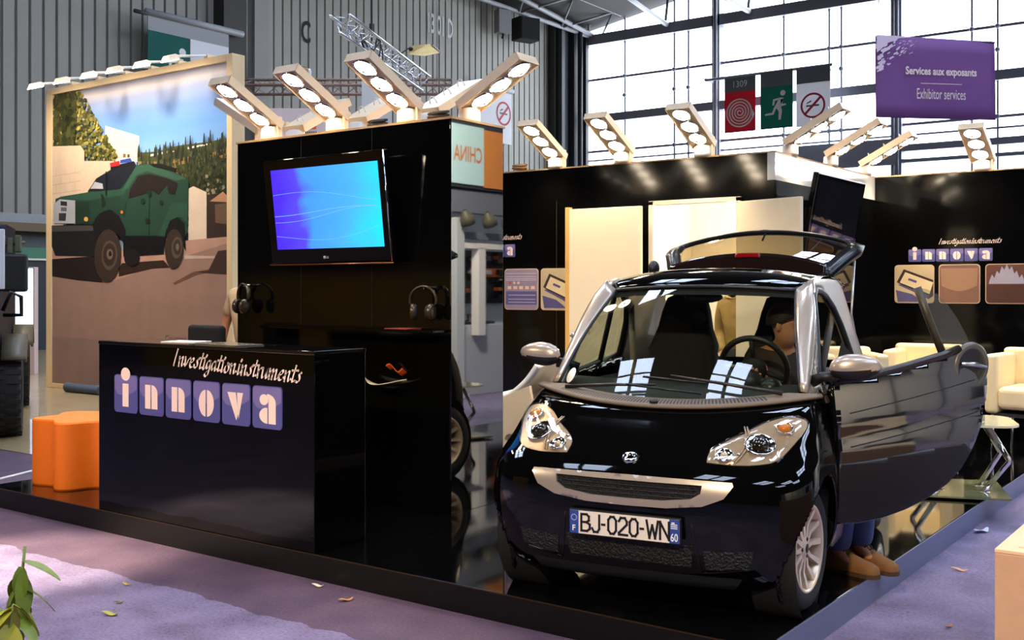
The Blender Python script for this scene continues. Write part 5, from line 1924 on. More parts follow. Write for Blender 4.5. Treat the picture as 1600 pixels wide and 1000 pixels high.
def fill(poly, step=.022, holes=()):
    """triangulate a polygon (x,z) with interior points"""
    pts = [Vector(p) for p in poly]
    ed = [(i, (i + 1) % len(poly)) for i in range(len(poly))]
    for h in holes:
        b0 = len(pts)
        pts += [Vector(p) for p in h]
        ed += [(b0 + i, b0 + (i + 1) % len(h)) for i in range(len(h))]

    def inside(p, pl):
        r_ = False
        for i in range(len(pl)):
            (x1, z1), (x2, z2) = pl[i], pl[i - 1]
            if (z1 > p[1]) != (z2 > p[1]) and p[0] < (x2 - x1) * (p[1] - z1) / (z2 - z1) + x1:
                r_ = not r_
        return r_
    xs_ = [p[0] for p in poly]
    zs_ = [p[1] for p in poly]
    x = min(xs_) + step * .5
    while x < max(xs_):
        z = min(zs_) + step * .5
        while z < max(zs_):
            if inside((x, z), poly) and not any(inside((x, z), h) for h in holes):
                pts.append(Vector((x, z)))
            z += step
        x += step
    ov, oe, of, *_ = delaunay_2d_cdt(pts, ed, [], 0, 1e-5)
    keep = []
    for f_ in of:
        c = sum((ov[i] for i in f_), Vector((0, 0))) / len(f_)
        if inside(c, poly) and not any(inside(c, h) for h in holes):
            keep.append(list(f_))
    return ov, keep, ed


def densify(poly, d=.02):
    out = []
    for i in range(len(poly)):
        a, b = Vector(poly[i]), Vector(poly[(i + 1) % len(poly)])
        k = max(1, int((b - a).length / d))
        out += [tuple(a.lerp(b, j / k)) for j in range(k)]
    return out


def patch(mb, poly, off, m=0, holes=(), step=.022, skirt=True, dome=0.):
    """piece lying on the car nose; off = height above the skin; skirt closes it down to the skin"""
    poly = densify(poly)
    ov, fs, ed = fill(poly, step, holes)
    vs = []
    cx = sum(p[0] for p in poly) / len(poly)
    cz = sum(p[1] for p in poly) / len(poly)
    for p in ov:
        q, n_ = surf(p.x, p.y)
        k = 0
        if dome:
            dmin = min(math.hypot(p.x - a, p.y - b) for a, b in poly)
            k = dome * min(1, dmin / .05) ** .6
        vs.append(q + n_ * (off + k))
    mb.add(vs, fs, m, None, True)
    if skirt:
        for loop in [poly] + [list(h) for h in holes]:
            tp = []
            bt = []
            for p in loop:
                q, n_ = surf(p[0], p[1])
                tp.append(q + n_ * off)
                bt.append(q - n_ * .006)
            k = len(loop)
            mb.add(tp + bt, [(i, (i + 1) % k, k + (i + 1) % k, k + i) for i in range(k)], m)
    return mb


# headlights
HL = [(.335, .692), (.336, .735), (.385, .768), (.452, .800), (.53, .845), (.615, .869), (.685, .858), (.700, .825), (.672, .768), (.622, .706), (.555, .690), (.455, .686)]
hl_base = mat('headlamp_reflector', (188, 166, 140), .28, metal=.5, noise=.2, nscale=40)
amber = mat('amber_indicator', (214, 130, 40), .2, noise=.1)
for sx in (-1, 1):
    poly = catmull([(sx * a, b) for a, b in HL] + [(sx * HL[0][0], HL[0][1])], 3)[:-1]
    poly = [tuple(p) for p in poly]
    if sx < 0:
        poly = poly[::-1]
    hl = patch(MB(), poly, .003, 0, step=.03).build('headlight', hl_base, car, fix=False)

    def bowl(x, z, r, name, m_out, m_in, dome_r, depth=.0, par=hl):
        q, n_ = surf(sx * x, z)
        M = Matrix.Translation(q + n_ * .008) @ n_.to_track_quat('Z', 'Y').to_matrix().to_4x4()
        b = MB()
        b.lathe([(r * 1.12, -.004), (r * 1.12, .006), (r, .009), (r * .92, .002), (dome_r, -.0)], 26, 0, M)
        b.lathe([(dome_r, 0), (dome_r * .9, .35 * dome_r), (dome_r * .6, .62 * dome_r), (dome_r * .25, .75 * dome_r), (0, .77 * dome_r)], 22, 1, M)
        return b.build(name, [m_out, m_in], par, fix=False)
    bowl(.535, .758, .062, 'projector_lamp', chrome, mat('dark_lens', (30, 26, 20), .03, noise=.2, coat=1), .042)
    bowl(.615, .822, .036, 'indicator_lamp', chrome, amber, .03)
    bowl(.400, .716, .038, 'inner_lamp', chrome, mat('clear_bulb', (210, 190, 160), .1, metal=.5, noise=.2), .018)
    b = MB()
    for (x, z) in ((.46, .72), (.59, .74), (.645, .80), (.47, .775), (.37, .75)):
        q, n_ = surf(sx * x, z)
        b.ball(q + n_ * .008, .009, 8)
    b.build('reflector_studs', chrome, hl, fix=False)
    b = MB()
    for t in range(2):
        pts = []
        for k in range(7):
            z = .692 + k * .022
            x = .445 + .03 * math.sin(k / 6 * PI) + t * .012
            q, n_ = surf(sx * x, z)
            pts.append(q + n_ * .008)
        b.tube(pts, .0035, 6)
    b.build('divider_rib', hl_base, hl, fix=False)
    patch(MB(), poly, .014, 0, step=.024, dome=.018).build('lens', lens_g, hl, fix=False)

# smiling grille
SO = [(-.472, .606), (-.466, .619), (-.25, .622), (0, .624), (.25, .622), (.466, .619), (.472, .606), (.435, .556), (.345, .520), (.19, .502), (0, .499), (-.19, .502), (-.345, .520), (-.435, .556)]
SI = [(-.342, .603), (-.14, .602), (0, .602), (.14, .602), (.342, .603), (.338, .572), (.296, .548), (.165, .532), (0, .530), (-.165, .532), (-.296, .548), (-.338, .572)]
sm = patch(MB(), SO, .016, 0, holes=[SI], step=.02).build('grille_surround', silver, car, fix=False)
patch(MB(), SI, .002, 0, skirt=False).build('grille_mesh', mat('black_grille_mesh', (8, 8, 8), .5, bump=.8, bscale=120), car, fix=False)
b = MB()
for z in (.548, .566, .584):
    pts = []
    for k in range(25):
        x = -.315 + .63 * k / 24
        q, n_ = surf(x, z)
        pts.append(q + n_ * .006)
    b.tube(pts, .0025, 5)
b.build('grille_bar', trim_m, car, fix=False)
# badge
q, n_ = surf(-.015, .692)
M = Matrix.Translation(q + n_ * .004) @ n_.to_track_quat('Z', 'Y').to_matrix().to_4x4() @ SC(1.15, 1, 1)
b = MB()
b.lathe([(.013, 0), (.022, .008), (.031, .006), (.034, -.003)], 24, 0, M)
b.add([(.020, -.014, .008), (.045, 0, .007), (.020, .014, .008)], [(0, 1, 2)], 0, M)
b.build('badge', chrome, car, fix=False)
# lower grilles
mesh_m = mat('black_honeycomb', (9, 9, 10), .5, bump=.9, bscale=90)
lg = patch(MB(), [(-.30, .342), (.30, .342), (.285, .245), (-.285, .245)], .003).build('lower_grille', mesh_m, car, fix=False)
for sx in (-1, 1):
    patch(MB(), [(sx * .34, .322), (sx * .555, .335), (sx * .53, .245), (sx * .35, .238)][::sx], .003).build('fog_recess', mesh_m, car, fix=False)
    b = MB()
    pts = []
    for k in range(9):
        q, n_ = surf(sx * (.33 + .20 * k / 8), .222 + .004 * k)
        pts.append(q + n_ * .003)
    b.tube(pts, .006, 6)
    b.build('bumper_crease', paint, car, fix=False)
    b = MB()
    pts = []
    for k in range(8):
        q, n_ = surf(sx * (.325 - .004 * k), .23 + .03 * k)
        pts.append(q + n_ * .002)
    b.tube(pts, .0025, 5)
    b.build('bumper_seam', trim_m, car, fix=False)
patch(MB(), [(-.50, .205), (.50, .205), (.46, .150), (-.46, .150)], .004, 0).build('lower_lip', trim_m, car, fix=False)

# number plate
npz, npy = .408, -.012
plate = MB().box((-.262, npy - .008, npz - .057), (.262, npy + .02, npz + .057)).build('number_plate', mat('dark_plate_frame', (22, 22, 26), .4, noise=.1), car, bevel=.004)
MB().box((-.256, npy - .011, npz - .051), (.256, npy - .007, npz + .051)).build('plate_face', mat('white_plate_face', (232, 222, 206), .35, noise=.02), plate)
b = MB()
b.box((-.256, npy - .012, npz - .051), (-.214, npy - .010, npz + .051))
b.box((.212, npy - .012, npz - .051), (.256, npy - .010, npz + .051))
b.build('plate_band', mat('plate_blue', (44, 72, 150), .35, noise=.05), plate)
b = MB()
text_mb(b, 'F', -.243, npz - .040, h=.026, y=npy - .0135, bold=.03)
for k in range(12):
    a = 2 * PI * k / 12
    b.flat(arc(-.235 + .013 * math.cos(a), npz + .020 + .013 * math.sin(a), .0022, .0022, 0, 360, 6)[:-1], npy - .0135)
text_mb(b, '60', .218, npz - .043, w=.033, h=.036, y=npy - .0135, bold=.015)
for zz in (.012, .020, .028):
    b.box((.219, npy - .0137, npz + zz), (.249, npy - .0130, npz + zz + .004))
b.box((.222, npy - .0137, npz + .034), (.236, npy - .0130, npz + .040))
b.build('plate_band_lettering', mat('plate_white', (235, 235, 235), .4, noise=.02), plate, fix=False)
b = MB()
# plate characters drawn as even strokes, condensed
PL = {'B': [[(0, 0), (0, 1), (.6, 1), (.85, .88), (.85, .65), (.6, .53), (0, .53)], [(.6, .53), (.95, .40), (.95, .14), (.65, 0), (0, 0)]],
      'J': [[(.9, 1), (.9, .2), (.7, 0), (.25, 0), (.05, .2)]],
      '0': [[(.3, 0), (.05, .2), (.05, .8), (.3, 1), (.65, 1), (.9, .8), (.9, .2), (.65, 0), (.3, 0)]],
      '2': [[(.05, .8), (.25, 1), (.7, 1), (.9, .8), (.9, .62), (.05, .1), (.05, 0), (.95, 0)]],
      'W': [[(0, 1), (.25, 0), (.5, .75), (.75, 0), (1, 1)]],
      'N': [[(.05, 0), (.05, 1), (.92, 0), (.92, 1)]],
      '-': [[(.1, .48), (.6, .48)]]}
x = -.200
for ch, w in (('B', .043), ('J', .040), ('-', .022), ('0', .043), ('2', .043), ('0', .043), ('-', .022), ('W', .052), ('N', .046)):
    for st_ in PL[ch]:
        for i in range(len(st_) - 1):
            p, q = Vector((x + st_[i][0] * w, npz - .037 + st_[i][1] * .074)), Vector((x + st_[i + 1][0] * w, npz - .037 + st_[i + 1][1] * .074))
            d = (q - p).normalized()
            nn = Vector((-d.y, d.x)) * .0052
            d *= .0052
            b.flat([tuple(p - d + nn), tuple(p - d - nn), tuple(q + d - nn), tuple(q + d + nn)], npy - .0125 - .00002 * i)
    x += w + .0075
b.build('plate_lettering', mat('plate_black', (14, 14, 16), .4, noise=.02), plate, fix=False)


# cowl with slotted vent
def cowl_mat():
    m = bpy.data.materials.new('slotted_cowl_plastic')
    m.use_nodes = True
    nt = m.node_tree
    p = nt.nodes['Principled BSDF']
    p.inputs['Roughness'].default_value = .6
    tc = nt.nodes.new('ShaderNodeTexCoord')
    sp = nt.nodes.new('ShaderNodeSeparateXYZ')
    nt.links.new(tc.outputs['UV'], sp.inputs[0])

    def mth(op, a, b_=None):
        n_ = nt.nodes.new('ShaderNodeMath')
        n_.operation = op
        for i_, v_ in enumerate((a, b_)):
            if v_ is None:
                continue
            if isinstance(v_, (int, float)):
                n_.inputs[i_].default_value = v_
            else:
                nt.links.new(v_, n_.inputs[i_])
        return n_.outputs[0]
    fx = mth('FRACT', mth('MULTIPLY', sp.outputs['X'], 84))
    a = mth('GREATER_THAN', fx, .45)
    for lo, hi, ax in ((.10, .86, 'X'), (.22, .68, 'Y')):
        a = mth('MULTIPLY', a, mth('GREATER_THAN', sp.outputs[ax], lo))
        a = mth('MULTIPLY', a, mth('LESS_THAN', sp.outputs[ax], hi))
    mx = nt.nodes.new('ShaderNodeMixRGB')
    mx.inputs[1].default_value = rgb(108, 91, 72)
    mx.inputs[2].default_value = rgb(12, 11, 10)
    nt.links.new(a, mx.inputs[0])
    nt.links.new(mx.outputs[0], p.inputs['Base Color'])
    return m


def ws_base(u):
    x = -.625 + 1.25 * u
    return Vector((x, .545 + .14 * abs(2 * u - 1) ** 2.2, .915 + .05 * abs(2 * u - 1) ** 2))


def ws_top(u):
    x = -.50 + 1.0 * u
    return Vector((x, 1.12 + .07 * abs(2 * u - 1) ** 2.2, 1.467 - .022 * abs(2 * u - 1) ** 2))


def cowl_front(u):
    s = -1 + 2 * u
    x = .735 * s
    yy = .405 + .25 * abs(s) ** 2.4
    z = .884 + .060 * abs(s) ** 2
    return Vector((x, yy, z))


NUc, NVc = 60, 8


def cowl_pt(u, v):
    a, b_ = cowl_front(u), ws_base(u)
    if abs(2 * u - 1) > .9:
        k = (abs(2 * u - 1) - .9) / .1
        b_ = b_.lerp(a + Vector((0, .05, .0)), k * .8)
    p = a.lerp(b_, v)
    p.z += .012 * math.sin(PI * v) + .006 * (v < .15)
    return p


b = MB().grid(cowl_pt, NUc, NVc)
co = b.build('windscreen_cowl', cowl_mat(), car, fix=True, sol=.014, solo=0)
uvl = co.data.uv_layers.new(name='UVMap')
for poly in co.data.polygons:
    for li in poly.loop_indices:
        vi = co.data.loops[li].vertex_index
        uvl.data[li].uv = ((vi // (NVc + 1)) / NUc, (vi % (NVc + 1)) / NVc)
b = MB()
b.ball((-.02, .44, .915), (.022, .022, .010), 12)
b.build('washer_jet', trim_m, co)

# windscreen
b = MB().grid(lambda u, v: ws_base(u).lerp(ws_top(u), v) + Vector((0, -.03 * math.sin(PI * v), .02 * math.sin(PI * v))), 24, 16)
b.build('windscreen', wind_g, car, fix=True)
b = MB()
for u0, u1 in ((0, 0), (1, 1)):
    b.tube([ws_base(u0).lerp(ws_top(u0), t / 10) + Vector((0, -.03 * math.sin(PI * t / 10) - .004, .02 * math.sin(PI * t / 10))) for t in range(11)], .009, 8)
b.tube([ws_top(t / 16) + Vector((0, -.004, .002)) for t in range(17)], .010, 8)
b.build('windscreen_seal', trim_m, car)
b = MB()
b.grid(lambda u, v: ws_top(u).lerp(ws_base(u), v * .07) + Vector((0, .012, -.004)), 24, 3)
b.build('header_band', inner_m, car)
# wipers
for pts, bl in (([(-.54, .60, .955), (-.30, .585, .975), (-.05, .585, .985)], [(-.20, .575, .985), (.18, .585, .955)]),
                ([(.56, .62, .965), (.30, .60, 1.0), (.02, .60, 1.03)], [(-.12, .60, 1.025), (.20, .60, 1.005)])):
    b = MB()
    b.tube([Vector(p) + Vector((0, -.025, .0)) for p in pts], [.010, .008, .006], 8)
    w_ = b.build('wiper_arm', mat('bronze_black_wiper', (46, 40, 34), .35, metal=.3, noise=.1), car)
    b = MB()
    b.tube([Vector(p) + Vector((0, -.03, -.004)) for p in bl], .006, 6)
    b.build('wiper_blade', black_plastic, w_)
# round disc on the screen corner
b = MB()
q = ws_base(.045).lerp(ws_top(.045), .085) + Vector((0, -.014, .006))
b.lathe([(0, .002), (.034, .002), (.036, -.001)], 20, 0, Matrix.Translation(q) @ Vector((-.3, -.8, .55)).to_track_quat('Z', 'Y').to_matrix().to_4x4() @ SC(.7, 1.25, 1))
b.build('screen_sticker', white_plastic, car, fix=False)


# silver safety cell: side frames with door openings
def side_x(yy, z):
    x = 1.025 - .30 * z if z > .92 else .749 + .02 * (1 - abs(z - .6) / .32 if abs(z - .6) < .32 else 0) - .04 * max(0, (.3 - z) / .3)
    if yy < 1.1:
        x -= .13 * ((1.1 - yy) / .5) ** 1.5 * min(1, max(0, (z - .85) / .1))
    if yy > 1.95:
        x -= .10 * ((yy - 1.95) / .5) ** 2 * min(1, max(.3, (z - .4) / .6))
    return x


OUT = [(.70, .955), (.83, 1.075), (.98, 1.255), (1.13, 1.42), (1.25, 1.50), (1.36, 1.520), (1.6, 1.525), (1.9, 1.515), (2.12, 1.46), (2.30, 1.32), (2.42, 1.12), (2.46, .96),
       (2.38, .80), (2.10, .64), (1.96, .45), (1.93, .20), (.90, .20), (.885, .60), (.86, .90)]
IN = [(.88, 1.035), (.99, 1.19), (1.09, 1.33), (1.18, 1.41), (1.29, 1.450), (1.40, 1.445), (1.52, 1.418), (1.63, 1.36), (1.71, 1.255), (1.745, 1.12), (1.75, .95), (1.74, .70), (1.68, .46), (1.55, .32),
      (1.0, .32), (.93, .38), (.915, .70), (.90, .95)]
for sx in (-1, 1):
    ov, fs, ed = fill(densify(OUT, .03), .045, [densify(IN, .03)])
    b = MB()
    vs = []
    for p in ov:
        vs.append((sx * side_x(p.x, p.y), p.x, p.y))
    b.add(vs, fs, 0, None, True)
    fr_ = b.build('safety_cell_side', silver, car, fix=True, sol=.035, solo=-1)
    # rear quarter glass set in the frame, black rubber round the door opening
    lp = [Vector((sx * (side_x(p[0], p[1]) - .012), p[0], p[1])) for p in densify(IN, .03)]
    b = MB()
    b.tube(lp, .018, 8, closed=True)
    b.build('door_seal', trim_m, fr_)
    # pillar face between windscreen and side frame
    bse, tp = ws_base((sx + 1) / 2), ws_top((sx + 1) / 2)
    inn = [bse.lerp(tp, t / 12) + Vector((0, -.03 * math.sin(PI * t / 12), .02 * math.sin(PI * t / 12))) for t in range(13)]
    outp = []
    A_ = OUT[:5]
    for t in range(13):
        k = t / 12 * 4
        i = min(int(k), 3)
        f_ = k - i
        yy = A_[i][0] + (A_[i + 1][0] - A_[i][0]) * f_
        zz = A_[i][1] + (A_[i + 1][1] - A_[i][1]) * f_
        outp.append(Vector((sx * side_x(yy, zz), yy, zz)))
    b = MB()
    b.grid(lambda u, v: inn[int(round(u * 12))].lerp(outp[int(round(u * 12))], v) + Vector((sx * .012 * math.sin(PI * v), -.012 * math.sin(PI * v), .006 * math.sin(PI * v))), 12, 6)
    b.build('front_pillar', silver, car, fix=True, sol=.02, solo=0)

# roof
def roof_pt(u, v):
    s = -1 + 2 * u
    yy = 1.12 + 1.10 * v + .07 * abs(s) ** 2.2 * (1 - v)
    prof = [(0, 1.467), (.06, 1.515), (.15, 1.548), (.30, 1.572), (.5, 1.578), (.75, 1.562), (1, 1.532)]
    for i in range(len(prof) - 1):
        if prof[i][0] <= v <= prof[i + 1][0]:
            f_ = (v - prof[i][0]) / (prof[i + 1][0] - prof[i][0])
            z = prof[i][1] + (prof[i + 1][1] - prof[i][1]) * f_
            break
    W = .50 + .075 * min(1, v / .12)
    e = .022 + (.03) * min(1, v / .15)
    return Vector((W * s, yy, z - e * abs(s) ** 2.5))


b = MB().grid(roof_pt, 30, 30)
b.build('roof', paint, car, fix=True, sol=.03, solo=-1)
b = MB()
b.grid(lambda u, v: roof_pt(u, v) + Vector((0, .0, -.04)), 12, 8)
b.build('headliner', mat('grey_headliner', (92, 86, 78), .9, noise=.1), car, fix=True)

# rear shell
RR = [(.20, 2.62, .70), (.32, 2.67, .75), (.5, 2.695, .765), (.68, 2.69, .765), (.82, 2.665, .75), (.95, 2.62, .72), (1.0, 2.58, .69)]


def rear_pt(u, v):
    t = v * (len(RR) - 1)
    i = min(int(t), len(RR) - 2)
    f_ = t - i
    z, ye, W = [a + (c - a) * f_ for a, c in zip(RR[i], RR[i + 1])]
    s = -1 + 2 * u
    a = abs(s)
    n = 3.2
    if a < .7:
        ang = a / .7 * PI / 2
        x = W * math.sin(ang) ** (2 / n)
        yy = ye - .32 * (1 - math.cos(ang) ** (2 / n))
    else:
        x = W
        yy = ye - .32 - (ye - .32 - 1.95) * (a - .7) / .3
    return Vector((math.copysign(x, s), yy, z))


b = MB().grid(rear_pt, 90, 40)
kf = arch_fix(b.v, b.f, (2.337, .283), .335)
b2 = MB().add(b.v, kf, 0, None, True)
b2.build('rear_shell', paint, car, fix=True, sol=.012, solo=0)
for sx in (-1, 1):
    b = MB()
    b.lathe([(0, .012), (.03, .012), (.045, .004), (.048, -.01)], 18, 0, T(sx * .62, 2.565, .80) @ RZ(sx * R(-32)) @ RX(R(-90)) @ SC(1, 1.6, 1))
    b.lathe([(0, .012), (.03, .012), (.04, .004), (.043, -.01)], 18, 0, T(sx * .64, 2.545, .64) @ RZ(sx * R(-32)) @ RX(R(-90)))
    b.build('tail_lamp', mat('red_tail_lens', (150, 16, 18), .1, noise=.1, coat=1), car, fix=True)
# underside and inner wheel housings
b = MB()
b.box((-.60, .18, .17), (.60, 2.55, .27))
b.box((-.50, .25, .27), (.50, .72, .62))
b.box((-.48, 1.98, .27), (.48, 2.5, .72))
b.build('chassis', black_matte, car)
for cx, w in (((.47, .283), 0), ((2.337, .283), 0)):
    for sx in (-1, 1):
        b = MB()
        b.lathe([(.322, -.0), (.322, -.20), (.05, -.20)], 28, 0, T(sx * .715, cx[0], cx[1]) @ RY(sx * R(90)), a0=0, a1=2 * PI)
        o_ = b.build('wheel_housing', black_matte, car)
b = MB()
b.tube([(-.34, .30, .16), (-.30, .42, .15), (-.22, .5, .17)], .05, 10)
b.build('undertray_duct', mat('tan_undertray', (140, 116, 84), .6, noise=.2), car)


# wheels
def wheel(x, yy, w, steer, sx):
    M = T(x, yy, .283) @ RZ(steer) @ RY(sx * R(90))      # local z points outwards
    b = MB()
    hw = w / 2
    b.lathe([(.193, -hw + .01), (.225, -hw), (.262, -hw + .008), (.279, -hw + .03), (.283, -.03), (.283, .03), (.279, hw - .03), (.262, hw - .008), (.225, hw), (.197, hw - .006)], 56, 0, M)
    for k in (-.03, .0, .03):
        b.lathe([(.2832, k - .004), (.2836, k), (.2832, k + .004)], 40, 0, M)
    t = b.build('wheel', tyre_m, car, fix=True)
    b = MB()
    b.lathe([(.197, -hw + .01), (.198, hw - .006), (.190, hw - .002), (.182, hw - .012), (.176, hw - .05), (.17, -hw + .02)], 48, 0, M)
    alloy = mat('bright_alloy', (242, 220, 190), .3, metal=.3, noise=.04)
    for k in range(12):
        a = 2 * PI * k / 12
        P = M @ RZ(a)
        vs = []
        for (r_, wd, z0, z1) in ((.045, .012, .02, .052), (.11, .0095, .012, .046), (.183, .0135, .012, hw - .010)):
            zt = z1 if r_ < .15 else hw - .012
            vs += [(r_, -wd, zt), (r_, wd, zt), (r_, wd * .8, zt - .03), (r_, -wd * .8, zt - .03)]
        fs_ = []
        for i in range(2):
            for j in range(4):
                fs_.append((i * 4 + j, i * 4 + (j + 1) % 4, i * 4 + 4 + (j + 1) % 4, i * 4 + 4 + j))
        b.add(vs, fs_, 0, P)
    b.lathe([(0, .060), (.022, .060), (.026, .054), (.05, .052), (.058, .04), (.06, .0), (0, .0)], 24, 0, M)
    rim = b.build('rim', alloy, t, fix=True)
    b = MB()
    b.lathe([(.0, .0615), (.021, .0615), (.021, .060)], 18, 0, M)
    for k in range(3):
        a = 2 * PI * k / 3 + .5
        b.lathe([(0, .056), (.009, .056), (.009, .045)], 10, 0, M @ T(.043 * math.cos(a), .043 * math.sin(a), 0))
    b.build('hub_cap', mat('dark_hub', (58, 52, 48), .4, metal=.4, noise=.1), t, fix=True)
    b = MB()
    b.lathe([(.03, .0), (.14, .0), (.14, -.012), (.03, -.012)], 28, 0, M)
    b.build('brake_disc', silver_metal, t, fix=True)
    b = MB()
    b.lathe([(.0, -.04), (.19, -.04), (.19, -.045)], 24, 0, M)
    b.build('back_plate', black_matte, t, fix=True)


for sx in (-1, 1):
    wheel(sx * .642, .465, .155, R(-7), sx)
    wheel(sx * .675, 2.337, .175, 0, sx)

# passenger door (closed) and its glass
DP = [(.90, .95), (1.2, 1.0), (1.5, 1.03), (1.75, 1.05), (1.745, .70), (1.68, .44), (1.55, .30), (1.0, .30), (.91, .36)]
ov, fs, ed = fill(densify(DP, .04), .06)
b = MB()
b.add([(-side_x(p.x, p.y) - .012 * math.sin(PI * min(1, max(0, (p.y - .3) / .7))), p.x, p.y) for p in ov], fs, 0, None, True)
pd = b.build('passenger_door', paint, car, fix=True, sol=.05, solo=-1)
b = MB()
gp = [(.84, 1.04), (.93, 1.18), (1.04, 1.325), (1.14, 1.405), (1.27, 1.435), (1.40, 1.43), (1.52, 1.40), (1.62, 1.345), (1.70, 1.245), (1.735, 1.10), (1.735, 1.05), (1.2, .99), (.92, .96)]
ov, fs, ed = fill(densify(gp, .05), .08)
b.add([(-side_x(p.x, p.y), p.x, p.y) for p in ov], fs, 0, None, True)
b.build('window_glass', side_g, pd, fix=True)
b = MB()
b.tube([(-side_x(1.50, z) - .004, 1.50 - (z - 1.0) * .16, z) for z in (1.0, 1.15, 1.3, 1.42)], .016, 8)
b.tube([(-side_x(yy, z) - .006, yy, z) for yy, z in ((.88, .96), (1.2, .995), (1.5, 1.025), (1.75, 1.05))], .014, 8)
b.build('window_guide', trim_m, pd)
b = MB()
b.grid(lambda u, v: (-.70 + .03 * math.sin(PI * v), .95 + .75 * u, .40 + .58 * v), 8, 6)
b.build('inner_panel', inner_m, pd)


# mirrors
def mirror(par, M):
    b = MB()

    def fn(u, v):
        a = 2 * PI * u
        t = v
        r_ = (1 - (2 * t - 1) ** 2) ** .5 if 0 < t < 1 else 0
        x = -.12 + .24 * t
        sk = .75 + .25 * (1 - t)
        return (x, -.055 * r_ * math.cos(a) * sk - .03 * (1 - t), .072 * r_ * math.sin(a) * sk + .012 * (t - .5))
    b.grid(fn, 28, 20, 0, M)
    mats_ = [silver, trim_m]
    o_ = b.build('door_mirror', mats_, par, fix=True)
    for p in o_.data.polygons:
        c = M.inverted() @ p.center
        if c.z < -.012:
            p.material_index = 1
    b = MB()
    b.tube([M @ Vector((-.09, .0, -.045)), M @ Vector((-.15, .01, -.05)), M @ Vector((-.20, .03, -.075))], [.028, .024, .03], 10)
    b.build('mirror_stalk', trim_m, o_)
    b = MB()
    b.lathe([(0, 0), (.055, 0), (.058, -.006)], 22, 0, M @ T(.0, .050, .0) @ RX(R(-90)) @ SC(1.5, 1, 1))
    b.build('mirror_glass', mat('mirror_silvering', (210, 215, 220), .02, metal=1, noise=.02), o_)
    return o_


mirror(car, T(-.785, .80, 1.105) @ SC(-1, 1, 1) @ RZ(R(-6)))

# driver door, swung open. local x = along the door from its hinge, y = inwards, z up
DH = T(.755, .84, 0) @ RZ(R(90 - 45))
DO = [(-.035, 1.0), (-.02, .80), (-.01, .55), (.0, .325), (.12, .325), (.25, .345), (.38, .382), (.50, .432), (.60, .490), (.68, .560), (.76, .670), (.82, .78), (.865, .90), (.89, 1.0),
      (.885, 1.06), (.855, 1.115), (.81, 1.150), (.765, 1.160), (.70, 1.145), (.62, 1.118), (.40, 1.07), (.20, 1.03)]


def skin_y(t, z):
    """outward bulge of the door skin"""
    k = min(1, max(0, (z - .32) / .75))
    return -.055 * math.sin(PI * min(1, k * .9 + .05)) - .030 * math.sin(PI * min(1, max(0, (t + .03) / .93))) + .012 * math.exp(-((z - .74 - .14 * t) / .03) ** 2)


def door_bits(poly, off, m, name, parent=None, step=.03, sol=.0, solo=-1, dens=.03):
    ov, fs, ed = fill(densify(poly, dens), step)
    b = MB()
    b.add([DH @ Vector((p.x, skin_y(p.x, p.y) + off, p.y)) for p in ov], fs, 0, None, True)
    o_ = b.build(name, m, parent or car, fix=False, sol=sol, solo=solo)
    return o_


def orient(o_, d):
    """make face normals look along d on the whole"""
    s_ = sum((p.normal * p.area for p in o_.data.polygons), Vector((0, 0, 0)))
    if s_.dot(d) < 0:
        o_.data.flip_normals()


dn = (DH.to_3x3() @ Vector((0, -1, 0)))
door_paint = mat('dark_grey_reflective_paint', (10, 10, 11), .10, ior=2.1, noise=.1, coat=1.0)
dd = door_bits(DO, 0, door_paint, 'driver_door', sol=.085)
orient(dd, dn)
LOW = [(-.012, .62), (.0, .33), (.12, .33), (.25, .35), (.38, .387), (.50, .437), (.60, .495), (.68, .565), (.745, .655), (.70, .690), (.60, .685), (.45, .672), (.30, .652), (.12, .630)]
lo = door_bits(LOW, -.006, mat('dark_door_reflection', (18, 17, 21), .45, noise=.1), 'lower_reflection', dd, sol=.01)  # dark floor reflection in the door, built as a darker sheet
orient(lo, dn)
b = MB()
b.tube([DH @ Vector((t, skin_y(t, z) + .012, z + .004)) for t, z in ((-.02, 1.0), (.2, 1.032), (.4, 1.072), (.62, 1.12), (.72, 1.150))], .022, 10)
b.build('belt_moulding', mat('bronze_black_moulding', (38, 30, 24), .3, noise=.1), dd)
for z0, z1 in ((.70, .84), (.86, 1.0)):
    b = MB()
    b.tube([DH @ Vector((t, skin_y(t, z0 + (z1 - z0) * (t - .05) / .75) - .001, z0 + (z1 - z0) * (t - .05) / .75)) for t in [.05 + .75 * k / 20 for k in range(21)]], .003, 5)
    b.build('crease_line', trim_m, dd)
# round handle bowl at the rear edge
hm = DH @ T(.785, skin_y(.80, 1.06) - .008, 1.065) @ RX(R(90)) @ RZ(R(-18)) @ SC(1.2, 1.25, 1)
b = MB()
b.lathe([(.058, -.010), (.064, .004), (.082, .008), (.090, .0), (.092, -.014)], 32, 0, hm @ SC(.98, 1.08, 1))
b.build('handle_surround', mat('grey_handle_surround', (98, 96, 90), .35, metal=.4, noise=.05), dd)
b = MB()
b.lathe([(0, -.004), (.035, -.003), (.060, .001), (.068, .006)], 28, 0, hm @ SC(.98, 1.08, 1))
b.build('handle_bowl', mat('dark_handle_bowl', (34, 34, 34), .3, noise=.1), dd)
b = MB()
b.tube([hm @ Vector((-.06, -.005, .008)), hm @ Vector((0, .010, .016)), hm @ Vector((.066, .018, .008))], [.010, .014, .010], 10)
b.build('door_handle', silver_metal, dd)
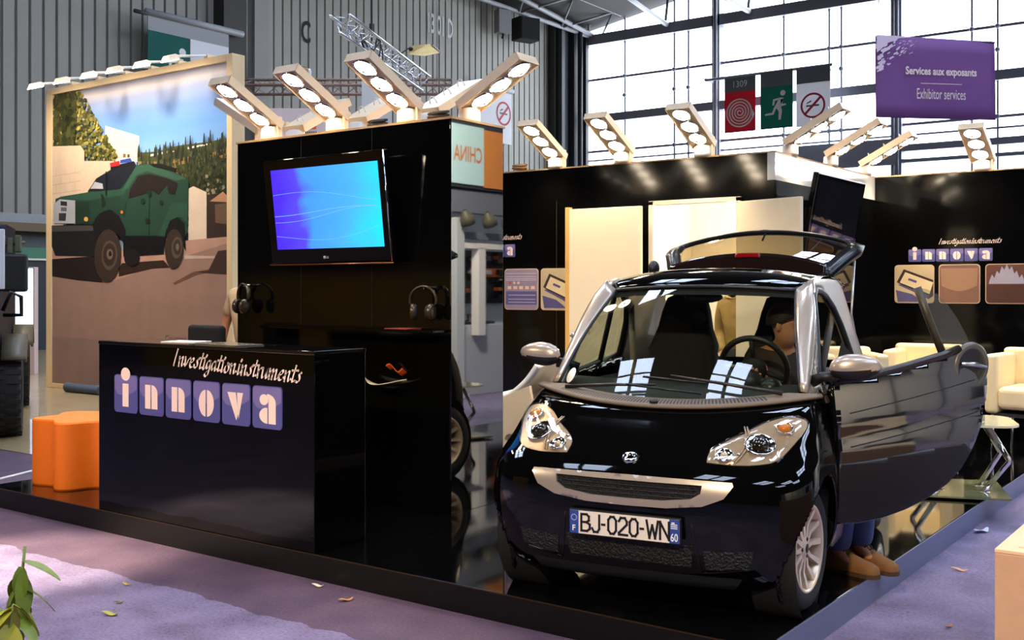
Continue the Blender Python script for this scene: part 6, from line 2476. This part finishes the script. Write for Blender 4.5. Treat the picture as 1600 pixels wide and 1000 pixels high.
# half lowered glass with its guide bar
GP = [(.56, 1.46), (.60, 1.455), (.66, 1.43), (.72, 1.38), (.78, 1.30), (.825, 1.22), (.85, 1.15), (.82, 1.13), (.68, 1.12)]
ov, fs, ed = fill(densify(GP, .05), .08)
b = MB()
b.add([DH @ Vector((p.x, .035 - .0 + .30 * max(0, p.y - 1.05) * .35, p.y)) for p in ov], fs)
b.build('window_glass', side_g, dd)
b = MB()
b.tube([DH @ Vector((.545, .08, 1.463)), DH @ Vector((.60, .06, 1.30)), DH @ Vector((.668, .03, 1.11))], .020, 8)
b.build('window_guide', mat('olive_black_guide', (58, 52, 34), .4, noise=.1), dd)
b = MB()
ov, fs, ed = fill(densify([(.02, .40), (.25, .40), (.5, .48), (.68, .62), (.8, .82), (.82, 1.05), (.4, 1.03), (.02, .97)], .05), .08)
b.add([DH @ Vector((p.x, .07, p.y)) for p in ov], fs)
b.build('inner_panel', inner_m, dd)
b = MB()
b.add([DH @ Vector(p) for p in ((.0, -.01, .99), (.20, -.01, 1.03), (.06, .03, 1.20), (.0, .02, .99), (.2, .02, 1.03))], [(0, 1, 2), (3, 4, 2), (0, 3, 2), (1, 4, 2)])
b.build('mirror_sail', trim_m, dd)
mirror(dd, DH @ T(.04, -.11, 1.085) @ RZ(R(-45 + 6)))

# hatch: glass panel swung up from the roof edge, spoiler with high brake lamp
HG = [(0, 2.20, 1.585), (.25, 2.30, 1.645), (.5, 2.42, 1.705), (.75, 2.54, 1.755), (1, 2.64, 1.79)]


def hatch_pt(s, t):
    k = t * 4
    i = min(int(k), 3)
    f_ = k - i
    yy = HG[i][1] + (HG[i + 1][1] - HG[i][1]) * f_
    z = HG[i][2] + (HG[i + 1][2] - HG[i][2]) * f_
    W = .50 + .135 * min(1, t * 1.4)
    return Vector((W * s, yy - .05 * s * s, z - .075 * abs(s) ** 2.2 + .04 * (1 - s * s)))


b = MB().grid(lambda u, v: hatch_pt(-.96 + 1.92 * u, .10 + .86 * v), 24, 8)
hg = b.build('hatch_glass', glass('hatch_tinted_glass', (196, 184, 150), .07), car, fix=True)
b = MB()
ring_o = [hatch_pt(s, t) for s, t in ([(-1 + 2 * k / 30, 1) for k in range(31)] + [(1, 1 - k / 10) for k in range(1, 10)] + [(1 - 2 * k / 30, 0.02) for k in range(31)] + [(-1, k / 10) for k in range(1, 10)])]
ring_i = [hatch_pt(s * .85, .16 + .78 * t) for s, t in ([(-1 + 2 * k / 30, 1) for k in range(31)] + [(1, 1 - k / 10) for k in range(1, 10)] + [(1 - 2 * k / 30, 0.02) for k in range(31)] + [(-1, k / 10) for k in range(1, 10)])]
n_ = len(ring_o)
b.add(ring_o + ring_i, [(k, (k + 1) % n_, n_ + (k + 1) % n_, n_ + k) for k in range(n_)], 0, None, True)
b.build('hatch_frame', mat('black_hatch_trim', (9, 9, 9), .28, spec=.25, noise=.2), hg, fix=True, sol=.028, solo=0)
b = MB()
b.tube([hatch_pt(-.02, .99) + Vector((-.08, 0, .0)), hatch_pt(-.02, .99) + Vector((0, 0, .008)), hatch_pt(-.02, .99) + Vector((.1, 0, .0))], .010, 8)
b.tube([hatch_pt(.0, .99), hatch_pt(.0, .80) + Vector((0, -.02, -.03))], .007, 6)
b.build('hatch_latch', trim_m, hg)


def spoil(u, v):
    s = -1 + 2 * u
    return Vector((.485 * s, 2.12 + .05 * v - .06 * s * s, 1.53 + .145 * v - .075 * abs(s) ** 2.2))


b = MB().grid(spoil, 28, 8)
sp_ = b.build('roof_spoiler', mat('brown_black_gloss', (26, 16, 14), .12, coat=1, noise=.15), car, fix=True, sol=.02, solo=0)
b = MB().grid(lambda u, v: spoil(.5 + .16 * (u - .5) * 2 * .5, .80 + .17 * v) + Vector((0, -.012, .004)), 12, 4)
b.build('high_brake_lamp', mat('red_brake_lens', (120, 10, 12), .15, noise=.1, coat=1), sp_, fix=True, sol=.008)
b = MB()
b.tube([hatch_pt(.97, .62) + Vector((0, 0, -.03)), Vector((.60, 2.30, 1.30)), Vector((.62, 2.38, 1.12))], .006, 8)
b.build('gas_strut', silver_metal, car)
b = MB()
b.tube([hatch_pt(-.97, .62) + Vector((0, 0, -.03)), Vector((-.60, 2.30, 1.30)), Vector((-.62, 2.38, 1.12))], .006, 8)
b.build('gas_strut', silver_metal, car)
MB().ball((-.565, 2.02, 1.585), (.035, .05, .05), 12).build('hinge_cover', trim_m, car)

# cabin
b = MB()


def dash(u, v):
    s = -1 + 2 * u
    yy0 = ws_base(u).y + .02
    yy = yy0 + (1.10 - yy0) * v
    z = .905 + .05 * abs(s) ** 2 * (1 - v) + .06 * math.sin(PI * min(1, v * .62)) - .30 * max(0, v - .86) / .14 * .6
    return Vector((.62 * s * (1 + .06 * v), yy, z))


b.grid(dash, 24, 18)
b.build('dashboard', inner_m, car, fix=True, sol=.02, solo=-1)
b = MB()
b.ball((.24, .98, .96), (.15, .12, .10), 18)
b.ball((.43, .92, .955), (.06, .06, .055), 14)
b.build('instrument_pod', mat('satin_dark_pod', (34, 31, 27), .35, noise=.15), car)
SWM = T(.285, 1.17, 1.035) @ RX(R(-68))
b = MB()
b.tube([SWM @ Vector((.175 * math.cos(a), .175 * math.sin(a), 0)) for a in [2 * PI * k / 36 for k in range(36)]], .016, 10, closed=True)
sw = b.build('steering_wheel', mat('dark_leather_rim', (28, 25, 22), .45, noise=.2), car)
b = MB()
b.lathe([(0, -.03), (.055, -.028), (.07, -.01), (.06, .02), (0, .03)], 20, 0, SWM)
for a in (R(20), R(160), R(270)):
    b.tube([SWM @ Vector((.05 * math.cos(a), .05 * math.sin(a), 0)), SWM @ Vector((.17 * math.cos(a), .17 * math.sin(a), 0))], .014, 8)
b.build('wheel_hub', inner_m, sw)


def seat(cx, yy, name):
    M = T(cx, yy, 0)
    b = MB()
    secs = [(.46, .235, .09), (.60, .25, .10), (.80, .25, .10), (1.0, .235, .09), (1.12, .205, .085), (1.22, .165, .08), (1.32, .145, .075), (1.40, .12, .06), (1.425, .07, .03)]

    def fn(u, v):
        k = v * (len(secs) - 1)
        i = min(int(k), len(secs) - 2)
        f_ = k - i
        z, w, d = [p + (q - p) * f_ for p, q in zip(secs[i], secs[i + 1])]
        a = 2 * PI * u
        ca, sa = math.cos(a), math.sin(a)
        x = w * math.copysign(abs(ca) ** .55, ca)
        y_ = d * math.copysign(abs(sa) ** .7, sa) - .05 * (abs(ca) > .6) * (z < 1.1)
        return (x, y_ + .22 * (z - .5), z)
    b.grid(fn, 28, 24, 0, M)
    o_ = b.build(name, fabric, car)
    b = MB()
    b.box((-.24, -.46, .36), (.24, .06, .50), 0, M)
    b.build('seat_cushion', fabric, o_, bevel=.05)
    b = MB()
    b.ball((.10, .06, 1.285), (.055, .05, .04), 10, 0, M)
    b.build('headrest_bolster', mat('worn_brown_bolster', (48, 38, 28), .7, noise=.2), o_)


seat(-.26, 1.55, 'passenger_seat')
seat(.33, 1.58, 'driver_seat')
b = MB()
b.box((-.55, 1.9, .72), (.55, 2.5, .96))
b.build('luggage_ledge', inner_m, car, bevel=.02)
b = MB()
b.tube([(-.60, 1.70, 1.36), (-.56, 1.62, 1.1), (-.50, 1.5, .7)], .020, 8)
b.build('seat_belt', mat('grey_belt_webbing', (120, 112, 100), .7, noise=.1), car)
b = MB()
b.tube([(.60, 1.70, 1.36), (.56, 1.66, 1.1), (.52, 1.6, .8)], .020, 8)
b.build('seat_belt', mat('grey_belt_webbing', (120, 112, 100), .7, noise=.1), car)
b = MB()
b.ball((0, 1.20, 1.41), (.11, .02, .032), 14)
b.tube([(0, 1.20, 1.42), (0, 1.18, 1.46)], .008, 6)
b.build('inside_mirror', black_plastic, car)
# ------------------------------------------------------------------ people
skin_tone = mat('warm_skin', (196, 138, 104), .55, noise=.08, nscale=10)
hair_m = mat('dark_brown_hair', (38, 26, 20), .7, noise=.3, nscale=40)


def fingers(key, palm, d, up, k=1.0):
    """five finger chains rooted in the palm; d = finger direction, up = palm normal"""
    d = Vector(d).normalized()
    up = Vector(up).normalized()
    sd = d.cross(up).normalized()
    palm = Vector(palm)
    ch = []
    for i, (o_, ln) in enumerate(((-.030, .070), (-.010, .082), (.010, .078), (.029, .062))):
        b0 = palm + sd * o_ + d * .045
        ch.append([(key + 'p', palm, .026 * k), (key + 'k%d' % i, b0, .0105), (key + 'f%d' % i, b0 + d * ln * .5 - up * .008, .0092), (key + 't%d' % i, b0 + d * ln * .93 - up * .028, .0078)])
    ch.append([(key + 'p', palm, .026 * k), (key + 'th0', palm - sd * .036 + d * .008 - up * .006, .0115), (key + 'th1', palm - sd * .050 + d * .040 - up * .016, .0098), (key + 'th2', palm - sd * .048 + d * .066 - up * .024, .0085)])
    return ch


def face(parent, c, f, r=.1, hair=hair_m):
    """features on a head: c head centre, f facing direction (unit, horizontal)"""
    f = Vector(f).normalized()
    s = f.cross(Vector((0, 0, 1))).normalized()
    c = Vector(c)
    eye_w = mat('eye_white', (225, 220, 212), .3, noise=.02)
    iris = mat('dark_iris', (40, 28, 20), .2, noise=.05)
    for k in (-1, 1):
        e = MB().ball(c + f * .082 + s * k * .032 + Vector((0, 0, .006)), .0125, 10).build('eye', eye_w, parent)
        MB().ball(c + f * .0915 + s * k * .032 + Vector((0, 0, .006)), .0055, 8).build('iris', iris, e)
        MB().tube([c + f * .088 + s * k * .014 + Vector((0, 0, .028)), c + f * .092 + s * k * .032 + Vector((0, 0, .033)), c + f * .080 + s * k * .05 + Vector((0, 0, .027))], .004, 6).build('eyebrow', hair, parent)
        MB().ball(c + s * k * .078 + Vector((0, 0, -.005)), (.016, .016, .030), 10).build('ear', skin_tone, parent)
    MB().tube([c + f * .088 + Vector((0, 0, .012)), c + f * .108 + Vector((0, 0, -.022)), c + f * .092 + Vector((0, 0, -.030))], [.009, .014, .010], 8).build('nose', skin_tone, parent)
    MB().tube([c + f * .086 + s * -.022 + Vector((0, 0, -.056)), c + f * .094 + Vector((0, 0, -.055)), c + f * .086 + s * .022 + Vector((0, 0, -.056))], [.003, .006, .003], 8).build('mouth', mat('lip_tone', (150, 84, 72), .5, noise=.05), parent)
    mb = MB()

    def fn(u, v):
        a = 2 * PI * u
        t = v * PI * .56
        d = Vector((math.sin(t) * math.cos(a), math.sin(t) * math.sin(a), math.cos(t)))
        fr_ = d.dot(f)
        cut = .30 * max(0, fr_) * v
        p = Vector((d.x * .090, d.y * .090, d.z * .112 + cut * .16))
        return c + p - f * .010 + Vector((0, 0, .016))
    mb.grid(fn, 28, 12)
    mb.build('hair', hair, parent, sol=.006)


def stander(root, face_dir, shirt, trousers, arm_l, arm_r, shoe_m, k=1.0, sleeve=.8):
    """standing figure in root's local frame, facing -y; arms given as (elbow, wrist, fingers dir)"""
    z = lambda h: h * k
    ch = [[('pel', (0, 0, z(.93)), (.15, .10)), ('waist', (0, .0, z(1.06)), (.135, .095)), ('chest', (0, .01, z(1.27)), (.155, .11)), ('neckb', (0, .015, z(1.45)), (.07, .06)), ('neck', (0, .0, z(1.51)), (.052, .052)),
           ('jaw', (0, -.022, z(1.575)), (.060, .066)), ('skull', (0, -.008, z(1.66)), (.078, .088)), ('crown', (0, .0, z(1.725)), (.055, .06))]]
    for s, (el, wr, fd) in ((-1, arm_l), (1, arm_r)):
        n_ = 'l' if s < 0 else 'r'
        ch.append([('chest', None, None), (n_ + 'sh', (s * .175, .01, z(1.40)), .058), (n_ + 'el', el, .042), (n_ + 'wr', wr, .028), (n_ + 'hp', Vector(wr) + Vector(fd).normalized() * .05, .026)])
        fg = fingers(n_ + 'h', Vector(wr) + Vector(fd).normalized() * .05, fd, Vector((-s, 0, 0)) if abs(fd[2]) > .5 else Vector((0, 0, 1)))
        for c in fg:
            c[0] = (n_ + 'hp', None, None)
        ch += fg
        ch.append([('pel', None, None), (n_ + 'hip', (s * .09, .0, z(.86)), (.098, .098)), (n_ + 'kn', (s * .10, -.015, z(.49)), .062), (n_ + 'an', (s * .105, .02, z(.085)), .042), (n_ + 'toe', (s * .12, -.13, z(.035)), (.040, .03))])
    fix_ = [[(a, Vector(p) if p is not None else Vector(), r or .05) for a, p, r in c] for c in ch]
    body = skin('body', fix_, skin_tone, root)
    P = {a: (Vector(p), r) for c in ch for a, p, r in c if p is not None}

    def g(a, add, kk=1.0):
        p, r = P[a]
        r = (r, r) if not isinstance(r, tuple) else r
        return (a, p, (r[0] * kk + add, r[1] * kk + add))
    sh = [[g('pel', .022), g('waist', .024), g('chest', .022), ('nb', P['neckb'][0] + Vector((0, 0, -.02)), (.085, .075))]]
    for n_ in 'lr':
        e = P[n_ + 'sh'][0].lerp(P[n_ + 'el'][0], sleeve)
        sh.append([g('chest', .022), g(n_ + 'sh', .018), (n_ + 'sl', e, (.060, .060))] + ([(n_ + 'sw', P[n_ + 'el'][0].lerp(P[n_ + 'wr'][0], .95), (.046, .046))] if sleeve >= 1 else []))
    skin('shirt', sh, shirt, root)
    tr_ = [[g('waist', .004), g('pel', .014)]]
    for n_ in 'lr':
        tr_.append([g('pel', .014), g(n_ + 'hip', .014), g(n_ + 'kn', .018), (n_ + 'cuff', P[n_ + 'an'][0] + Vector((0, 0, .03)), (.062, .062))])
    skin('trousers', tr_, trousers, root)
    for n_ in 'lr':
        shoe(root, P[n_ + 'an'][0] + Vector((0, .03, -P[n_ + 'an'][0].z)), P[n_ + 'toe'][0] - P[n_ + 'an'][0], shoe_m)
    face(root, (0, -.012, z(1.645)), (0, -1, 0))
    return body


def shoe(root, heel, d, m, L=.27):
    """laced shoe with its sole; heel point on the ground, d toe direction"""
    d = Vector((d[0], d[1], 0)).normalized()
    s = Vector((-d.y, d.x, 0))
    heel = Vector(heel)
    B = Matrix(((d.x, s.x, 0, heel.x), (d.y, s.y, 0, heel.y), (0, 0, 1, heel.z), (0, 0, 0, 1)))
    out = [(-.04, .034, .105), (0, .038, .108), (.05, .038, .100), (.10, .042, .080), (.15, .048, .062), (.19, .047, .052), (.215, .036, .042), (.226, .020, .030), (.232, .0005, .004)]
    mb = MB()

    def fn(u, v):
        k_ = v * (len(out) - 1)
        i = min(int(k_), len(out) - 2)
        f_ = k_ - i
        x, w, h = [a + (b_ - a) * f_ for a, b_ in zip(out[i], out[i + 1])]
        a = PI * u
        return (x - .02 * (v < .01), w * math.cos(a), .018 + h * max(0, math.sin(a)) ** .75)
    mb.grid(fn, 16, 24, 0, B)
    up = mb.build('shoe', m, root, fix=True)
    mb = MB()
    pts = [(-.055, 0)] + [(x, w + .004) for x, w, h in out] + [(.236, 0)] + [(x, -w - .004) for x, w, h in out[::-1]]
    mb.add([B @ Vector((x, y_, z)) for z in (0, .022) for x, y_ in pts], [tuple(range(len(pts)))[::-1], tuple(range(len(pts), 2 * len(pts)))] + [(i, (i + 1) % len(pts), len(pts) + (i + 1) % len(pts), len(pts) + i) for i in range(len(pts))])
    mb.build('sole', mat('dark_tan_sole', (74, 50, 28), .7, noise=.1), up)
    mb = MB()
    for k_ in range(4):
        x = .055 + .022 * k_
        h = .018 + .112 - .013 * k_ - (k_ * .003)
        mb.tube([B @ Vector((x - .008, -.022, h - .018)), B @ Vector((x, 0, h - .002)), B @ Vector((x + .008, .022, h - .018))], .0035, 6)
    mb.build('laces', mat('brown_laces', (70, 46, 26), .8, noise=.1), up)
    return up


# man at the left, mostly hidden by the kiosk: his arm hangs into view
p1 = thing('person', 'person in a beige shirt with a hanging arm, half hidden left of the kiosk', 'person', (-7.53, 6.35, S), R(20))
stander(p1, (0, -1, 0), mat('beige_shirt', (206, 180, 140), .8, noise=.1), mat('beige_trousers', (196, 172, 136), .8, noise=.1),
        ((-.265, .02, 1.13), (-.275, -.05, .90), (0, -.1, -1)), ((.235, .03, 1.13), (.24, -.08, .90), (0, -.15, -1)), mat('brown_shoe', (70, 44, 28), .5, noise=.2), 1.0, .78)
# man in the doorway seen through the car's windows
p2 = thing('person', 'person in a khaki jacket seen through the car windows at the storeroom door', 'person', (-3.93, 8.78, S), R(10))
stander(p2, (0, -1, 0), mat('khaki_jacket', (158, 128, 72), .8, noise=.25, nscale=14), mat('dark_navy_trousers', (30, 32, 42), .8, noise=.1),
        ((-.21, .06, 1.06), (-.15, -.10, .88), (.1, -.4, -1)), ((.23, .04, 1.07), (.2, -.06, .86), (0, -.2, -1)), mat('brown_shoe', (70, 44, 28), .5), .95, 1.0)

# driver sitting sideways, feet out on the stage
p3 = thing('person', 'person sitting in the car with jeans and tan shoes below the open door', 'person', (-2.41, 4.14, S), R(9.6))
denim = mat('blue_denim', (72, 94, 140), .85, noise=.35, nscale=14)
suede = mat('tan_suede', (128, 86, 42), .75, noise=.18, nscale=20)
J = {
    'pel': ((.34, 1.44, .60), (.14, .12)), 'waist': ((.33, 1.50, .74), (.125, .10)), 'chest': ((.34, 1.53, .97), (.145, .105)), 'neckb': ((.36, 1.50, 1.13), (.065, .06)), 'neck': ((.375, 1.475, 1.165), (.055, .055)),
    'jaw': ((.40, 1.43, 1.195), (.066, .066)), 'skull': ((.385, 1.44, 1.27), (.080, .085)), 'crown': ((.375, 1.45, 1.335), (.054, .058)),
    'lsh': ((.22, 1.48, 1.07), .055), 'lel': ((.17, 1.30, .88), .042), 'lwr': ((.27, 1.16, .98), .028),
    'rsh': ((.47, 1.55, 1.07), .055), 'rel': ((.56, 1.42, .86), .042), 'rwr': ((.55, 1.22, .74), .028),
    'lhip': ((.42, 1.34, .58), .095), 'lkn': ((.76, 1.20, .56), .062), 'lan': ((.70, 1.235, .10), .042), 'ltoe': ((.83, 1.19, .035), (.04, .03)),
    'rhip': ((.46, 1.46, .58), .095), 'rkn': ((.82, 1.36, .56), .062), 'ran': ((.79, 1.37, .10), .042), 'rtoe': ((.92, 1.30, .035), (.04, .03))}


def jj(*ks):
    return [(k, Vector(J[k][0]), J[k][1]) for k in ks]


chs = [jj('pel', 'waist', 'chest', 'neckb', 'neck', 'jaw', 'skull', 'crown'), jj('chest', 'lsh', 'lel', 'lwr'), jj('chest', 'rsh', 'rel', 'rwr'), jj('pel', 'lhip', 'lkn', 'lan', 'ltoe'), jj('pel', 'rhip', 'rkn', 'ran', 'rtoe')]
for n_, fd, up in (('l', (.2, -.8, .5), (0, .5, .8)), ('r', (.2, -.9, -.3), (0, -.3, .9))):
    wr = Vector(J[n_ + 'wr'][0])
    pm_ = wr + Vector(fd).normalized() * .05
    chs.append([(n_ + 'wr', wr, .028), (n_ + 'hp', pm_, .026)])
    for c in fingers(n_ + 'h', pm_, fd, up):
        c[0] = (n_ + 'hp', pm_, .026)
        chs.append(c)
skin('body', chs, skin_tone, p3)


def jadd(ks, add):
    o_ = []
    for k in ks:
        r = J[k][1]
        r = r if isinstance(r, tuple) else (r, r)
        o_.append((k, Vector(J[k][0]), (r[0] + add, r[1] + add)))
    return o_


skin('shirt', [jadd(('pel', 'waist', 'chest'), .02) + [('nb', Vector((.36, 1.505, 1.10)), (.08, .07))], jadd(('chest', 'lsh', 'lel'), .016) + [('lc', Vector((.25, 1.19, .96)), (.036, .036))], jadd(('chest', 'rsh', 'rel'), .016) + [('rc', Vector((.55, 1.25, .76)), (.036, .036))]],
     mat('dark_brown_jacket', (52, 38, 32), .8, noise=.2), p3)
skin('jeans', [jadd(('waist', 'pel'), .012)] + [jadd(('pel', n_ + 'hip'), .014) + jadd((n_ + 'kn',), .020) + [(n_ + 'mid', Vector(J[n_ + 'kn'][0]).lerp(Vector(J[n_ + 'an'][0]), .55), (.072, .072)), (n_ + 'cuff', Vector(J[n_ + 'an'][0]) + Vector((0, 0, -.005)), (.070, .070))] for n_ in 'lr'], denim, p3)
for n_ in 'lr':
    an, to = Vector(J[n_ + 'an'][0]), Vector(J[n_ + 'toe'][0])
    d = (to - an)
    d.z = 0
    shoe(p3, (an.x, an.y, 0), d, suede, .28)
face(p3, (.388, 1.437, 1.26), (1, -.25, 0))
